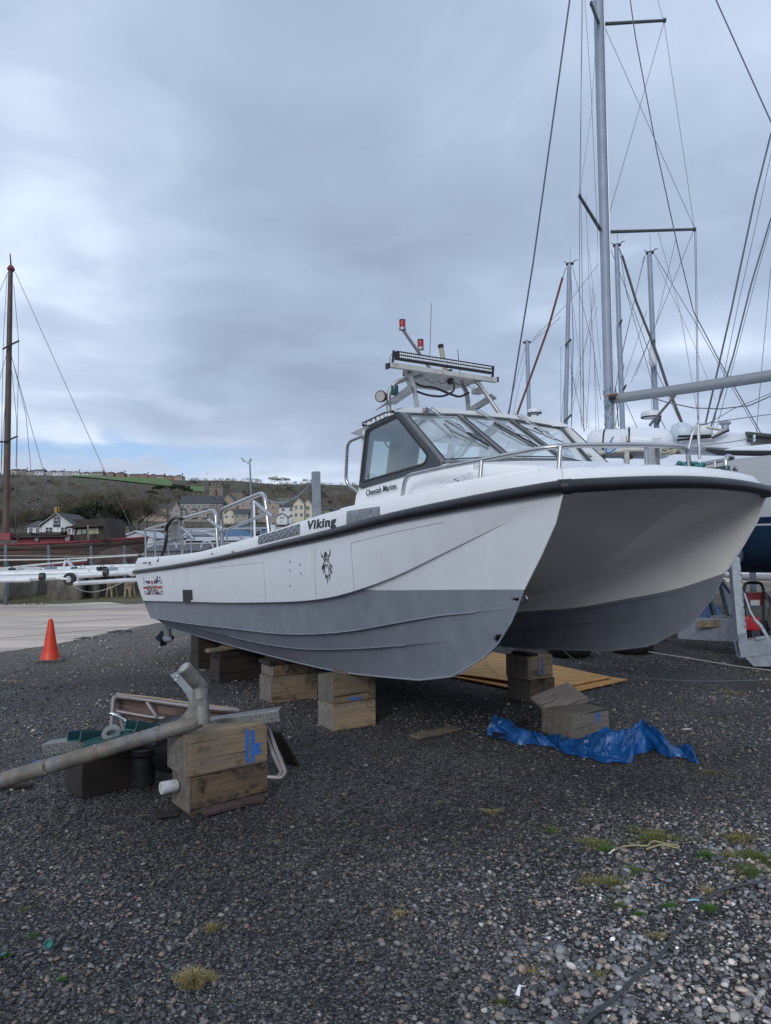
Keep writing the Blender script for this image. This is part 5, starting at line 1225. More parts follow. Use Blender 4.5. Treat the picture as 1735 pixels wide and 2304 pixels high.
M_tarp = mat('blue_tarpaulin', (.008,.075,.25), .30, var=.3, vscale=5, bump=.35, bscale=28, spec=.6, dirt=.2, dirtcol=(.05,.14,.36), dscale=6)
tarp([(1096,1655,.02,.02),(1120,1656,.15,.07),(1180,1662,.22,.08),(1240,1676,.18,.05),(1290,1690,.20,.05),(1340,1696,.27,.06),(1400,1690,.25,.09),(1450,1676,.22,.11),(1500,1688,.22,.07),(1540,1704,.16,.04),(1562,1715,.03,.02)], 'tarpaulin', 'crumpled blue tarpaulin spread over the gravel around a loose timber block', M_tarp)
q = atz(1368, 1680, 0); MB().tube([(q.x+.014*math.cos(a), q.y-.02, .085+.014*math.sin(a)) for a in np.linspace(0,6.28,13)[:-1]], .004, 5, closed=True).build('eyelet', M_steel, bpy.data.objects['tarpaulin'])
c = corner(1292, 1668)
o = timber((c+ux*.22+uy*.19+Vector((0,0,.105))), (.47,.36,.21), AL+.02, 'broad pale timber block with a blue smear, sitting in the blue tarpaulin', bev=.014, wm=M_woodg); bluemark(o, [.06,.10], .0,.10,.02,-.182)
c = corner(1262, 1650)
o = timber((c.x+.05, c.y+.23, .245), (.50,.27,.035), AL+.03, 'pale grey plank leaning tilted on the block in the tarpaulin', tilt=(R(28),R(-9)), name='plank', wm=M_woodg)
# black rubbish just behind the tarp
sheet([(1110,1660),(1180,1640),(1190,1620),(1105,1640)], 'black_sheet', 'black plastic sheet edge behind the blue tarpaulin', .004, .0, .05, M_black, 'sheet')

# ------------------------------------------------------------------ junk pile at the left
g_ = 'two stacked timber blocks carrying the scrap pipe'
A_ = atz(428, 1838, 0); Bq = atz(606, 1796, 0); ang = math.atan2(Bq.y-A_.y, Bq.x-A_.x); L1 = (Bq-A_).length
e1 = Vector((math.cos(ang), math.sin(ang), 0)); e2 = Vector((-math.sin(ang), math.cos(ang), 0))
c = A_+e1*(L1/2)+e2*.15
b0 = timber((c.x, c.y, .118), (L1, .30, .232), ang, 'lower brown timber block at front left with charred stains, cut short at its right end', wm=M_woodc)
c2_ = A_+e1*(L1/2-.025)+e2*.14
b1 = timber((c2_.x, c2_.y, .118+.236), (L1+.02, .31, .238), ang+.02, 'upper timber block at front left daubed with two bright blue stripes', bev=.012)
bluemark(b1, [.125,.165], -.115,.117,.024, -.1575); bluemark(b1, [.195], -.06,.02,.05, -.1570)
o = timber((A_+e1*.26-e2*.045+Vector((0,0,.028))), (.42,.075,.02), ang+.03, 'flat dark red board leaning at the foot of the front timber blocks', name='board', tilt=(R(20),0), dark=True)
o.data.materials[0] = mat('dark_red_board', (.055,.032,.03), .8, var=.3, vscale=8, dirt=.4, dirtcol=(.10,.09,.085))
# second block under the pipe
c = atz(185, 1790, 0); o = timber((c.x+.12, c.y+.20, .14), (.52,.30,.27), ang+.12, 'timber block painted dark for the shade under the long scrap pipe', dark=True)  # dark wood colour stands in for the shade beneath the pipe
# scrap pipe with elbow, part of a lifting davit
M_pipe = mat('weathered_pipe', (.17,.15,.125), .65, .2, var=.4, vscale=5, col2=(.16,.165,.165), c2=(.4,.6), dirt=.5, dirtcol=(.12,.07,.045), dscale=3, bump=.2, bscale=50)
pipe = thing('scrap_pipe', 'long weathered metal pipe with an upright capped elbow, lying across two timber blocks', 'pipe', (0,0,0))
E_ = at(452, 1622, 4.62); Lf = at(-60, 1775, 4.28); Lf2 = at(-420, 1880, 4.05)
seg_ = MB().tube([Lf2, Lf, Lf.lerp(E_, .5), E_], [.046,.046,.045,.045], 16).build('pipe_run', M_pipe, pipe, smooth=True)
for k in (.30,.52,.80): 
    p = Lf.lerp(E_, k); d = (E_-Lf).normalized(); MB().tube([p-d*.008, p+d*.008], .049, 16).build('rust_band', mat('rust', (.13,.075,.05), .9, var=.5, vscale=30, col2=(.2,.19,.17), c2=(.45,.6)), seg_, smooth=True)
U0 = at(455, 1625, 4.62); U1 = at(450, 1543, 4.66); U2 = at(414, 1502, 4.58)
M_pipe2 = mat('grey_casting', (.20,.195,.185), .55, .3, var=.3, vscale=8, dirt=.6, dirtcol=(.16,.15,.13), dscale=5, bump=.3, bscale=60)
st1 = MB().tube([U0-Vector((0,0,.01)), U0.lerp(U1,.5), U1], [.050,.047,.046], 18).build('upright', M_pipe2, pipe, smooth=True)
MB().tube([U1-(U2-U1)*.18, U1+(U2-U1)*.05, U2], [.040,.045,.045], 18).build('elbow', M_pipe2, pipe, smooth=True)
d = (U2-U1).normalized(); MB().tube([U2, U2+d*.004], .034, 18).build('cap', mat('cap_face', (.34,.34,.33), .6, .2, var=.3, vscale=30), pipe)
MB().tube([U1-Vector((0,0,.006)), U1+Vector((0,0,.006))], .050, 18).build('weld_collar', M_pipe2, pipe, smooth=True)
gs = MB(); gp = [at(x, y, 4.6) for x, y in ((388,1634),(420,1600),(432,1575),(455,1570),(455,1640),(400,1648))]; gs.add([p+Vector((0,-.008,0)) for p in gp]+[p+Vector((0,.008,0)) for p in gp], [(0,1,2,3,4,5),(11,10,9,8,7,6)]+[(i,(i+6),(i+1)%6+6,(i+1)%6) for i in range(6)]); gs.build('gusset', M_pipe2, pipe)
fl = MB(); fp = [at(x, y, 4.66) for x, y in ((383,1518),(400,1510),(434,1545),(436,1600),(425,1570),(408,1545))]; fl.add([p+Vector((-.0,-.01,0)) for p in fp]+[p+Vector((0,.01,0)) for p in fp], [(0,1,2,3,4,5),(11,10,9,8,7,6)]+[(i,(i+6),(i+1)%6+6,(i+1)%6) for i in range(6)]); fo = fl.build('bracket', M_galv, pipe)
for x, y in ((399,1520),(397,1529)): p = at(x, y, 4.65); MB().tube([p+Vector((0,-.004,0)), p+Vector((0,-.012,0))], .006, 8).build('bolt', M_white, fo)
for x, y in ((219,1688),(310,1661)): p = at(x, y, 4.40+.0006*x); MB().tube([p+Vector((0,-.03,.0)), p+Vector((0,-.05,0))], .007, 8).build('bolt', M_steel, pipe)
# checker plate box section lying behind
Mchk = mat('checker_plate', (.17,.175,.175), .45, .6, var=.2, vscale=8, dirt=.4, dirtcol=(.13,.13,.12), dscale=5)
cp = thing('tread_plate_beam', 'long aluminium checker plate beam lying across the scrap behind the pipe', 'plate')
a, b_ = at(105, 1683, 5.0), at(633, 1606, 4.95)
bb = MB(); bb.beam(a, b_, .12, .075); be = bb.build('beam', Mchk, cp, bevel=.003)
d = (b_-a); L_ = d.length; d.normalize(); n_ = Vector((d.y, -d.x, 0)).normalized(); upn = n_.cross(d) if n_.cross(d).z > 0 else -n_.cross(d)
tm = MB()
for k in range(int(L_/.026)):
    if (k//9) % 3 == 2: continue
    for j in range(3):
        p = a+d*(k+.5)*.026+n_*.061+upn*(-.024+.024*j); s = 1 if (k+j) % 2 else -1
        tm.beam(p-(d+upn*s)*.0075, p+(d+upn*s)*.0075, .0035, .003)
o = tm.build('tread', mat('tread_bright', (.45,.45,.44), .4, .5), be); o['kind'] = 'stuff'
# tubular folded frame with a brown canvas behind
fr_ = thing('tubular_frame', 'upturned tubular metal frame with brown canvas lining behind the scrap pipe', 'frame')
Mtube = mat('pinkish_tube', (.22,.20,.205), .45, .3, var=.15, vscale=8, dirt=.3, dirtcol=(.2,.13,.1))
P_ = [at(x, y, Y) for x, y, Y in ((250,1650,5.25),(255,1572,5.3),(262,1567,5.32),(330,1575,5.35),(430,1590,5.3),(540,1600,5.2))]
MB().tube(arc(P_, .06), .016, 10).build('tube', Mtube, fr_, smooth=True)
P_ = [at(x, y, Y) for x, y, Y in ((262,1600,5.3),(330,1612,5.32),(420,1622,5.28),(520,1640,5.2))]; MB().tube(P_, .012, 8).build('tube', Mtube, fr_, smooth=True)
for a, b_ in (((330,1580),(352,1612)), ((268,1607),(280,1650))): MB().tube([at(*a,5.3), at(*b_,5.28)], .012, 8).build('strut', Mtube, fr_, smooth=True)
P = [[at(x, y0+(y1-y0)*j/5, 5.36+.03*math.sin(x*.02+j)) for j in range(6)] for x, y0, y1 in ((258,1563,1612),(300,1568,1618),(350,1575,1624),(400,1582,1630),(460,1590,1640),(532,1597,1645))]
MB().grid(P).build('canvas', mat('brown_canvas', (.11,.075,.06), .9, var=.35, vscale=6, bump=.3, bscale=20), fr_)
MB().tube([at(x, y, 5.34) for x, y in ((262,1561),(340,1569),(430,1582),(535,1595))], .006, 6).build('edge_trim', mat('tan_trim', (.35,.27,.17), .8), fr_)
o = MB().tube(arc([at(248,1607,4.9), at(266,1612,4.88), at(283,1620,4.85), at(288,1632,4.85)], .05), .007, 8); o.tube([at(249,1605,4.9), at(267,1611,4.9)], .013, 10); o = o.build('crank_handle', M_steel, None, smooth=True); tag(o, 'small shiny bent crank handle poking from the scrap', 'handle')
# teal steel channels
Mteal = mat('teal_steel', (.018,.085,.09), .5, var=.3, vscale=10, dirt=.4, dirtcol=(.08,.055,.04), dscale=6)
def chan(a, b_, w, h, label):
    a, b_ = Vector(a), Vector(b_); d = (b_-a).normalized(); s = d.cross(Vector((0,0,1))).normalized(); u = s.cross(d)
    mb = MB(); mb.beam(a, b_, w, .008); mb.beam(a+s*(w/2)+u*h/2, b_+s*(w/2)+u*h/2, .008, h); mb.beam(a-s*(w/2)+u*h/2, b_-s*(w/2)+u*h/2, .008, h); o = mb.build('steel_channel', Mteal); tag(o, label, 'steel channel', 'teal steel channels on the scrap pile'); return o
chan(at(165,1668,4.72), at(225,1662,5.0), .09, .06, 'leftmost teal painted steel channel on the scrap')
chan(at(292,1642,4.75), at(345,1650,4.95), .09, .06, 'teal steel channel with a rusty end beside the crank handle')
chan(at(190,1690,4.7), at(300,1660,4.78), .11, .05, 'long teal steel channel lying against the pipe')
o = MB(); o.lathe([(.05,0),(.058,.01),(.058,.03),(.03,.04),(.03,.012)], 20, at(252,1660,4.78), Matrix.Rotation(R(25),3,'X')); o.lathe([(.062,-.01),(.062,-.004)], 20, at(250,1650,4.82), Matrix.Rotation(R(55),3,'X')); o = o.build('pulley', mat('dull_pulley', (.13,.14,.14), .5, .3, var=.3), None, smooth=True); tag(o, 'round grey metal pulley wheel on top of the teal channels', 'pulley')
o = timber(at(268,1668,4.66), (.14,.10,.02), .3, 'small rusty orange plate on the scrap pile', name='rusty_plate', cat='plate', tilt=(R(-15),R(8))); o.data.materials[0] = o.data.materials[1] = mat('rust_orange', (.26,.12,.06), .9, var=.35, vscale=12)
# dark rounded machinery lump under the pipe
Mlump = mat('oily_casting', (.022,.024,.027), .4, var=.5, vscale=8, bump=.4, bscale=20, dirt=.3, dirtcol=(.06,.06,.06), dscale=5)
en = thing('engine_casting', 'dark oily outboard casting lying under the pipe between the blocks', 'engine')
c = atz(330, 1790, 0); c = Vector((c.x, c.y+.22, 0))
lm = MB(); lm.lathe([(.05,-.28),(.15,-.24),(.19,-.12),(.20,.0),(.18,.14),(.12,.22),(.04,.25)], 18, c+Vector((.08,.12,.24)), Matrix.Rotation(R(72),3,'Y') @ Matrix.Rotation(R(20),3,'X')); lm.build('casing', Mlump, en, smooth=True)
lm = MB(); lm.lathe([(.08,0),(.09,.05),(.085,.2),(.11,.22),(.11,.25)], 16, c+Vector((-.1,.0,.0))); lm.lathe([(.06,0),(.065,.1),(.05,.22)], 14, c+Vector((.2,-.04,.0)), Matrix.Rotation(R(-14),3,'X')); lm.box(c+Vector((.02,.1,.08)), (.45,.2,.16), .2); o = lm.build('gear_leg', Mlump, en, smooth=True); o['kind'] = 'stuff'
for k in range(4): p = c+Vector((.0+.07*k,-.055,.30-.03*k)); MB().tube([p, p+Vector((0,-.02,0))], .012, 8).build('bolt', M_galv, en)
MB().tube(arc([c+Vector((.1,-.02,.38)), c+Vector((.2,-.06,.34)), c+Vector((.28,-.06,.24))], .06), .022, 8).build('metal_strip', M_galv, en, smooth=True)
# white tin behind blocks, blue tub, dark offcut
o = MB().lathe([(.036,0),(.039,.003),(.039,.10),(.036,.104)], 20, at(362,1774,4.62), Matrix.Rotation(ang,3,'Z') @ Matrix.Rotation(R(90),3,'Y')).build('paint_tin', mat('chipped_white_paint', (.60,.61,.62), .5, var=.1, vscale=10, dirt=.7, dirtcol=(.08,.09,.10), dscale=22), None, smooth=True); tag(o, 'white paint tin with chipped coat lying beside the front timber blocks', 'tin')
o = MB().lathe([(.05,0),(.055,.05),(.058,.09),(.054,.09)], 16, atz(42,1776,0)+Vector((0,.3,0)), Matrix.Rotation(R(10),3,'X')).build('blue_tub', mat('blue_tub_plastic', (.02,.12,.38), .4), None, smooth=True); tag(o, 'small blue tub on the gravel under the pipe at the left edge', 'tub')
c = atz(375, 1840, 0); timber((c.x, c.y, .022), (.14,.10,.012), .4, 'dark green offcut board flat on the gravel by the front blocks', name='board', dark=True)
c = atz(30, 1782, 0); timber((c.x-.05, c.y+.05, .022), (.30,.06,.02), .15, 'brown wooden lath on the gravel at the left edge', name='board', dark=True)
c = atz(640, 1740, 0); o = timber((c.x-.02, c.y+.16, .13), (.035,.12,.36), ang+.15, 'brown wooden board leaning behind the right end of the front blocks', name='board', tilt=(0,R(-33)), dark=True)
for k, (dx, nm) in enumerate(((0,'bent metal tube propped behind the front blocks, nearer one'),(.045,'bent metal tube propped behind the front blocks, farther one'))):
    P_ = [at(590+dx*250,1632,4.95), at(612+dx*250,1690,4.9), at(634+dx*200,1738,4.85), at(625+dx*200,1750,4.85), at(602,1748,4.85)]
    o = MB().tube(arc(P_, .05), .014, 8).build('bent_tube', Mtube, None, smooth=True); tag(o, nm, 'tube')

# ------------------------------------------------------------------ traffic cone
q = atz(113, 1487, 0); cone = thing('traffic_cone', 'orange traffic cone with a dark square base on the gravel edge of the road', 'traffic cone', (q.x, q.y, 0), .35)
Mo = mat('cone_orange', (.62,.045,.012), .45, var=.15, vscale=3, dirt=.2, dirtcol=(.3,.06,.03), dscale=4)
M_cb = mat('cone_base', (.07,.072,.07), .7, var=.3, vscale=5)
bs = MB(); bs.box((0,0,.018), (.36,.36,.03)); bs.build('base', M_cb, cone, bevel=.01)
cb = MB(); cb.lathe([(.145,.03),(.135,.05),(.115,.13),(.108,.135),(.085,.26),(.066,.38),(.048,.50),(.034,.585),(.028,.59)], 28); cb.build('cone_body', Mo, cone, smooth=True)
cl_ = MB(); cl_.lathe([(.031,.575),(.031,.597),(.026,.612),(.024,.600),(.012,.60)], 20); cl_.build('tip', Mo, cone, smooth=True)
# ------------------------------------------------------------------ left middle distance: beached red boat, posts, spars, blocks
Mredp = mat('faded_red_paint', (.19,.035,.042), .7, var=.4, vscale=2, dirt=.4, dirtcol=(.08,.03,.03), dscale=1.5, bump=.2, bscale=8)
Mplank = mat('weathered_planking', (.055,.04,.035), .85, var=.5, vscale=1.2, col2=(.13,.06,.05), c2=(.50,.66), stretch=(.6,1,9), dirt=.5, dirtcol=(.22,.17,.14), dscale=1.6, bump=.3, bscale=12)
Mdkhull = mat('dark_lower_hull', (.022,.03,.036), .8, var=.5, vscale=1.5, stretch=(.6,1,5), dirt=.4, dirtcol=(.06,.04,.035), dscale=1.5)
Mtar = mat('old_dark_wood', (.045,.035,.032), .8, var=.4, vscale=3, dirt=.3, dirtcol=(.14,.10,.08), dscale=3)
fb = thing('old_fishing_boat', 'derelict red wooden fishing boat with wheelhouse and tall wooden mast, ashore behind the concrete blocks', 'boat', (0,0,0))
YB = 31.0
bowp = at(305, 1218, YB); sternx = bowp.x-15.5
L_ = bowp.x-sternx; hs = []
def fbh(u, k):      # u 0 stern .. 1 bow ; k level 0 gunwale .. 4 keel
    x = sternx+L_*u; fl = math.sin(math.pi*min(1, .12+u*.88))**.55 if u < .999 else 0
    w = 2.1*(1-max(0, (u-.62)/.38)**2.3)*(1-.25*max(0, (.25-u)/.25))
    gun = 1.90+.30*max(0, (u-.6)/.4)**2+.10*max(0, (.4-u)); lv = [gun, gun-.28, gun-.9, .75, .15]; wf = [1, 1, .93, .62, .08]
    rake = [0, .05, .35, 1.2, 1.9][k]*max(0, (u-.8)/.2)
    return x-rake, w*wf[k], lv[k] if u < .98 or k < 2 else lv[k]+(.25 if k > 2 else .0)
def fband(k0, k1, mt, name, sub=4):
    mb = MB()
    for s in (-1, 1):
        P = []
        for i in range(41):
            u = i/40; a = fbh(u, k0); b_ = fbh(u, k1); P.append([(a[0]+(b_[0]-a[0])*j/sub, YB+1.6+s*(a[1]+(b_[1]-a[1])*j/sub+.08*math.sin(math.pi*j/sub)), a[2]+(b_[2]-a[2])*j/sub) for j in range(sub+1)])
        mb.grid(P, 0, s > 0)
    return mb.build(name, mt, fb, smooth=True, angle=50)
fband(0, 1, Mplank, 'bulwark'); fband(1, 2, Mplank, 'planked_side'); fband(2, 3, Mplank, 'lower_side'); fband(3, 4, Mdkhull, 'hull_bottom')
for k, off, r_ in ((0,.0,.05),(2,-.02,.045)):
    for s in (-1, 1): MB().tube([(fbh(i/30,k)[0], YB+1.6+s*(fbh(i/30,k)[1]+.04), fbh(i/30,k)[2]+off) for i in range(31)], r_, 6).build('rubbing_strake', Mredp, fb)
P = [[(fbh(i/30,0)[0], YB+1.6+s*fbh(i/30,0)[1], fbh(i/30,0)[2]-.12) for s in (-1,-.5,0,.5,1)] for i in range(31)]; MB().grid(P).build('deck', Mtar, fb)
def fx(px_): return at(px_, 1235, YB).x
wh = MB(); y0 = YB+.5
x0, x1 = fx(149), fx(222)
wh.prism([(x0,1.95),(fx(150),2.45),(fx(162),2.92),(fx(225),3.02),(fx(233),2.3),(fx(236),2.0)], lambda a, b_: (a, y0, b_), lambda a, b_: (a, y0+2.2, b_)); w_o = wh.build('wheelhouse', Mtar, fb, bevel=.02)
def ppoly(name, pts, Y, mt, par, th=.03):
    q = [at(x, y, Y) for x, y in pts]; mb = MB(); n = len(q); mb.add(q+[p+Vector((0,th,0)) for p in q], [tuple(range(n)), tuple(range(n,2*n))[::-1]]+[(i, n+i, n+(i+1) % n, (i+1) % n) for i in range(n)]); return mb.build(name, mt, par)
Mwinpale = mat('dusty_window', (.28,.29,.28), .15, var=.3, vscale=3); Mwinyel = mat('curtained_window', (.33,.31,.20), .4, var=.2)
for pts in (((151,1203),(154,1190),(159,1190),(157,1204)), ((160,1203),(163,1190),(170,1190),(168,1204)), ((172,1203),(175,1191),(183,1191),(183,1202)), ((185,1202),(185,1191),(194,1191),(194,1201))): ppoly('window', pts, y0-.04, Mwinpale, w_o)
ppoly('window', ((200,1202),(200,1189),(220,1187),(223,1201)), y0-.04, Mwinyel, w_o)
ppoly('roof_plate', ((146,1188),(150,1184),(222,1180),(228,1184)), y0-.25, Mtar, w_o, 2.6)
rb = MB(); 
for x in (174, 199): rb.tube([at(x,1182,y0+.3), at(x,1171,y0+.3)], .03, 6)
rb.box(at(187,1171,y0+.6), (.55,.9,.07)); rb.box(at(186,1177,y0+.6), (.35,.5,.16)); rb.build('roof_rack', Mtar, w_o)
MB().prism([(fx(30),1.95),(fx(34),2.20),(fx(150),2.32),(fx(152),1.95)], lambda a, b_: (a, YB+.3, b_), lambda a, b_: (a, YB+2.6, b_)).build('deckhouse', Mredp, fb)
ppoly('deckhouse_roof', ((28,1210),(30,1206),(148,1204),(150,1208)), YB+.1, Mtar, fb, 2.7)
MB().box(at(63,1203,YB+.5), (.62,.8,.14)).build('hatch', Mtar, fb); MB().box(at(122,1202,YB+.5), (.9,.8,.16)).build('hatch', Mtar, fb)
for x, y, s in ((152,1212,.10),(83,1214,.08)): MB().tube([at(x,y,YB+.26), at(x,y,YB+.20)], s, 14).build('porthole', Mwinpale, fb)
ppoly('white_drum', ((0,1214),(0,1199),(22,1199),(22,1215)), YB-.1, mat('pink_red_drum', (.25,.05,.06), .6, var=.2), fb, .6)
ppoly('fallen_board', ((217,1204),(229,1203),(236,1214),(222,1215)), y0-.3, Mtar, fb)
MB().tube([at(199,1214,y0-.5), at(198,1181,y0-.4)], .035, 8).build('davit_post', mat('grey_post_wood', (.2,.19,.17), .8), fb)
# mast and rigging of the old boat
Mspar = mat('varnished_spar', (.085,.055,.042), .55, var=.35, vscale=1.2, stretch=(1,1,.4), dirt=.6, dirtcol=(.20,.18,.17), dscale=1.2)
YM = 31.4
mb_, mt_ = at(13,1200,YM), at(24,605,YM); MB().tube([mb_, mb_.lerp(mt_,.5), mt_], [.145,.125,.095], 14).build('mast', Mspar, fb, smooth=True)
MB().tube([at(24,607,YM), at(24,602,YM)], .10, 10).build('mast_cap', Mredp, fb); o = MB().lathe([(.08,-.12),(.17,.0),(.10,.14),(.05,.18)], 8, at(25,606,YM)); o.build('masthead_fitting', Mredp, fb)
MB().tube([at(25,602,YM), at(23,571,YM)], [.035,.022], 6).build('finial', Mtar, fb)
Msp = mat('dark_spreader', (.03,.035,.045), .6)
for a, b_, c_ in (((6,786),(19,778),(43,767)), ((-6,994),(11,994),(40,981))): MB().tube([at(*a,YM-.3), at(*b_,YM-.2), at(*c_,YM+.1)], .04, 6).build('spreader', Msp, fb)
def fstay(name, pts, Y, r_, mt, par): return MB().tube([at(x, y, Y) for x, y in pts], r_, 4).build(name, mt, par)
for pts in (((18,612),(-20,700)),((34,612),(240,1070),(302,1200)),((31,640),(42,768),(39,980),(37,1100),(35,1190)),((16,615),(8,760),(5,900),(2,1100)),((26,800),(58,930),(70,1060)),((27,805),(98,1060),(122,1150),(130,1190)),((26,830),(38,950),(36,1050)),((14,800),(-5,870)),((16,850),(8,960),(3,1060))): fstay('stay', pts, YM-.1, .012, M_wire, fb)

# fence of upright steel posts with blue rope lashings and a long slack hose line
Mpost = mat('blue_grey_post', (.11,.14,.17), .6, .3, var=.3, vscale=3, dirt=.3, dirtcol=(.2,.2,.2), dscale=4)
for k, (xt, yt, xb, yb, lb_) in enumerate(((13,1226,13,1362,'leftmost blue grey steel post, thickly lashed with teal rope'),(109,1227,113,1345,'second blue grey steel post from the left, leaning slightly'),(205,1228,206,1345,'third blue grey steel post, with teal rope tied round its middle'),(280,1228,282,1342,'rightmost blue grey steel post, nearest the white workboat'))):
    q = atz(xb, yb, 0); top = at(xt, yt, q.y); pr = thing('steel_post', lb_, 'post', (q.x, q.y, 0), 0, 'steel posts in front of the red boat')
    MB().beam((0,0,-.1), (top.x-q.x, 0, top.z), .075, .055, upv=(0,1,0)).build('upright', Mpost, pr)
    for (za, zb_) in ((( .95,1.25),),((.0,.0),),((.95,1.2),),((1.1,1.2),))[k]:
        if zb_ > 0:
            MB().tube([(.052*math.cos(a), .05*math.sin(a), za+(zb_-za)*a/(2*math.pi*8)) for a in np.linspace(0, 2*math.pi*8, 90)], .014, 5).build('rope_lashing', M_teal, pr, smooth=True)
Mpalep = mat('pale_hose', (.55,.56,.55), .6)
def srope(pts, Y0, Y1, r_, nm, lab, mt=Mpalep, cat='rope'):
    n = len(pts); P = [at(x, y, Y0+(Y1-Y0)*i/(n-1)) for i, (x, y) in enumerate(pts)]; o = MB().tube(arc(P, 1.0, 4), r_, 6).build(nm, mt, None, smooth=True); tag(o, lab, cat); return o
srope([(-120,1262),(0,1260),(110,1259),(205,1255),(310,1249)], 20.9, 21.3, .022, 'rope', 'upper pale rope strung between the steel posts')
srope([(-120,1288),(0,1280),(60,1273),(196,1260)], 20.6, 20.9, .03, 'pole', 'thin white pole sloping up to the third steel post', Mpalep, 'pole')
srope([(-120,1253),(0,1250),(206,1252),(330,1246)], 21.6, 21.9, .009, 'rope', 'thin grey line along the back of the steel posts', M_rope)
# white masts lying on the blocks
Mwm = mat('white_spar', (.62,.64,.66), .35, .1, var=.08, vscale=3, dirt=.25, dirtcol=(.32,.31,.28), dscale=3)
def spar(pts, Y0, Y1, r_, lab, n=12):
    m = len(pts); P = [at(x, y, Y0+(Y1-Y0)*i/(m-1)) for i, (x, y) in enumerate(pts)]; o = MB().tube(P, r_, n).build('mast_spar', Mwm, None, smooth=True); tag(o, lab, 'mast', 'white masts laid across the concrete blocks'); return o
sp1 = spar([(-420,1304),(330,1284)], 19.2, 20.4, .105, 'thick upper white mast lying along the concrete blocks')
sp2 = spar([(-420,1316),(100,1300),(300,1287)], 18.9, 19.9, .075, 'second white mast, lying just below the thick one')
sp3 = spar([(-300,1310),(68,1305)], 18.6, 18.9, .055, 'short white mast end at the left, below the others')
sp4 = spar([(165,1313),(200,1311),(345,1302)], 18.9, 19.4, .055, 'lower white pole running from the wheel towards the workboat')
sp5 = spar([(-420,1290),(130,1280),(330,1273)], 20.6, 21.4, .07, 'farthest white mast behind the fittings')
for x, y, Y in ((95,1298,18.9),(238,1288,19.3)):
    c = at(x, y, Y); MB().tube([c+Vector((-.05,0,0)), c+Vector((.05,0,0))], .11, 12).build('mast_collar', M_black, sp1 if x > 200 else sp2)
c = at(298,1287,19.2); MB().lathe([(.09,-.08),(.12,0),(.08,.1)], 10, c, Matrix.Rotation(R(90),3,'Y')).build('mast_foot', Mwm, sp1)
# spinnaker-style roller wheel
q = at(157, 1303, 18.4); wl = thing('roller_wheel', 'black and white furling wheel clamped to the white masts', 'wheel', tuple(q))
rotw = Matrix.Rotation(R(-90),3,'X') @ Matrix.Rotation(R(12),3,'Y')
MB().lathe([(.08,-.05),(.155,-.05),(.16,-.02),(.16,.04),(.08,.04)], 28, (0,0,0), rotw).build('tyre', M_black, wl, smooth=True)
MB().lathe([(.01,-.065),(.075,-.06),(.075,.06),(.01,.07)], 20, (0,0,0), rotw).build('hub', Mwm, wl, smooth=True)
MB().lathe([(.165,.05),(.167,.09),(.15,.10)], 28, (.03,0,0), rotw).build('flange', Mwm, wl, smooth=True)
for a in (0,1.2,2.4,3.6,4.9): MB().tube([(.045*math.cos(a), -.07, .045*math.sin(a)), (.045*math.cos(a), -.085, .045*math.sin(a))], .012, 6).build('bolt', M_black, wl)
MB().tube([(-.30,-.05,.03),(.0,-.07,.0)], .03, 8).build('fork_arm', Mwm, wl, smooth=True); MB().tube([(.10,-.02,-.10),(.22,.0,-.10)], .05, 8).build('clamp', Mwm, wl, smooth=True)
srope([(165,1318),(185,1330),(210,1333),(240,1326),(275,1311)], 18.9, 19.1, .010, 'rope', 'slack pale rope hanging between the wheel and the saw horses', M_rope)
# clutter of deck fittings between the masts
rr = random.Random(3)
for k in range(11):
    x = 30+k*22+rr.uniform(-6,6); c = at(x, 1281+rr.uniform(-3,4), 20.2)
    mb = MB(); mb.box(c, (rr.uniform(.1,.3), .12, rr.uniform(.05,.1)), rr.uniform(0,1)); mb.tube([c+Vector((-.06,0,.02)), c+Vector((.0,0,rr.uniform(.08,.16))), c+Vector((.08,0,.02))], .012, 5)
    o = mb.build('deck_fitting', [M_black, M_galv, Mwm][k % 3]); o['kind'] = 'stuff'; tag(o, 'small metal mast fittings jumbled between the white masts', 'fittings', 'mast fittings lying between the masts')
tf = thing('a_frame', 'small white folding A shaped frame standing among the masts', 'frame'); 
MB().beam(at(143,1276,20.1), at(149,1256,20.1), .05, .02, upv=(0,1,0)).build('leg', Mwm, tf); MB().beam(at(149,1256,20.1), at(163,1276,20.1), .09, .02, upv=(0,1,0)).build('leg', mat('pale_grey_board', (.40,.45,.52), .5), tf); MB().box(at(150,1256,20.1), (.06,.05,.03)).build('hinge', M_galv, tf)
# concrete blocks with bevelled ends
Mconc = mat('weathered_concrete', (.16,.145,.12), .92, var=.3, vscale=1.6, col2=(.10,.09,.075), c2=(.42,.62), dirt=.45, dirtcol=(.05,.045,.035), dscale=1.5, bump=.6, bscale=14)
Mconcl = mat('pale_concrete_face', (.27,.25,.20), .92, var=.25, vscale=2.5, dirt=.3, dirtcol=(.12,.11,.08), dscale=2, bump=.6, bscale=14)
def cblock(px0, pxc, px1, pyt, pyb, lab, dark=True, depth=.8):
    a = atz(px0, pyb-4, 0); c_ = atz(pxc, pyb, 0); b_ = atz(px1, pyb-7, 0); top = at(pxc, pyt, c_.y).z
    w = b_-c_; d = Vector((-(c_-a).y, (c_-a).x, 0)).normalized()*depth
    poly = [a, c_, b_, b_+d*1.0, a+d*1.2]; mb = MB(); n = 5
    mb.add([Vector((p.x, p.y, 0)) for p in poly]+[Vector((p.x, p.y, top)) for p in poly], [tuple(range(n))[::-1], tuple(range(n,2*n))]+[(i, (i+1) % n, (i+1) % n+n, i+n) for i in range(n)]); mb.mi = [0,0,0,1,0,0,0]
    o = mb.build('concrete_block', [Mconc if dark else Mconcl, Mconcl], bevel=.025); tag(o, lab, 'concrete block', 'big concrete blocks along the far side of the road'); return o
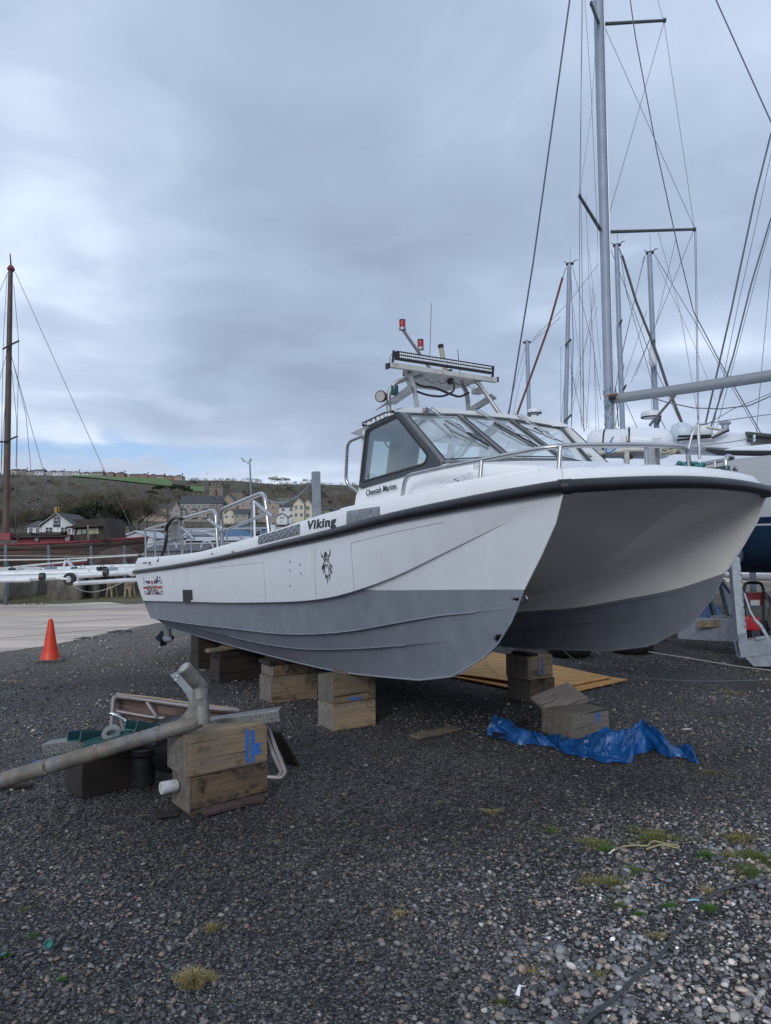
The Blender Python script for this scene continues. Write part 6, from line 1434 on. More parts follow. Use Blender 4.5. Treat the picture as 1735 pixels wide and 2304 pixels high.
cblock(106,176,194,1298,1351,'largest dark concrete block, right of the grass gap and under the wheel'); cblock(195,211,229,1299,1348,'narrow mottled concrete block touching the largest one on its right')
cblock(22,57,84,1303,1345,'concrete block with a pale smooth face, left of the grass gap'); cblock(-40,8,21,1309,1356,'concrete block cut by the left edge behind the leftmost post')
cblock(228,252,262,1296,1334,'dark concrete block behind the saw horses, left part'); cblock(262,322,360,1293,1335,'long dark concrete block behind the saw horses, partly hidden by the workboat')
# saw horses
Msh = mat('saw_horse_wood', (.33,.24,.16), .8, var=.2)
for k, (x0, x1, yb, lb_) in enumerate(((239,252,1345,'left wooden saw horse under the lower white pole'),(281,292,1345,'right wooden saw horse under the lower white pole'))):
    q = atz((x0+x1)/2, yb, 0); t = thing('saw_horse', lb_, 'saw horse', (q.x, q.y, 0)); hh = .47
    for s in (-1, 1):
        for yy in (0, .5): MB().beam((s*.10, yy, 0), (s*.03, yy, hh), .05, .03, upv=(0,1,0)).build('leg', Msh, t)
    MB().box((.0,.25,hh), (.08,.7,.06)).build('top_bar', Msh, t); MB().box((0,0,hh*.75), (.14,.02,.1)).build('brace', Msh, t)
# brown boat heap behind right of the red bow
o = MB().lathe([(1.1,0),(1.2,.25),(1.0,.7),(.6,1.0),(.2,1.12)], 14, at(268,1279,27)+Vector((0,0,-.35)), Matrix.Scale(.55,3,Vector((0,1,0)))).build('net_heap', mat('brown_nets', (.06,.04,.035), .95, var=.5, vscale=3, bump=.6, bscale=10), None, smooth=True); tag(o, 'heap of brown nets and rubbish below the bow of the red boat', 'net heap')

# ------------------------------------------------------------------ palisade fence, sheds
Mpal = mat('palisade_grey', (.17,.19,.20), .5, .3, var=.15)
fc_ = thing('palisade_fence', 'grey steel palisade fence with pointed pales beyond the red boat', 'fence')
yf = 46.0; xa, xb = at(232,1250,yf).x, at(560,1250,yf).x; n = int((xb-xa)/.16); pal = None
for k in range(n):
    if pal is None:
        m_ = MB(); m_.prism([(-.035,0),(.035,0),(.035,1.9),(0,2.05),(-.035,1.9)], lambda a, b_: (a,0,b_), lambda a, b_: (a,.02,b_)); pal = m_.build('pale', Mpal, fc_); o = pal
    else: o = pal.copy(); col.objects.link(o); o.parent = fc_
    o.location = (xa+k*.16, yf, -.45)
for z in (.35, 1.2): MB().box(((xa+xb)/2, yf+.04, z), (xb-xa, .04, .06)).build('rail', Mpal, fc_)
for k in range(0, n, 16): MB().box((xa+k*.16, yf+.08, .7), (.09,.09,2.3)).build('post', Mpal, fc_)
def bx2(px0, px1, pyt, pyb, Y, dep): a = at(px0, pyt, Y); b_ = at(px1, pyb, Y); return a.x, b_.x, b_.z, a.z
def shed(px0, px1, pyt, pye, pyb, Y, dep, wallm, roofm, lab, nwin=0, gable=False, winm=None, zb=-.5, band=None):
    x0, _, _, zt = bx2(px0, px0, pyt, pyt, Y, dep); x1 = at(px1, pyt, Y).x; ze = at(px0, pye, Y).z; t = thing('shed', lab, 'shed', (x0, Y, 0)); w = x1-x0
    wl_ = MB(); wl_.box((w/2, dep/2, (ze+zb)/2), (w, dep, ze-zb)); 
    if gable: wl_.prism([(0,ze),(w,ze),(w/2,zt)], lambda a, b_: (a,0.01,b_), lambda a, b_: (a,dep-.01,b_))
    wl_.build('wall', wallm, t)
    if gable:
        rf_ = MB()
        for s in (0, 1):
            a = (0-.25 if s == 0 else w+.25); rf_.add([(a,-.3,ze-.1),(w/2,-.3,zt+.06),(w/2,dep+.3,zt+.06),(a,dep+.3,ze-.1),(a,-.3,ze+.02),(w/2,-.3,zt+.2),(w/2,dep+.3,zt+.2),(a,dep+.3,ze+.02)], [(0,1,2,3),(4,7,6,5),(0,4,5,1),(2,6,7,3),(0,3,7,4)])
        rf_.build('roof', roofm, t)
    else:
        rf_ = MB(); rf_.add([(-.3,-.3,ze),(w+.3,-.3,ze),(w+.3,dep*.5,zt),(-.3,dep*.5,zt),(-.3,dep+.3,ze),(w+.3,dep+.3,ze)], [(0,1,2,3),(3,2,5,4),(0,3,4),(1,5,2)]); rf_.build('roof', roofm, t)
    if band: b0 = at(px0, band[0], Y).z; b1 = at(px0, band[1], Y).z; MB().box((w/2,-.03,(b0+b1)/2), (w,.04,b0-b1)).build('window_band', winm or M_darkglass, t)
    for k in range(nwin):
        xx = w*(k+.5)/nwin; MB().box((xx,-.03,ze-.9), (min(1.1,w/nwin*.5),.05,.8)).build('window', winm or M_darkglass, t)
    return t
Mwsh = mat('white_cladding', (.50,.52,.56), .6, var=.1, vscale=.5, stretch=(6,1,1)); Mgrr = mat('grey_sheet_roof', (.42,.44,.46), .6, var=.12, vscale=.5, stretch=(6,1,1)); Mbls = mat('blue_cladding', (.07,.16,.30), .5, var=.15)
Mbr = mat('brick_wall', (.13,.075,.055), .9, var=.3, vscale=2); Msl = mat('slate_roof', (.075,.08,.09), .7, var=.25, vscale=1.5, stretch=(1,1,4))
shed(228,420,1198,1205,1232,88,14,Mwsh,Mgrr,'long white industrial shed with a dark window band, behind the red bow', band=(1212,1217))
shed(268,345,1198,1211,1232,80,8,Mwsh,Mgrr,'white shed with a pale gable, between red bow and workboat', gable=True)
shed(236,262,1202,1211,1232,78,8,Mwsh,Mgrr,'small pale gabled shed immediately right of the red wheelhouse', gable=True)
shed(418,700,1206,1217,1236,84,12,Mbr,Mgrr,'long brick shed under a pale sheet roof, behind the workboat rails')
shed(500,566,1180,1200,1215,98,14,Mbls,Msl,'blue shed with a shallow dark gable, behind the lamp post', gable=True)
shed(566,640,1188,1200,1215,104,14,Mbls,Mgrr,'blue shed right of the lamp post', gable=True)
shed(422,490,1186,1196,1215,108,10,Mwsh,Mgrr,'low shed with pale roof left of the blue sheds')
sb_ = shed(322,450,1226,1240,1262,52,7,mat('grey_stone_wall', (.16,.165,.16), .9, var=.3, vscale=2),Msl,'low grey slate roofed building behind the palisade fence', nwin=5)
for ai, x in enumerate((384, 466)):
    c = at(x, 1233, 51.5); MB().tube([c+Vector((.42*math.cos(a),0,.5*math.sin(a))) for a in np.linspace(0, math.pi, 10)], .06, 6).build('white_arch', Mwsh, sb_ if False else None).name = 'white_arch'
for k_, o in enumerate([o for o in bpy.data.objects if o.name.startswith('white_arch')]): tag(o, ['left white arch above the slate roofed building, seen under the stern rail','right white arch above the slate roofed building, seen between the side rails'][k_], 'arch', 'white arches behind the palisade fence')

# lamp post
lp = thing('lamp_post', 'tall blue grey lamp post with two floodlights, behind the workboat rails', 'lamp post'); b_ = at(566,1215,70); tpt = at(555,1045,70)
MB().tube([(b_.x,70,0), (b_.x,70,5.5), (b_.x-.15,70,tpt.z)], [.11,.10,.07], 10).build('post', mat('lamp_grey', (.20,.24,.30), .5, .3), lp, smooth=True)
for s, (x, y) in ((-1,(546,1034)),(1,(563,1036))): e = at(x, y, 70); MB().tube([(b_.x-.15,70,tpt.z), tuple(e)], .04, 6).build('arm', mat('lamp_grey2', (.2,.22,.26), .5), lp); MB().box(e, (.12,.35,.42), Matrix.Rotation(R(35*s),3,'Y')).build('floodlight', mat('flood_face', (.35,.36,.36), .4), lp)

# ------------------------------------------------------------------ houses
Mwa = {k: mat('render_'+k, c, .85, var=.12, vscale=.6, dirt=.2, dirtcol=(.12,.11,.10), dscale=.5) for k, c in dict(white=(.62,.63,.64), cream=(.60,.56,.45), pink=(.36,.27,.22), grey=(.31,.285,.26), stone=(.19,.17,.145), green=(.42,.52,.40), brick=(.26,.13,.09)).items()}
Msl2 = mat('slate_tiles', (.055,.06,.068), .75, var=.3, vscale=.8); Mbrt = mat('brown_tiles', (.10,.065,.05), .85, var=.25, vscale=.8); Mgnr = mat('mossy_tiles', (.11,.12,.08), .85, var=.25, vscale=.8)
Mwf = mat('white_window_frame', (.6,.6,.6), .5); Mch = mat('chimney_brick', (.16,.11,.085), .9, var=.3); Mpot = mat('chimney_pot', (.32,.20,.12), .8)
_win = {}
def window(t, x, y, z, w, h, face='front'):
    key = (round(w,1), round(h,1), face)
    if key not in _win:
        m = MB(); m.box((0,0,0), (w,.10,h)) if face == 'front' else m.box((0,0,0), (.10,w,h)); fo = m.build('window', Mwf)
        m = MB()
        for i in (-1, 1):
            for j in (-1, 1):
                c = (i*w*.235, -.055, j*h*.23); sz = (w*.40,.02,h*.38)
                m.box(c, sz) if face == 'front' else m.box((i*0+.055*(1 if face == 'right' else -1), i*w*.235, j*h*.23), (.02,w*.40,h*.38))
        g_ = m.build('pane', M_darkglass, fo); g_['kind'] = 'stuff'; _win[key] = (fo, g_); fo.parent = t; fo.location = (x, y, z); return
    fo, g_ = _win[key]; c = fo.copy(); col.objects.link(c); c.parent = t; c.location = (x, y, z); d = g_.copy(); col.objects.link(d); d.parent = c
def house(px0, px1, pyr, pye, pyb, Y, lab, wall='grey', roof=None, kind='ridge', nw=3, rows=2, chim=(.1,.9), dep=7.0, door=True, rz=0.0, grp=None, zdrop=2.0, winh=None, name='house'):
    x0 = at(px0, pye, Y).x; x1 = at(px1, pye, Y).x; w = x1-x0; zr = at(px0, pyr, Y).z; ze = at(px0, pye, Y).z; zb = at(px0, pyb, Y).z; roof = roof or Msl2
    t = thing(name, lab, 'house', (x0, Y, 0), rz, grp); wm = Mwa[wall]
    m = MB(); m.box((w/2, dep/2, (ze+zb-zdrop)/2), (w, dep, ze-zb+zdrop))
    if kind == 'gable': m.prism([(0,ze),(w,ze),(w/2,zr)], lambda a, b_: (a,.002,b_), lambda a, b_: (a,dep-.002,b_))
    m.build('wall', wm, t); o_ = .35; r_ = MB()
    if kind == 'ridge': r_.add([(-.2,-o_,ze-.1),(w+.2,-o_,ze-.1),(w+.2,dep/2,zr),(-.2,dep/2,zr),(-.2,dep+o_,ze-.1),(w+.2,dep+o_,ze-.1)], [(0,1,2,3),(3,2,5,4),(0,3,4),(1,5,2)])
    elif kind == 'hip': h_ = min(w*.42, dep*.55); r_.add([(-o_,-o_,ze-.1),(w+o_,-o_,ze-.1),(w+o_,dep+o_,ze-.1),(-o_,dep+o_,ze-.1),(h_,dep/2,zr),(w-h_,dep/2,zr)], [(0,1,5,4),(1,2,5),(2,3,4,5),(3,0,4)])
    else:
        for s in (0, 1):
            a = -o_ if s == 0 else w+o_; q = [(a,-o_,ze-.15),(w/2,-o_,zr+.05),(w/2,dep+o_,zr+.05),(a,dep+o_,ze-.15)]; r_.add(q+[(x, y, z+.2) for x, y, z in q], [(0,1,2,3),(4,7,6,5),(0,4,5,1),(2,6,7,3),(0,3,7,4)])
    ro = r_.build('roof', roof, t)
    if kind == 'gable':
        bg = MB()
        for s in (0, 1): a = -o_ if s == 0 else w+o_; bg.beam((a,-o_-.04,ze-.05), (w/2,-o_-.04,zr+.15), .06, .25, upv=(0,1,0))
        bg.build('barge_board', Mwf, ro)
    for c in chim:
        m = MB(); m.box((w*c, dep*.5, zr+.35), (.75 if w > 5 else .5,.6,1.5)); co_ = m.build('chimney', Mch, ro); m = MB()
        for d in (-.2,.2): m.tube([(w*c+d, dep*.5, zr+1.05), (w*c+d, dep*.5, zr+1.45)], .10, 6)
        m.build('chimney_pot', Mpot, ro)['kind'] = 'stuff'
    hh = (ze-zb)/rows; wh_ = winh or min(1.5, hh*.55)
    for r in range(rows):
        for k in range(nw): window(t, w*(k+.5)/nw, -.02, zb+hh*(r+.55), min(1.3, w/nw*.5), wh_)
    return t
# village houses behind the harbour, left to right
house(72,95,1132,1142,1166,215,'pale green rendered house among the trees behind the white cottage','green',None,'ridge',2,2,(.9,),6)
t = house(94,162,1157,1182,1206,128,'white gabled cottage with arched attic window, right behind the red boat','white',None,'gable',2,1,(),9)
x0 = at(94,1182,128).x; w = at(162,1182,128).x-x0; zz = at(128,1169,128).z
m = MB(); m.prism([(-.75,-1.3),(.75,-1.3),(.75,.5),(.45,1.0),(0,1.2),(-.45,1.0),(-.75,.5)], lambda a, b_: (w/2+a*.8,-.06,zz+b_), lambda a, b_: (w/2+a*.8,.02,zz+b_)); ao = m.build('arched_window', M_darkglass, t); window(t, w/2, -.09, zz-.1, .9, 1.4)
house(62,93,1170,1184,1206,133,'low white side wing of the gabled cottage with slate roof','white',None,'ridge',2,1,(),8)
m = thing('boarded_tower', 'small ochre timber platform box above the white cottage', 'platform'); MB().box(at(129,1147,160), (.95,.8,1.2)).build('box', mat('ochre_board', (.40,.24,.05), .7), m); MB().box(at(129,1147,159.5), (.2,.1,1.0)).build('slot', M_black, m)
G1 = 'terraced and detached houses of the village behind the harbour'
house(319,344,1130,1141,1168,292,'pinkish end house with a lean-to, leftmost of the village row','pink',None,'ridge',1,2,(.8,),7,grp=G1)
house(343,376,1134,1143,1167,290,'pink two storey house with a grey hipped roof, second in the village row','pink',None,'hip',1,2,(),7,grp=G1)
house(376,392,1130,1142,1166,291,'narrow grey house under slates beside the steep white gable','grey',None,'ridge',1,2,(.3,),7,grp=G1)
house(386,406,1130,1147,1165,288,'steep white edged gable house in the village row','grey',None,'gable',1,2,(),7,grp=G1)
for k, (a, b_) in enumerate(((405,430),(430,454),(454,478))):
    t = house(a, b_, 1114, 1132, 1166, 290, ['first','second','third'][k]+' house of the long grey terrace with bay windows, counted from the left','grey',None,'ridge',2,2,(.95,),8,grp=G1)
    w = at(b_,1150,290).x-at(a,1150,290).x; zb = at(a,1166,290).z; MB().box((w*.3,-.5,zb+1.6), (2.2,1.1,3.0)).build('bay', Mwa['grey'], t); MB().add([(w*.3-1.2,-1.15,zb+3.1),(w*.3+1.2,-1.15,zb+3.1),(w*.3+1.0,0,zb+3.9),(w*.3-1.0,0,zb+3.9)], [(0,1,2,3)]).build('bay_roof', Msl2, t); window(t, w*.3, -1.08, zb+1.7, 1.3, 1.5)
house(476,502,1113,1132,1166,288,'taller hip roofed end house of the grey terrace','stone',None,'hip',2,2,(.15,),8,grp=G1)
house(492,532,1113,1134,1150,305,'dark roofed gable house standing behind the terrace end','pink',None,'gable',1,1,(.5,),12,grp=G1)
t = house(502,532,1146,1158,1168,276,'low white cottage with a gable below the terrace','cream',None,'gable',2,1,(),6,grp=G1)
house(526,558,1144,1156,1167,272,'pale low house with a dark pitched roof, left of the lamp post','grey',None,'ridge',2,1,(),7,grp=G1)
house(538,573,1118,1128,1160,284,'pink grey two storey house directly behind the lamp post','pink',None,'gable',2,2,(.15,),8,grp=G1)
house(574,600,1128,1136,1164,286,'grey house between lamp post and rail corner','grey',None,'ridge',2,2,(.5,),7,grp=G1)
house(600,629,1126,1136,1166,280,'pink grey house with two gables left of the cream house','pink',None,'gable',1,2,(),8,grp=G1)
house(622,650,1119,1126,1138,300,'pale house with a white dormer, higher up the bank','grey',Mgnr,'ridge',1,1,(.95,),8,grp=G1)
house(628,664,1129,1141,1168,276,'pale grey hip roofed wing of the cream house','white',None,'hip',2,2,(.5,),8,grp=G1)
house(660,684,1121,1134,1168,274,'cream two storey gable house behind the tall steel post','cream',Mgnr,'gable',2,2,(),9,grp=G1)
house(683,702,1124,1136,1168,276,'cream house with red chimney, rightmost of the cream pair','cream',Mbrt,'gable',1,2,(.1,),8,grp=G1)
house(622,646,1155,1163,1168,262,'small white outbuilding gable below the cream house','white',None,'gable',1,1,(),5,grp=G1)
house(712,742,1140,1146,1170,290,'low dark roofed house right of the tall steel post','stone',None,'ridge',2,1,(.3,.8),8,grp=G1)
house(744,775,1142,1148,1170,296,'dark roofed house close to the wheelhouse lettering side','stone',None,'ridge',2,1,(.5,),8,grp=G1)
# pale porches of the terrace
# church tower
ct = thing('church_tower', 'square stone church tower with battlements and an arched belfry opening', 'tower'); Yc = 345
x0, x1 = at(473,1100,Yc).x, at(513,1100,Yc).x; zt = at(490,1094,Yc).z; zb = at(490,1120,Yc).z-5; w = (x1-x0)*.82
MB().box((x0+w/2, Yc+w/2, (zt+zb)/2), (w,w,zt-zb), Matrix.Rotation(R(-12),3,'Z')).build('tower', Mwa['stone'], ct)
RM = Matrix.Rotation(R(-12),3,'Z'); cc = Vector((x0+w/2, Yc+w/2, 0))
MB().box(cc+Vector((0,0,zt)), (w+.6,w+.6,.5), RM).build('string_course', Mwa['stone'], ct)
for k in range(5):
    for s in (-1, 1):
        for ax in (0, 1):
            l = (k/4-.5)*(w); p = Vector((l, s*w/2, 0)) if ax == 0 else Vector((s*w/2, l, 0)); MB().box(cc+RM@p+Vector((0,0,zt+.9)), (.9,.9,1.2), RM).build('merlon', Mwa['stone'], ct)
m = MB(); m.prism([(-.8,-1.6),(.8,-1.6),(.8,.6),(.4,1.3),(0,1.5),(-.4,1.3),(-.8,.6)], lambda a, b_: cc+RM@Vector((a,-w/2-.06,0))+Vector((0,0,zt-3+b_)), lambda a, b_: cc+RM@Vector((a,-w/2+.04,0))+Vector((0,0,zt-3+b_))); m.build('belfry_opening', M_black, ct)
house(520,545,1100,1106,1118,350,'church nave roof stub with a pinnacle beside the tower','stone',Msl2,'ridge',0,1,(.3,),10,name='church_nave')
# ridge bungalows
G2 = 'houses along the top of the hill'
rg = [(22,38,1054,1059,1066,'white','brown'),(39,58,1054,1059,1067,'grey','slate'),(58,74,1056,1061,1068,'grey','brown'),(73,97,1055,1060,1067,'white','slate'),(105,128,1057,1062,1068,'white','brown'),(128,141,1057,1061,1068,'white','slate'),(142,155,1059,1062,1069,'white','brown'),(156,177,1059,1062,1068,'white','slate'),(178,204,1060,1065,1071,'white','brown'),(205,231,1060,1064,1071,'grey','brown'),(238,255,1060,1064,1072,'brick','brown'),(260,279,1060,1065,1073,'brick','slate'),(289,312,1065,1069,1075,'brick','slate'),(313,332,1064,1068,1075,'brick','brown'),(334,350,1065,1069,1076,'brick','slate'),(351,369,1067,1071,1077,'pink','brown'),(370,391,1068,1072,1078,'brick','brown'),(392,410,1067,1071,1079,'pink','brown')]
pos = ['farthest left','second from the left','third from the left','fourth from the left','fifth, by the first gap','sixth','seventh, narrow','eighth, just left of the pasture','ninth, above the pasture corner','tenth, wide','eleventh, tall narrow','twelfth, tall with chimney','thirteenth, right of the pasture gap','fourteenth','fifteenth','sixteenth','seventeenth','last on the right']
for i, (a, b_, r_, e, bb_, wl_, rm) in enumerate(rg):
    c_ = dict(white='white bungalow', grey='grey bungalow', brick='red brick house', pink='pinkish brick house')[wl_]
    house(a, b_, r_, e, bb_, 592, f'{c_} under {"brown tiles" if rm == "brown" else "slates"} on the hilltop, {pos[i]}', wl_, Mbrt if rm == 'brown' else Msl2, 'hip' if i % 3 else 'ridge', 3, 1, (.85,) if i % 2 else (), 9, grp=G2, zdrop=3, name='hilltop_house')
# stone quay wall / bank under the village
Mbank = mat('ivy_bank', (.035,.035,.02), .95, var=.5, vscale=.4, col2=(.06,.045,.035), c2=(.4,.6), bump=.8, bscale=2)

# ------------------------------------------------------------------ trees
Mtrunk = mat('bare_bark', (.085,.07,.055), .9, var=.3, vscale=2); Mtw = [mat('twigs_'+n, c, .95, var=.25, vscale=.15) for n, c in (('brown',(.115,.09,.068)),('olive',(.10,.092,.05)),('grey',(.14,.122,.108)),('russet',(.125,.085,.065)))]
Mev = mat('evergreen_leaves', (.022,.035,.018), .9, var=.4, vscale=.3)
def tree_mesh(seed, H, spread, ntw, ev=False):
    r_ = random.Random(seed); tk = MB(); cr = MB()
    def limb(p, d, l, r0, lev):
        q = p+d*l; tk.tube([p, p.lerp(q,.5)+Vector((r_.uniform(-1,1),r_.uniform(-1,1),0))*l*.06, q], [r0, r0*.8, r0*.55], 4, caps=False)
        if lev == 0: ends.append((q, d)); return
        for _ in range(r_.choice((3,4)) if lev > 1 else 3):
            a = r_.uniform(0, 6.28); up_ = r_.uniform(.25,.9); nd = (d*up_+Vector((math.cos(a), math.sin(a), r_.uniform(-.1,.5)))*spread).normalized(); limb(p.lerp(q, r_.uniform(.6,1)), nd, l*r_.uniform(.6,.8), r0*.5, lev-1)
    ends = []; limb(Vector((0,0,-1)), Vector((0,0,1)), H*.36+1, H*.022, 3)
    per = max(1, ntw//len(ends))
    for q, d in ends:
        for _ in range(per):
            c = q+Vector((r_.gauss(0,1),r_.gauss(0,1),r_.gauss(0,.8)))*H*.055; a = Vector((r_.gauss(0,1),r_.gauss(0,1),abs(r_.gauss(0,1))+.4)).normalized()+d*.6; l = H*r_.uniform(.03,.08); w = (H*.0022 if not ev else H*.012)*r_.uniform(.6,1.5)
            s_ = Vector((r_.gauss(0,1),r_.gauss(0,1),r_.gauss(0,1))).cross(a).normalized()*w; e = c+a.normalized()*l; cr.add([c-s_, c+s_, e+s_*.4, e-s_*.4], [(0,1,2,3)])
            if not ev:
                e2 = c+(a.normalized()+Vector((r_.uniform(-.8,.8),r_.uniform(-.8,.8),.2))).normalized()*l*.8; cr.add([c-s_*.6, c+s_*.6, e2], [(0,1,2)])
    return tk, cr
protos = []
for i in range(5):
    tk, cr = tree_mesh(20+i, 12, .95, 2300); a = tk.build('trunk', Mtrunk); b_ = cr.build('crown', Mtw[i % 4]); protos.append((a.data, b_.data)); bpy.data.objects.remove(a); bpy.data.objects.remove(b_)
for i in range(2):
    tk, cr = tree_mesh(60+i, 12, .8, 1700, True); a = tk.build('trunk', Mtrunk); b_ = cr.build('crown', Mev); protos.append((a.data, b_.data)); bpy.data.objects.remove(a); bpy.data.objects.remove(b_)
def tree(px_, pyt, Y, kind, lab, grp, wid=1.0, pyb=None):
    x = at(px_, 1200, Y).x; zb = hillz(x, Y) if Y > 100 else 0; zt = at(px_, pyt, Y).z; H = max(2.5, zt-zb); s = H/12
    t = thing('tree', lab, 'tree', (x, Y, zb), random.uniform(0, 6.28), grp); 
    for nm, me in zip(('trunk','crown'), protos[kind]):
        o = bpy.data.objects.new(nm, me); col.objects.link(o); o.parent = t
    t.scale = (s*wid, s*wid, s); return t
rt_ = random.Random(9)
near = [(8,1128,150,0),(32,1120,158,2),(52,1136,150,1),(70,1118,175,3),(100,1125,170,0),(118,1110,190,2),(146,1102,185,1),(168,1098,180,2),(186,1112,165,1),(204,1093,175,0),(222,1100,165,1),(240,1092,170,1),(258,1096,165,3),(276,1093,172,1),(296,1099,165,0),(312,1106,175,1),(330,1120,200,2),(-20,1115,150,3),(-60,1118,155,1)]
words = {0:'bare brown tree', 1:'bare olive brown tree', 2:'bare greyish tree', 3:'bare russet tree', 4:'bare brown tree', 5:'dark evergreen tree', 6:'dark green ivy clad tree'}
wh_ = ['at the left edge behind the red boat mast','just right of the red boat mast','between mast and pale green house','behind the pale green house','left of the ochre platform','behind the ochre platform','behind the white cottage gable','right of the white cottage','standing low above the red wheelhouse','tall, above the red wheelhouse','right of the tall one above the wheelhouse','above the red boat foredeck','second above the foredeck','over the red bow','right of the red bow','left of the pinkish village house','close behind the pinkish village house','outside the left edge, near one','outside the left edge, far one']
for (x, y, Y, k), wd in zip(near, wh_): tree(x, y, Y, k, f'{words[k]} {wd}', 'bare trees behind the red boat', rt_.uniform(1.0,1.25))
ev = [(240,1120,162,6,'dark ivy clad tree in the middle of the bare wood above the red foredeck'),(285,1082,520,5,'small dark conifer on the hillside below the pasture, left one'),(365,1089,470,5,'dark conifer on the hillside above the village, left of three'),(388,1086,470,6,'dark conifer on the hillside above the village, middle of three'),(352,1093,470,6,'bushy dark conifer just left of the three on the hillside'),(412,1088,460,5,'broad dark conifer group on the hillside, right of three'),(424,1094,455,6,'dark bushy tree left of the church tower'),(342,1100,430,6,'dark shrubby tree above the leftmost village house'),(108,1150,150,6,'dark evergreen bush behind the white cottage roof'),(215,1125,158,6,'dark ivy tree left of the wood centre'),(790,1128,420,5,'dark conifer on the hillside beside the wheelhouse'),(545,1106,380,6,'dark tree right of the church'),(742,1125,400,6,'dark tree between tall steel post and wheelhouse')]
for x, y, Y, k, lb_ in ev: tree(x, y, Y, k, lb_, None, rt_.uniform(1.2,1.5))
rdg = [(612,1074),(618,1072),(634,1074),(648,1076),(690,1078),(705,1080),(575,1078),(560,1077)]
rl = ['leftmost pair member of the skyline clump','second of the skyline clump','third of the skyline clump','fourth of the skyline clump','round lone one right of the clump','farther right on the skyline','left of the clump above the church','far left on the skyline above the church']
for (x, y), lb_ in zip(rdg, rl): tree(x, y-4, 600, 2, 'bare tree on the hill skyline, '+lb_, 'bare trees on the skyline', 1.1)
# hillside wood: far-off mass of bare crowns, one object
def wood():
    r_ = np.random.default_rng(5); n = 5200; x = r_.uniform(-520, 330, n); y = r_.uniform(150, 590, n); ok = np.abs(x) < y*.75+60; x, y = x[ok], y[ok]
    keep = []
    for a, b_ in zip(x, y):
        pxx = 867+a/b_*1665; inf1 = 500 < b_ < 596 and 160 < pxx < 400; inf2 = 470 < b_ < 525 and 420 < pxx < 465; town = 235 < b_ < 330 and 315 < pxx < 790; town2 = b_ < 235 and pxx > 300; keep.append(not (inf1 or inf2 or town or town2) and not (b_ < 200 and 50 < pxx < 175))
    x, y = x[keep], y[keep]; n = len(x); K = 46; V = []; Fc = []; MI = []
    mi = r_.choice([0,1,2,3,4], n, p=[.32,.26,.22,.14,.06])
    for i in range(n):
        zb = hillz(float(x[i]), float(y[i])); H = r_.uniform(5, 9)*(.6+.5*min(1, (600-y[i])/250+.2)); R_ = H*.45
        k = K; a = r_.normal(0, 1, (k, 3)); a /= np.linalg.norm(a, axis=1)[:,None]; a[:,2] = np.abs(a[:,2])*1.1-.35
        c = np.array([x[i], y[i], zb+H*(.22 if y[i] < 500 else .05)])+a*np.array([R_, R_, H*.5])*r_.uniform(.35, 1, (k, 1)); d = a+r_.normal(0,.35,(k,3))+np.array([0,0,.5]); d /= np.linalg.norm(d, axis=1)[:,None]
        l = H*r_.uniform(.10,.24,(k,1)); w = H*(.018 if mi[i] < 4 else .05)*r_.uniform(.6,1.4,(k,1)); s_ = np.cross(d, r_.normal(0,1,(k,3))); s_ /= np.linalg.norm(s_, axis=1)[:,None]+1e-9; s_ *= w
        o_ = len(V)*0+sum_n[0]; V.append(np.stack([c-s_, c+s_, c+d*l], 1).reshape(-1,3)); Fc.append((np.arange(k*3)+o_).reshape(-1,3)); sum_n[0] += k*3; MI.append(np.full(k, mi[i]))
    V = np.concatenate(V); Fc = np.concatenate(Fc); MI = np.concatenate(MI); me = bpy.data.meshes.new('wood'); nf = len(Fc)
    me.vertices.add(len(V)); me.vertices.foreach_set('co', V.reshape(-1).astype(np.float32)); me.loops.add(nf*3); me.loops.foreach_set('vertex_index', Fc.reshape(-1).astype(np.int32)); me.polygons.add(nf); me.polygons.foreach_set('loop_start', np.arange(0, nf*3, 3, dtype=np.int32)); me.polygons.foreach_set('loop_total', np.full(nf, 3, np.int32))
    for m in (*Mtw, Mev): me.materials.append(m)
    me.polygons.foreach_set('material_index', MI.astype(np.int32)); me.update(calc_edges=True)
    o = bpy.data.objects.new('hillside_wood', me); col.objects.link(o); tag(o, 'leafless brown wood covering the hillside behind the harbour', 'wood', kind='stuff')
sum_n = [0]
wood()
# scrub hedge on the bank between sheds and village
def scrub():
    r_ = random.Random(12); mb = MB()
    for _ in range(5200):
        px_ = r_.uniform(-60, 860); Y = r_.uniform(112, 235) if px_ > 300 else r_.uniform(104, 128); x = (px_-867.5)/1665*Y; z = hillz(x, Y); h = r_.uniform(.6, 2.6) if px_ > 300 else r_.uniform(.5, 2.2)
        if px_ < 300 and 55 < px_ < 170: h *= .4
        a = r_.uniform(0,6.28); c = Vector((x, Y, z+h*r_.random())); d = Vector((math.cos(a), math.sin(a), r_.uniform(.2,1.4))).normalized()*h*.5; s_ = Vector((r_.gauss(0,1),r_.gauss(0,1),r_.gauss(0,1))).normalized()*h*.06; mb.add([c-s_, c+s_, c+d], [(0,1,2)], r_.choice((0,1,1,2,2)))
    o = mb.build('bank_scrub', [Mtw[0], Mtw[3], Mev]); tag(o, 'tangled brown and green scrub on the bank below the village', 'scrub', kind='stuff')
scrub()
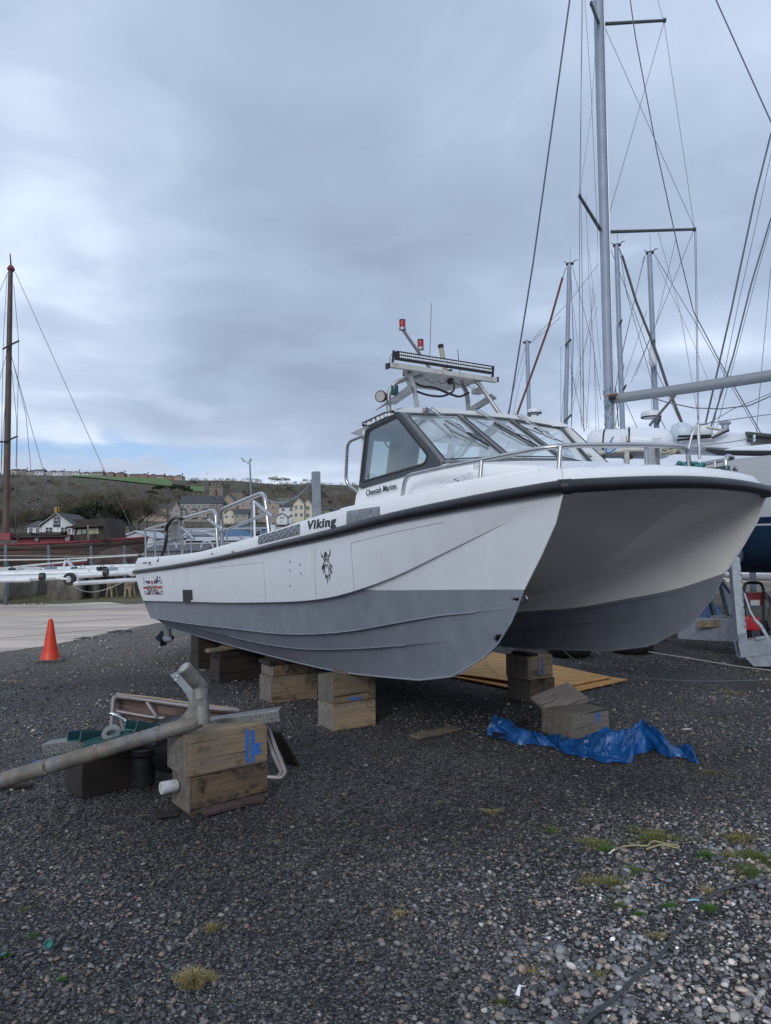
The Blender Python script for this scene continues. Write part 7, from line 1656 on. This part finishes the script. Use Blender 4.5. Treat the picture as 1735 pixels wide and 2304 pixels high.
# tall grass on the verge by the blocks
mb = MB(); r_ = random.Random(8)
for _ in range(2600):
    px_ = r_.uniform(-30, 330); py_ = r_.uniform(1338, 1362) if px_ < 110 else r_.uniform(1336, 1349); q = atz(px_, py_, 0); h = r_.uniform(.04,.16)*(1 if px_ < 110 else .6); a = r_.uniform(0,6.28); mb.add([(q.x-.008, q.y, 0), (q.x+.008, q.y, 0), (q.x+math.cos(a)*h*.5, q.y+math.sin(a)*h*.5, h)], [(0,1,2)], r_.choice((0,1,1,1,1)))
tag(mb.build('verge_grass', [mat('dull_straw', (.15,.125,.07), .9), mat('dull_olive', (.07,.075,.03), .9)]), 'rough grass growing round the feet of the concrete blocks', 'grass', kind='stuff')
# gulls
for k, (x, y, Y, lb_) in enumerate(((466,1067,200,'white gull gliding above the church tower'),(331,1032,260,'tiny gull in the blue gap of the sky'))):
    c = at(x, y, Y); t = thing('gull', lb_, 'bird', tuple(c)); s = .9
    MB().lathe([(.02,-.28),(.08,-.1),(.09,.08),(.04,.24),(.01,.3)], 8, (0,0,0), Matrix.Rotation(R(80),3,'Y')).build('body', mat('gull_white', (.6,.6,.6), .8), t, smooth=True)
    for sg in (-1, 1): MB().add([(0,0,.03),(.14,0,.03),(.10-.1,sg*.35*s,.22),(-.02-.1,sg*.35*s,.22),(.0-.25,sg*.75*s,.12)], [(0,1,2,3),(3,2,4)]).build('wing', mat('gull_grey', (.25,.27,.3), .8), t)
# ------------------------------------------------------------------ yachts ashore on the right
Mgel = mat('yacht_gelcoat', (.68,.71,.76), .35, var=.04, vscale=1, dirt=.2, dirtcol=(.42,.41,.38), dscale=1.5); Mnavy = mat('navy_stripe', (.012,.03,.085), .35, var=.2); Mnavb = mat('navy_antifouling', (.010,.035,.085), .6, var=.4, vscale=1.5, dirt=.3, dirtcol=(.04,.07,.12), dscale=5, stretch=(1,1,.3), bump=.2, bscale=15)
Mstripe = mat('grey_cove_stripe', (.20,.23,.27), .5)
def yhull(t, L0, L1, B, hd, hb, zrows, zmat, mats, sheer=.35, transom=.72):
    us = np.linspace(0, 1, 36)
    def prof(u):
        x = L0+(L1-L0)*u; w = B/2*(transom+(1-transom)*math.sin(math.pi/2*min(1, u/.45))) if u < .45 else B/2*(1-((u-.45)/.55)**2.2)
        zb = hb+(hd-hb)*.55*max(0, (u-.55)/.45)**2.0+.35*max(0, (.3-u)/.3); dz = hd+sheer*max(0, (u-.4)/.6)**2+.08*max(0,(.3-u)); return x, w, zb, dz
    P = {-1: [], 1: []}; zr = list(zrows)
    for s in (-1, 1):
        for u in us:
            x, w, zb, dz = prof(u); row = []
            for z in zr:
                zz = min(z, dz) if z < zr[-1] else dz
                zz = max(zz, zb); f = (zz-zb)/(dz-zb); rk = .9*sm(.6,1,u)*(f-1); row.append((x+rk, s*w*f**.33 if f > 0 else 0, zz))
            P[s].append(row)
    m = MB()
    for s in (-1, 1):
        for i in range(len(us)-1):
            for j in range(len(zr)-1):
                q = [P[s][i][j], P[s][i+1][j], P[s][i+1][j+1], P[s][i][j+1]]; m.add(q, [(0,1,2,3) if s < 0 else (3,2,1,0)], zmat[j])
    m.add([P[1][0][j] for j in range(len(zr))]+[P[-1][0][j] for j in range(len(zr))][::-1], [tuple(range(2*len(zr)))], 0)
    o = m.build('hull', mats, t, smooth=True, angle=40)
    bm = bmesh.new(); bm.from_mesh(o.data); bmesh.ops.remove_doubles(bm, verts=bm.verts, dist=1e-4); bm.to_mesh(o.data); bm.free()
    D = [[(prof(u)[0], prof(u)[1]*k, prof(u)[3]-.01+.07*(1-k*k)) for k in (-1,-.6,-.2,.2,.6,1)] for u in us]; MB().grid(D).build('deck', Mgel, t)
    return prof
def mastpart(t, x, z0, z1, r, label=None, n=14):
    o = MB().tube([(x,0,z0),(x,0,z1)], [r, r*.92], n).build('mast', M_mast, t, smooth=True)
    return o
def W2L(t, p): return t.matrix_world.inverted() @ Vector(p)
def wires(t, lst, Y=None, name='stay', mt=None, rad=.004):
    for it in lst:
        pts = it[0]; r_ = it[1] if len(it) > 1 else rad; Ys = it[2] if len(it) > 2 else Y; m_ = it[3] if len(it) > 3 else (mt or M_wire); Ys = Ys if hasattr(Ys, '__len__') else [Ys]*len(pts)
        MB().tube([W2L(t, at(x, y, yy)) for (x, y), yy in zip(pts, Ys)], r_, 5).build(it[4] if len(it) > 4 else name, m_, t)
# nearest yacht
fwd = Vector((-.6,.8,0)); rz = math.atan2(fwd.y, fwd.x); M0 = at(1372, 965, 13.0)
Y1 = thing('yacht', 'large white sailing yacht with navy stripes and a thick mast, propped on the galvanised cradle', 'yacht', (M0.x, 13.0, 0), rz); bpy.context.view_layer.update()
zr = [1.15,1.25,1.38,1.50,1.62,1.75,1.86,1.875,1.885,1.97,1.99,2.2,2.35,2.37,2.42,2.6,2.8,3.0]
zm = [2,2,2,2,2,2,0,0,1,1,0,0,0,3,0,0,0]
yhull(Y1, -6.4, 5.4, 3.5, 2.72, 1.2, zr, [2 if z < 1.84 else (0 if z < 1.88 else (1 if z < 1.965 else 0)) for z in zr[:-1]], [Mgel, Mnavy, Mnavb], .3)
fk = MB(); fk.prism([(-1.2,1.4),(1.0,1.4),(.6,.12),(-1.0,.12)], lambda a, b_: (a,-.12,b_), lambda a, b_: (a,.12,b_)); fk.build('keel', Mnavb, Y1, bevel=.03)
rd = MB(); rd.prism([(-5.5,1.6),(-4.9,1.6),(-5.0,.6),(-5.4,.6)], lambda a, b_: (a,-.04,b_), lambda a, b_: (a,.04,b_)); rd.build('rudder', Mnavb, Y1)
ma, mb2 = at(1372,972,13.0), at(1343,-120,13.0)
m1 = MB().tube([W2L(Y1, ma), W2L(Y1, mb2)], [.084,.088], 16).build('mast', M_mast, Y1, smooth=True)
MB().tube([W2L(Y1, at(x+9,y,12.93)) for x, y in ((1374,960),(1350,0),(1347,-100))], .012, 5).build('sail_track', mat('track_grey', (.42,.45,.50), .4, .3), m1)
rr = random.Random(2); fr2 = MB()      # peeling tape round the mast foot
for _ in range(46):
    y = rr.uniform(878, 968); x = 1368+rr.uniform(-11, 12)+(y-900)*.02; c = W2L(Y1, at(x, y, 12.88)); fr2.add([c, c+Vector((rr.uniform(-.02,.02),rr.uniform(-.02,.02),rr.uniform(.03,.08))), c+Vector((.012,.008,rr.uniform(.0,.08)))], [(0,1,2)])
fr2.build('peeling_tape', mat('peeling_tape', (.09,.10,.09), .8, var=.4, vscale=20), m1)['kind'] = 'stuff'
Mspd = mat('spreader_green_grey', (.07,.085,.085), .5, .2)
for a, b_, Ya, Yb in (((1363,522),(1562,516),13,12.9),((1357,54),(1495,46),13,12.95),((1351,517),(1304,441),12.9,11.7),((1346,50),(1330,8),12.9,11.8)): 
    o = MB().tube([W2L(Y1, at(*a,Ya)), W2L(Y1, at(*b_,Yb))], [.032,.026], 8).build('spreader', Mspd, Y1, smooth=True); MB().tube([W2L(Y1, at(b_[0]-2,b_[1],Yb)), W2L(Y1, at(b_[0]+3,b_[1],Yb))], .04, 8).build('spreader_tip', Mspd, o)
bo = MB().tube([W2L(Y1, at(1384,897,12.9)), W2L(Y1, at(1560,872,12.2)), W2L(Y1, at(1735,845,11.5)), W2L(Y1, at(1900,820,10.9))], [.085,.088,.09,.09], 14).build('boom', mat('boom_grey', (.24,.26,.285), .5, .2), Y1, smooth=True)
MB().tube([W2L(Y1, at(1372,893,12.85)), W2L(Y1, at(1386,895,12.8))], .05, 8).build('gooseneck', M_black, bo); MB().tube([W2L(Y1, at(x,y,12.8)) for x, y in ((1360,893),(1372,889),(1388,885),(1393,896),(1380,900))], .012, 5).build('orange_lashing', mat('orange_cord', (.28,.10,.03), .8), bo)
wires(Y1, [(((1519,890),(1462,957)), .022, [12.3,12.0], mat('brown_strut', (.10,.10,.09), .6), 'vang_strut')])
wires(Y1, [(((1282,0),(1200,590),(1145,932),(1141,1092)), .017, [13.4,14.2,14.8,14.85]), (((1563,516),(1530,290),(1494,48),(1480,0)), .006, 12.95), (((1358,55),(1563,514)), .005, 12.95), (((1494,50),(1366,498)), .005, 12.95),
    (((1418,0),(1430,85),(1478,340),(1526,560)), .010, 12.6), (((1526,560),(1560,700),(1622,818),(1684,925),(1712,975)), .009, 12.2), (((1304,441),(1304,700),(1308,960)), .005, 11.7), (((1307,441),(1311,700),(1314,970)), .005, 11.8), (((1304,441),(1331,250),(1340,100)), .004, 12.2), (((1311,0),(1304,441)), .005, 12), (((1316,0),(1330,200),(1345,540)), .004, 12.2),
    (((1563,518),(1570,960)), .006, 12.9), (((1566,518),(1573,960)), .005, 12.9), (((1561,518),(1430,845)), .005, 12.9), (((1481,522),(1530,700),(1574,955)), .005, 12.8, mat('dashed_line', (.28,.30,.33), .8)),
    (((1611,0),(1735,275),(1800,420)), .012, 12.0), (((1458,893),(1500,905),(1560,918),(1620,920),(1685,913),(1760,880)), .010, 12.1, mat('slack_sheet', (.13,.14,.15), .8), 'slack_line'), (((1385,870),(1392,960)), .010, 12.9), (((1386,730),(1395,900)), .004, 12.9), (((1380,960),(1405,975),(1420,978)), .012, 12.5, M_rope, 'slack_line')])
wires(Y1, [(((1735,300),(1700,440),(1645,700),(1587,955)), .016, 12.4), (((1735,490),(1690,640),(1650,800),(1600,960)), .014, 12.1), (((1735,345),(1700,510),(1660,690),(1604,965)), .005, 12.3), (((1760,420),(1705,610),(1640,860),(1612,966)), .005, 12.2), (((1735,600),(1712,850),(1702,972)), .005, 12.0), (((1735,1005-120),(1650,940-20),(1590,955),(1570,957)), .006, 11.0)])
# clutter on the deck: rafts, rails, doghouse
can = thing('liferaft_canister', 'white twin lobed liferaft canister with dark bands and brown strap, behind the workboat bow rail', 'liferaft', (0,0,0))
a, b_ = at(1320,999,10.9), at(1440,998,10.6); c_, d_ = at(1385,996,10.7), at(1514,999,10.5)
def capsule(a, b_, r_, name, mt, par, n=20, sq=.92):
    d = (b_-a); L_ = d.length; d.normalize(); rt = d.to_track_quat('Z','Y').to_matrix(); pr = [(r_*.25,-.0),(r_*.6,.02),(r_*.85,.06),(r_*.97,.13),(r_,.22),(r_,L_-.22),(r_*.97,L_-.13),(r_*.85,L_-.06),(r_*.6,L_-.02),(r_*.25,L_)]
    return MB().lathe(pr, n, a, rt).build(name, mt, par, smooth=True, angle=60)
o1 = capsule(a, b_, .215, 'canister_half', Mgel, can); o2 = capsule(c_, d_, .225, 'canister_half', Mgel, can)
dd = (d_-c_).normalized()
for u, cc, dx, r_ in ((.35,a,(b_-a),.219),(.22,c_,(d_-c_),.229)): p = cc+dx*u; MB().tube([p-dx.normalized()*.012, p+dx.normalized()*.012], r_, 20).build('band', M_black, can, smooth=True)
p = a+(b_-a)*.78; MB().tube([p-dd*.035+Vector((-.03,0,0)), p+dd*.035+Vector((.03,0,0))], .227, 20).build('strap', mat('khaki_strap', (.20,.17,.09), .8, var=.3), can, smooth=True)
MB().tube([at(x,y,10.3) for x, y in ((1380,983),(1371,1000),(1362,1012),(1368,1020),(1385,1010))], .012, 6).build('blue_rope', mat('bright_blue_rope', (.03,.20,.55), .7), can, smooth=True)
q = at(1478,990,10.3); me = textmesh('LIFERAFT', .035, .001); me.materials.append(mat('print_grey', (.08,.09,.12), .6)); o = bpy.data.objects.new('printed_line', me); col.objects.link(o); o.parent = can; o.location = q+Vector((-.08,-.0,0)); o.rotation_euler = (R(80),0,R(-14))
cr_ = thing('raft_cradle_rail', 'grubby white tubular rail under the liferaft canister', 'rail'); MB().tube(arc([at(1312,1032,10.5), at(1330,1022,10.45), at(1420,1012,10.4), at(1470,1014,10.3), at(1475,1034,10.3)], .1), .035, 10).build('tube', M_dirtw, cr_, smooth=True)
for x in (1410, 1475): MB().tube([at(x,1012,10.4), at(x,1048,10.4)], .04, 10).build('leg', M_dirtw, cr_, smooth=True)
o = ropeheap(tuple(at(1510,1022,10.0)), .13, 20, .025, 'rope_coil', mat('pale_dirty_rope', (.38,.36,.28), .9, var=.3), seed=8, zh=.14); tag(o, 'pale greenish rope coil at the right end of the liferaft canister', 'rope')
sr = thing('stowed_raft', 'second pale raft canister on the yacht deck, left of the steel stanchion', 'liferaft')
capsule(at(1508,976,11.4), at(1560,973,11.3), .17, 'canister', mat('pale_blue_white', (.50,.56,.62), .4, var=.1), sr); capsule(at(1556,974,11.4), at(1602,971,11.4), .145, 'canister', mat('pale_white', (.6,.62,.64), .4, var=.1), sr)
MB().tube([at(1562,959,11.15), at(1561,990,11.15)], .02, 6).build('strap', M_steel, sr)
def polyblock(pts, Y, dep, name, mt, par, bev=.02):
    q = [at(x, y, Y) for x, y in pts]; n = len(q); mb = MB(); q2 = [p+Vector((dep*.35, dep, 0)) for p in q]; mb.add(q+q2, [tuple(range(n)), tuple(range(n,2*n))[::-1]]+[(i, n+i, n+(i+1) % n, (i+1) % n) for i in range(n)]); return mb.build(name, mt, par, bevel=bev)
dk_ = thing('deck_coaming', 'white moulded doghouse and coaming on the yacht deck, right of the stanchion', 'doghouse')
polyblock([(1528,1004),(1534,988),(1580,985),(1622,975),(1642,972),(1676,974),(1690,1003),(1640,1009)], 10.2, .9, 'moulding', Mgel, dk_)
polyblock([(1628,1013),(1650,1006),(1760,996),(1900,992),(1900,1016),(1760,1014)], 9.9, .5, 'deck_lip', Mgel, dk_)
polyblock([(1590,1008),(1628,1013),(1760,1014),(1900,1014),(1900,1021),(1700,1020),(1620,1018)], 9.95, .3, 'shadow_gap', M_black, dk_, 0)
polyblock([(1676,1002),(1690,980),(1900,982),(1900,1000)], 10.6, .8, 'cabin_side', mat('grey_cabin_side', (.27,.26,.25), .5, var=.15), dk_)
polyblock([(1676,979),(1678,970),(1760,978),(1900,984),(1900,990),(1760,985)], 10.4, .9, 'dark_hatch_edge', mat('dark_green_trim', (.05,.06,.055), .5), dk_)
for x, w_ in ((1686,7),(1698,4)): polyblock([(x-w_/2,978),(x+w_/2,978),(x+w_/2,992),(x-w_/2,992)], 10.1, .1, 'fitting', M_black if x < 1690 else Mgel, dk_, .005)
MB().lathe([(.05,0),(.05,.10),(.075,.11),(.085,.125),(.07,.15),(.03,.165)], 14, at(1632,972,10.5)).build('mushroom_vent', M_galv, dk_, smooth=True)
for k, (x0, y0, x1, y1) in enumerate(((1524,990,1600,983),(1600,983,1622,970),(1526,982,1600,980),(1590,962,1625,968),(1603,985,1640,968))): MB().tube([at(x0,y0,10.1), at(x1,y1,10.1)], .018, 6).build('deck_tube', M_dirtw if k % 2 else M_black, dk_, smooth=True)
stn = thing('stanchion', 'upright steel stanchion with guard wires at the edge of the yacht deck', 'stanchion'); MB().tube([at(1574,1032,9.9), at(1571,954,9.9)], .022, 8).build('post', M_steel, stn, smooth=True)
MB().tube(arc([at(1545,1030,10), at(1552,1000,10), at(1558,975,10), at(1566,965,10), at(1571,962,10)], .1), .017, 6).build('brace', M_steel, stn, smooth=True)
for pts in (((1571,956),(1640,945),(1735,932),(1850,915)), ((1575,1003),(1600,1000),(1640,995),(1700,986))): MB().tube([at(x,y,9.9) for x, y in pts], .006, 5).build('guard_wire', M_wire, stn)

# galvanised cradle and what lies on it
cd = thing('boat_cradle', 'galvanised steel yacht cradle with open box beam end and sloping drilled post', 'cradle')
def bm4(x0, y0, x1, y1, Y0, Y1_, w, h, name, mt=M_galv, par=cd, bev=.006): return MB().beam(at(x0,y0,Y0), at(x1,y1,Y1_), w, h).build(name, mt, par, bevel=bev)
bm4(1530,1413,1668,1418,11.6,10.7,.14,.33,'long_beam'); 
# open square tube crossing to the right
a, b_ = at(1659,1460,9.85), at(1760,1447,9.75); d = (b_-a).normalized(); s_ = d.cross(Vector((0,0,1))).normalized(); W_ = .20; th2 = .012; bx = MB(); b3 = a+d*2.2
for s, w_, h_, off in ((1,th2,W_,s_*(W_/2)),(-1,th2,W_,-s_*(W_/2)),(0,W_,th2,Vector((0,0,W_/2))),(0,W_,th2,Vector((0,0,-W_/2)))): bx.beam(a+off, b3+off, w_+.0005, h_+.0005)
bx.build('box_beam', M_galv, cd)
bm4(1668,1448,1651,1255,9.95,10.15,.115,.15,'post')
pst = bpy.data.objects['post'] if 'post' in bpy.data.objects else None
for k in range(10): 
    p = at(1677-.0-(k*1.05),1425-k*14.5,9.86); MB().tube([p+Vector((0,-.0,0)), p+Vector((0,-.006,0))], .009, 8).build('bolt_hole', M_black, cd)
bm4(1671,1448,1669,1425,9.8,9.8,.01,.09,'lug'); bm4(1656,1256,1660,1242,10.1,10.2,.14,.12,'pad_head', mat('blue_pad', (.10,.14,.2), .6))
ft = MB(); q0 = a+d*.18; 
for s in (-1, 1): ft.add([q0+s_*.09*s+Vector((0,0,-.1))-d*.12, q0+s_*.09*s+Vector((0,0,-.1))+d*.30, q0+s_*.09*s+d*.22+Vector((0,0,-.245)), q0+s_*.09*s+d*.0+Vector((0,0,-.245))], [(0,1,2,3)])
ft.box(q0+d*.11+Vector((0,0,-.245)), (.26,.22,.012), math.atan2(d.y,d.x)); ft.build('foot', M_galv, cd)
bm4(1643,1385,1622,1305,12.4,12.6,.10,.10,'rear_post'); bm4(1608,1388,1596,1345,13.2,13.3,.07,.05,'rear_post', mat('dark_galv', (.09,.10,.11), .6)); bm4(1695,1330,1693,1270,14.5,14.6,.12,.12,'rear_post'); bm4(1625,1310,1645,1335,12.2,12.0,.03,.05,'rear_brace')
MB().tube([at(1675,1335,9.95), at(1688,1375,9.85), at(1703,1402,9.8)], .016, 8).build('turnbuckle', M_galv, cd, smooth=True); MB().tube([at(1699,1395,9.8), at(1712,1408,9.75), at(1728,1436,9.7)], .026, 8).build('jack_screw', M_galv, cd, smooth=True)
bm4(1700,1437,1722,1434,9.7,9.68,.04,.04,'clevis'); bm4(1600,1388,1650,1385,12.6,12.4,.08,.04,'tie_bar', mat('pale_tie', (.5,.52,.54), .5)); bm4(1642,1360,1740,1368,13,13,.05,.06,'tie_bar', M_mast)
o = MB().beam(at(1575,1404,11.2), at(1655,1398,10.9), .25, .10).build('plank', M_wood, None, bevel=.005); tag(o, 'thick brown plank resting on the galvanised cradle beam', 'plank')
o = sheet([(1548,1412),(1625,1392),(1620,1384),(1580,1372)], 'blue_sheet', 'bright blue tarpaulin piece hanging over the cradle behind the far bow', .004, .10, .28, M_tarp, 'tarpaulin', [.18,.30,.42,.55])
jc = thing('jerrycan', 'red plastic fuel can standing on the cradle behind the sloping post', 'fuel can'); MB().box(at(1690,1403,10.4), (.21,.14,.19)).build('can_body', mat('can_red', (.40,.02,.03), .4, var=.1), jc, bevel=.03); MB().tube(arc([at(1680,1393,10.35), at(1684,1386,10.35), at(1694,1386,10.35), at(1698,1393,10.35)], .02), .012, 6).build('can_handle', mat('can_red2', (.35,.02,.03), .4), jc, smooth=True)
pw = thing('pressure_washer', 'black and red pressure washer on its upright trolley frame, behind the cradle', 'pressure washer')
MB().tube(arc([at(1676,1425,11), at(1674,1325,11), at(1678,1311,11), at(1712,1311,11), at(1718,1325,11), at(1718,1425,11)], .07), .022, 8).build('frame', M_black, pw, smooth=True)
MB().box(at(1697,1348,11.05), (.24,.10,.20)).build('red_panel', mat('panel_red', (.20,.02,.03), .4), pw, bevel=.01); MB().box(at(1698,1356,10.95), (.13,.04,.08)).build('label_plate', mat('plate_white', (.5,.5,.5), .5), pw)
MB().box(at(1700,1405,11.1), (.34,.25,.16)).build('motor', M_black, pw, bevel=.03)
for s in (-1,1): MB().tube([at(1700+s*20,1425,11.2), at(1703+s*20,1425,11.2)], .13, 16).build('wheel', M_black, pw)
for k in range(3): MB().tube(arc([at(1718,1330+k*6,10.9), at(1735+k*6,1345+k*12,10.9), at(1725,1400,10.9), at(1745,1430,10.8)], .15), .010, 6).build('hose', M_black, pw, smooth=True)
for k, (x, y, lb_) in enumerate(((1295,1470,'worn black tyre lying behind the far hull timber stack'),(1440,1462,'worn black tyre lying in the dark under the far hull'))):
    q = atz(x, y+14, 0); o = MB().lathe([(.17,0),(.27,.01),(.31,.06),(.31,.16),(.27,.21),(.17,.22),(.15,.15),(.15,.06)], 28, (q.x, q.y+.35, .005)).build('tyre', M_black, None, smooth=True); tag(o, lb_, 'tyre')

# ------------------------------------------------------------------ yachts farther back, mostly hidden: their masts stand above the workboat
def farship(label, mtop, mfoot, Y, r_, lean_sp, L_, head, hd=2.6, hullc=None, mastfit=True):
    mf = at(*mfoot, Y); t = thing('yacht', label, 'yacht', (mf.x, Y, 0), head); bpy.context.view_layer.update()
    yhull(t, -L_*.55, L_*.45, L_*.3, hd, 1.0, [.9,1.1,1.3,1.5,1.7,1.9,2.2,2.5,3.0], [2,2,2,2,1,0,0,0], [Mgel, Mnavy, hullc or Mnavb], .25)
    k = MB(); k.prism([(-.9,1.2),(.9,1.2),(.5,.0),(-.7,.0)], lambda a, b_: (a,-.1,b_), lambda a, b_: (a,.1,b_)); k.build('keel', Mnavb, t)
    c = MB(); c.box((-.6,0,hd+.2), (3.2,L_*.17,.45)); c.build('coachroof', Mgel, t, bevel=.08)
    mo = MB().tube([W2L(t, at(mfoot[0], mfoot[1]+60, Y)), W2L(t, at(*mtop, Y))], [r_, r_*.9], 12).build('mast', M_mast, t, smooth=True)
    for (a, b_) in lean_sp: MB().tube([W2L(t, at(*a, Y-.15)), W2L(t, at(*b_, Y-.3))], r_*.45, 6).build('spreader', Mspd, t)
    if mastfit:
        x, y = mtop; h = MB(); h.tube([W2L(t, at(x-7,y+1,Y)), W2L(t, at(x+9,y-1,Y))], r_*.7, 5); h.tube([W2L(t, at(x+7,y-2,Y)), W2L(t, at(x+14,y-9,Y)), W2L(t, at(x+19,y-9,Y))], r_*.18, 4); h.tube([W2L(t, at(x+2,y,Y)), W2L(t, at(x+2,y-38,Y))], r_*.08, 3); h.tube([W2L(t, at(x-12,y-6,Y)), W2L(t, at(x-4,y-1,Y))], r_*.15, 4); h.build('masthead_gear', M_black, mo)['kind'] = 'stuff'
    return t
hd_ = math.atan2(.85,-.5)
t2 = farship('yacht far behind the wheelhouse with a slim mast and a red furled forestay', (1281,594), (1270,1000), 23, .072, [((1272,778),(1285,763)),((1270,948),(1286,933))], 8.5, hd_)
wires(t2, [(((1274,602),(1266,625)), .012), (((1266,625),(1235,735),(1163,935)), .038, 23, mat('red_furled_sail', (.13,.05,.042), .8), 'furled_sail'), (((1284,600),(1290,760),(1286,960)), .012), (((1288,600),(1335,780),(1352,900)), .008), (((1280,640),(1276,800),(1262,960)), .008), (((1285,765),(1287,940)), .01), (((1283,820),(1300,900),(1316,970)), .009), (((1346,595),(1280,680),(1200,762)), .008), (((1285,935),(1340,660)), .008),(((1262,780),(1262,960)), .006)], 23)
t3 = farship('yacht behind the big mast with a mast carrying a dark furled forestay', (1387,552), (1403,965), 20, .072, [((1394,730),(1399,720)),((1403,877),(1408,867))], 8.5, hd_)
wires(t3, [(((1393,558),(1400,575)), .012), (((1400,575),(1432,680),(1466,765)), .035, 20, mat('grey_furled_sail', (.09,.095,.10), .8), 'furled_sail'), (((1480,802),(1502,870),(1535,952)), .04, 19.9, mat('grey_furled_sail', (.09,.095,.10), .8), 'furled_sail'), (((1466,765),(1480,802)), .035, 20, mat('grey_furled_sail', (.09,.095,.10), .8), 'furled_sail'), (((1366,540),(1420,680),(1470,820),(1545,980)), .009), (((1394,560),(1410,660),(1470,870)), .008), (((1403,860),(1455,700)), .008), (((1390,840),(1450,575)), .012), (((1408,905),(1435,965)), .009), (((1404,820),(1385,960)), .009)], 20)
t4 = farship('yacht whose mast carries a white radar reflector and a radar dome', (1461,569), (1480,968), 20.5, .075, [((1469,775),(1473,765)),((1480,955),(1486,942))], 8.5, hd_)
wires(t4, [(((1451,578),(1445,600),(1403,780),(1380,900)), .010), (((1472,572),(1570,735),(1640,860),(1710,980)), .009), (((1478,590),(1560,770),(1610,900)), .005), (((1464,580),(1466,960)), .006), (((1480,930),(1500,970)), .01), (((1520,540),(1476,730),(1420,860)), .007)], 20.5)
a = at(1466,803,20.3); capsule(a+Vector((0,-.1,-.30)), a+Vector((0,-.1,.30)), .11, 'radar_reflector', Mgel, t4); o = bpy.data.objects.get('radar_reflector'); o.parent = t4; o.matrix_parent_inverse = t4.matrix_world.inverted()
def radome(t, x, y, Y, r_=.28):
    o = MB().lathe([(r_*.7,-.11),(r_,-.08),(r_,.03),(r_*.9,.07),(r_*.4,.10)], 18, W2L(t, at(x, y, Y))).build('radome', Mgel, t, smooth=True); MB().lathe([(r_*1.01,-.10),(r_*1.01,-.07)], 18, W2L(t, at(x, y, Y))).build('radome_base', M_black, o); MB().tube([W2L(t, at(x,y+5,Y)), W2L(t, at(x+9,y+10,Y))], .03, 6).build('bracket', M_galv, o)
radome(t4, 1465, 932, 20.2, .27)
t5 = farship('farthest yacht with a short pale mast and a radar dome near the deck', (1186,768), (1193,955), 29, .085, [], 8.5, hd_, mastfit=False)
radome(t5, 1203, 925, 28.7, .28); x, y = 1186, 768; MB().tube([W2L(t5, at(1178,772,29)), W2L(t5, at(1186,768,29)), W2L(t5, at(1194,771,29))], .05, 5).build('masthead_gear', M_black, t5)
wires(t5, [(((1184,775),(1160,860),(1140,940)), .010), (((1195,770),(1230,742),(1262,712)), .010), (((1190,780),(1165,880),(1150,960)), .007)], 29)
# one more set of shrouds and halyards from a mast out of frame, seen as thin verticals
t6 = farship('yacht with bare thin shrouds crossing behind the big mast', (1330,-420), (1340,965), 26, .001, [], 7.5, hd_, mastfit=False)
for o in [c for c in children(t6) if c.name.startswith('mast')]: bpy.data.objects.remove(o)
bpy.data.objects.remove(t6) if False else None
wires(t6, [(((1308,0),(1307,440),(1311,700),(1312,965)), .007), (((1318,440),(1326,640),(1348,965)), .007), (((1325,560),(1340,700),(1352,830)), .006), (((1333,650),(1327,830),(1319,965)), .008), (((1337,800),(1341,970)), .007), (((1345,690),(1300,830),(1275,965)), .006), (((1380,800),(1385,960)), .006), (((1290,690),(1310,860),(1325,965)), .006), (((1345,540),(1343,620)), .005)], 26)
# blue-hulled keel beyond, and distant yard clutter under the yacht
t = thing('launch', 'pale small launch on the far side of the yard, seen under the yacht', 'boat', tuple(at(1712,1283,24)*1)); 
t.location = Vector((at(1712,1283,24).x, 24, .35)); MB().lathe([(.12,-1.4),(.32,-.6),(.36,.4),(.22,1.2),(.06,1.5)], 12, (0,0,.35), Matrix.Rotation(R(90),3,'Y') @ Matrix.Scale(.7,3,Vector((1,0,0)))).build('hull', Mgel, t, smooth=True)
o = MB().box((0,0,0), (30,.5,.5)).build('kerb_wall', M_road); o.location = (24,33,.25); tag(o, 'low pale wall at the far edge of the yard on the right', 'wall')
o = MB(); rr = random.Random(4)
for _ in range(900):
    x = rr.uniform(8, 60); y = rr.uniform(60, 95); h = rr.uniform(.8, 3); a = rr.uniform(0,6.28); c = Vector((x, y, h*rr.random())); d = Vector((math.cos(a), math.sin(a), rr.uniform(.2,1.2))).normalized()*h*.6; s_ = Vector((rr.gauss(0,1),rr.gauss(0,1),rr.gauss(0,1))).normalized()*h*.12; o.add([c-s_, c+s_, c+d], [(0,1,2)], rr.choice((0,1,2)))
o = o.build('far_hedge', [Mtw[1], Mtw[2], Mev]); tag(o, 'dull green and brown hedge beyond the yard on the right', 'hedge', kind='stuff')
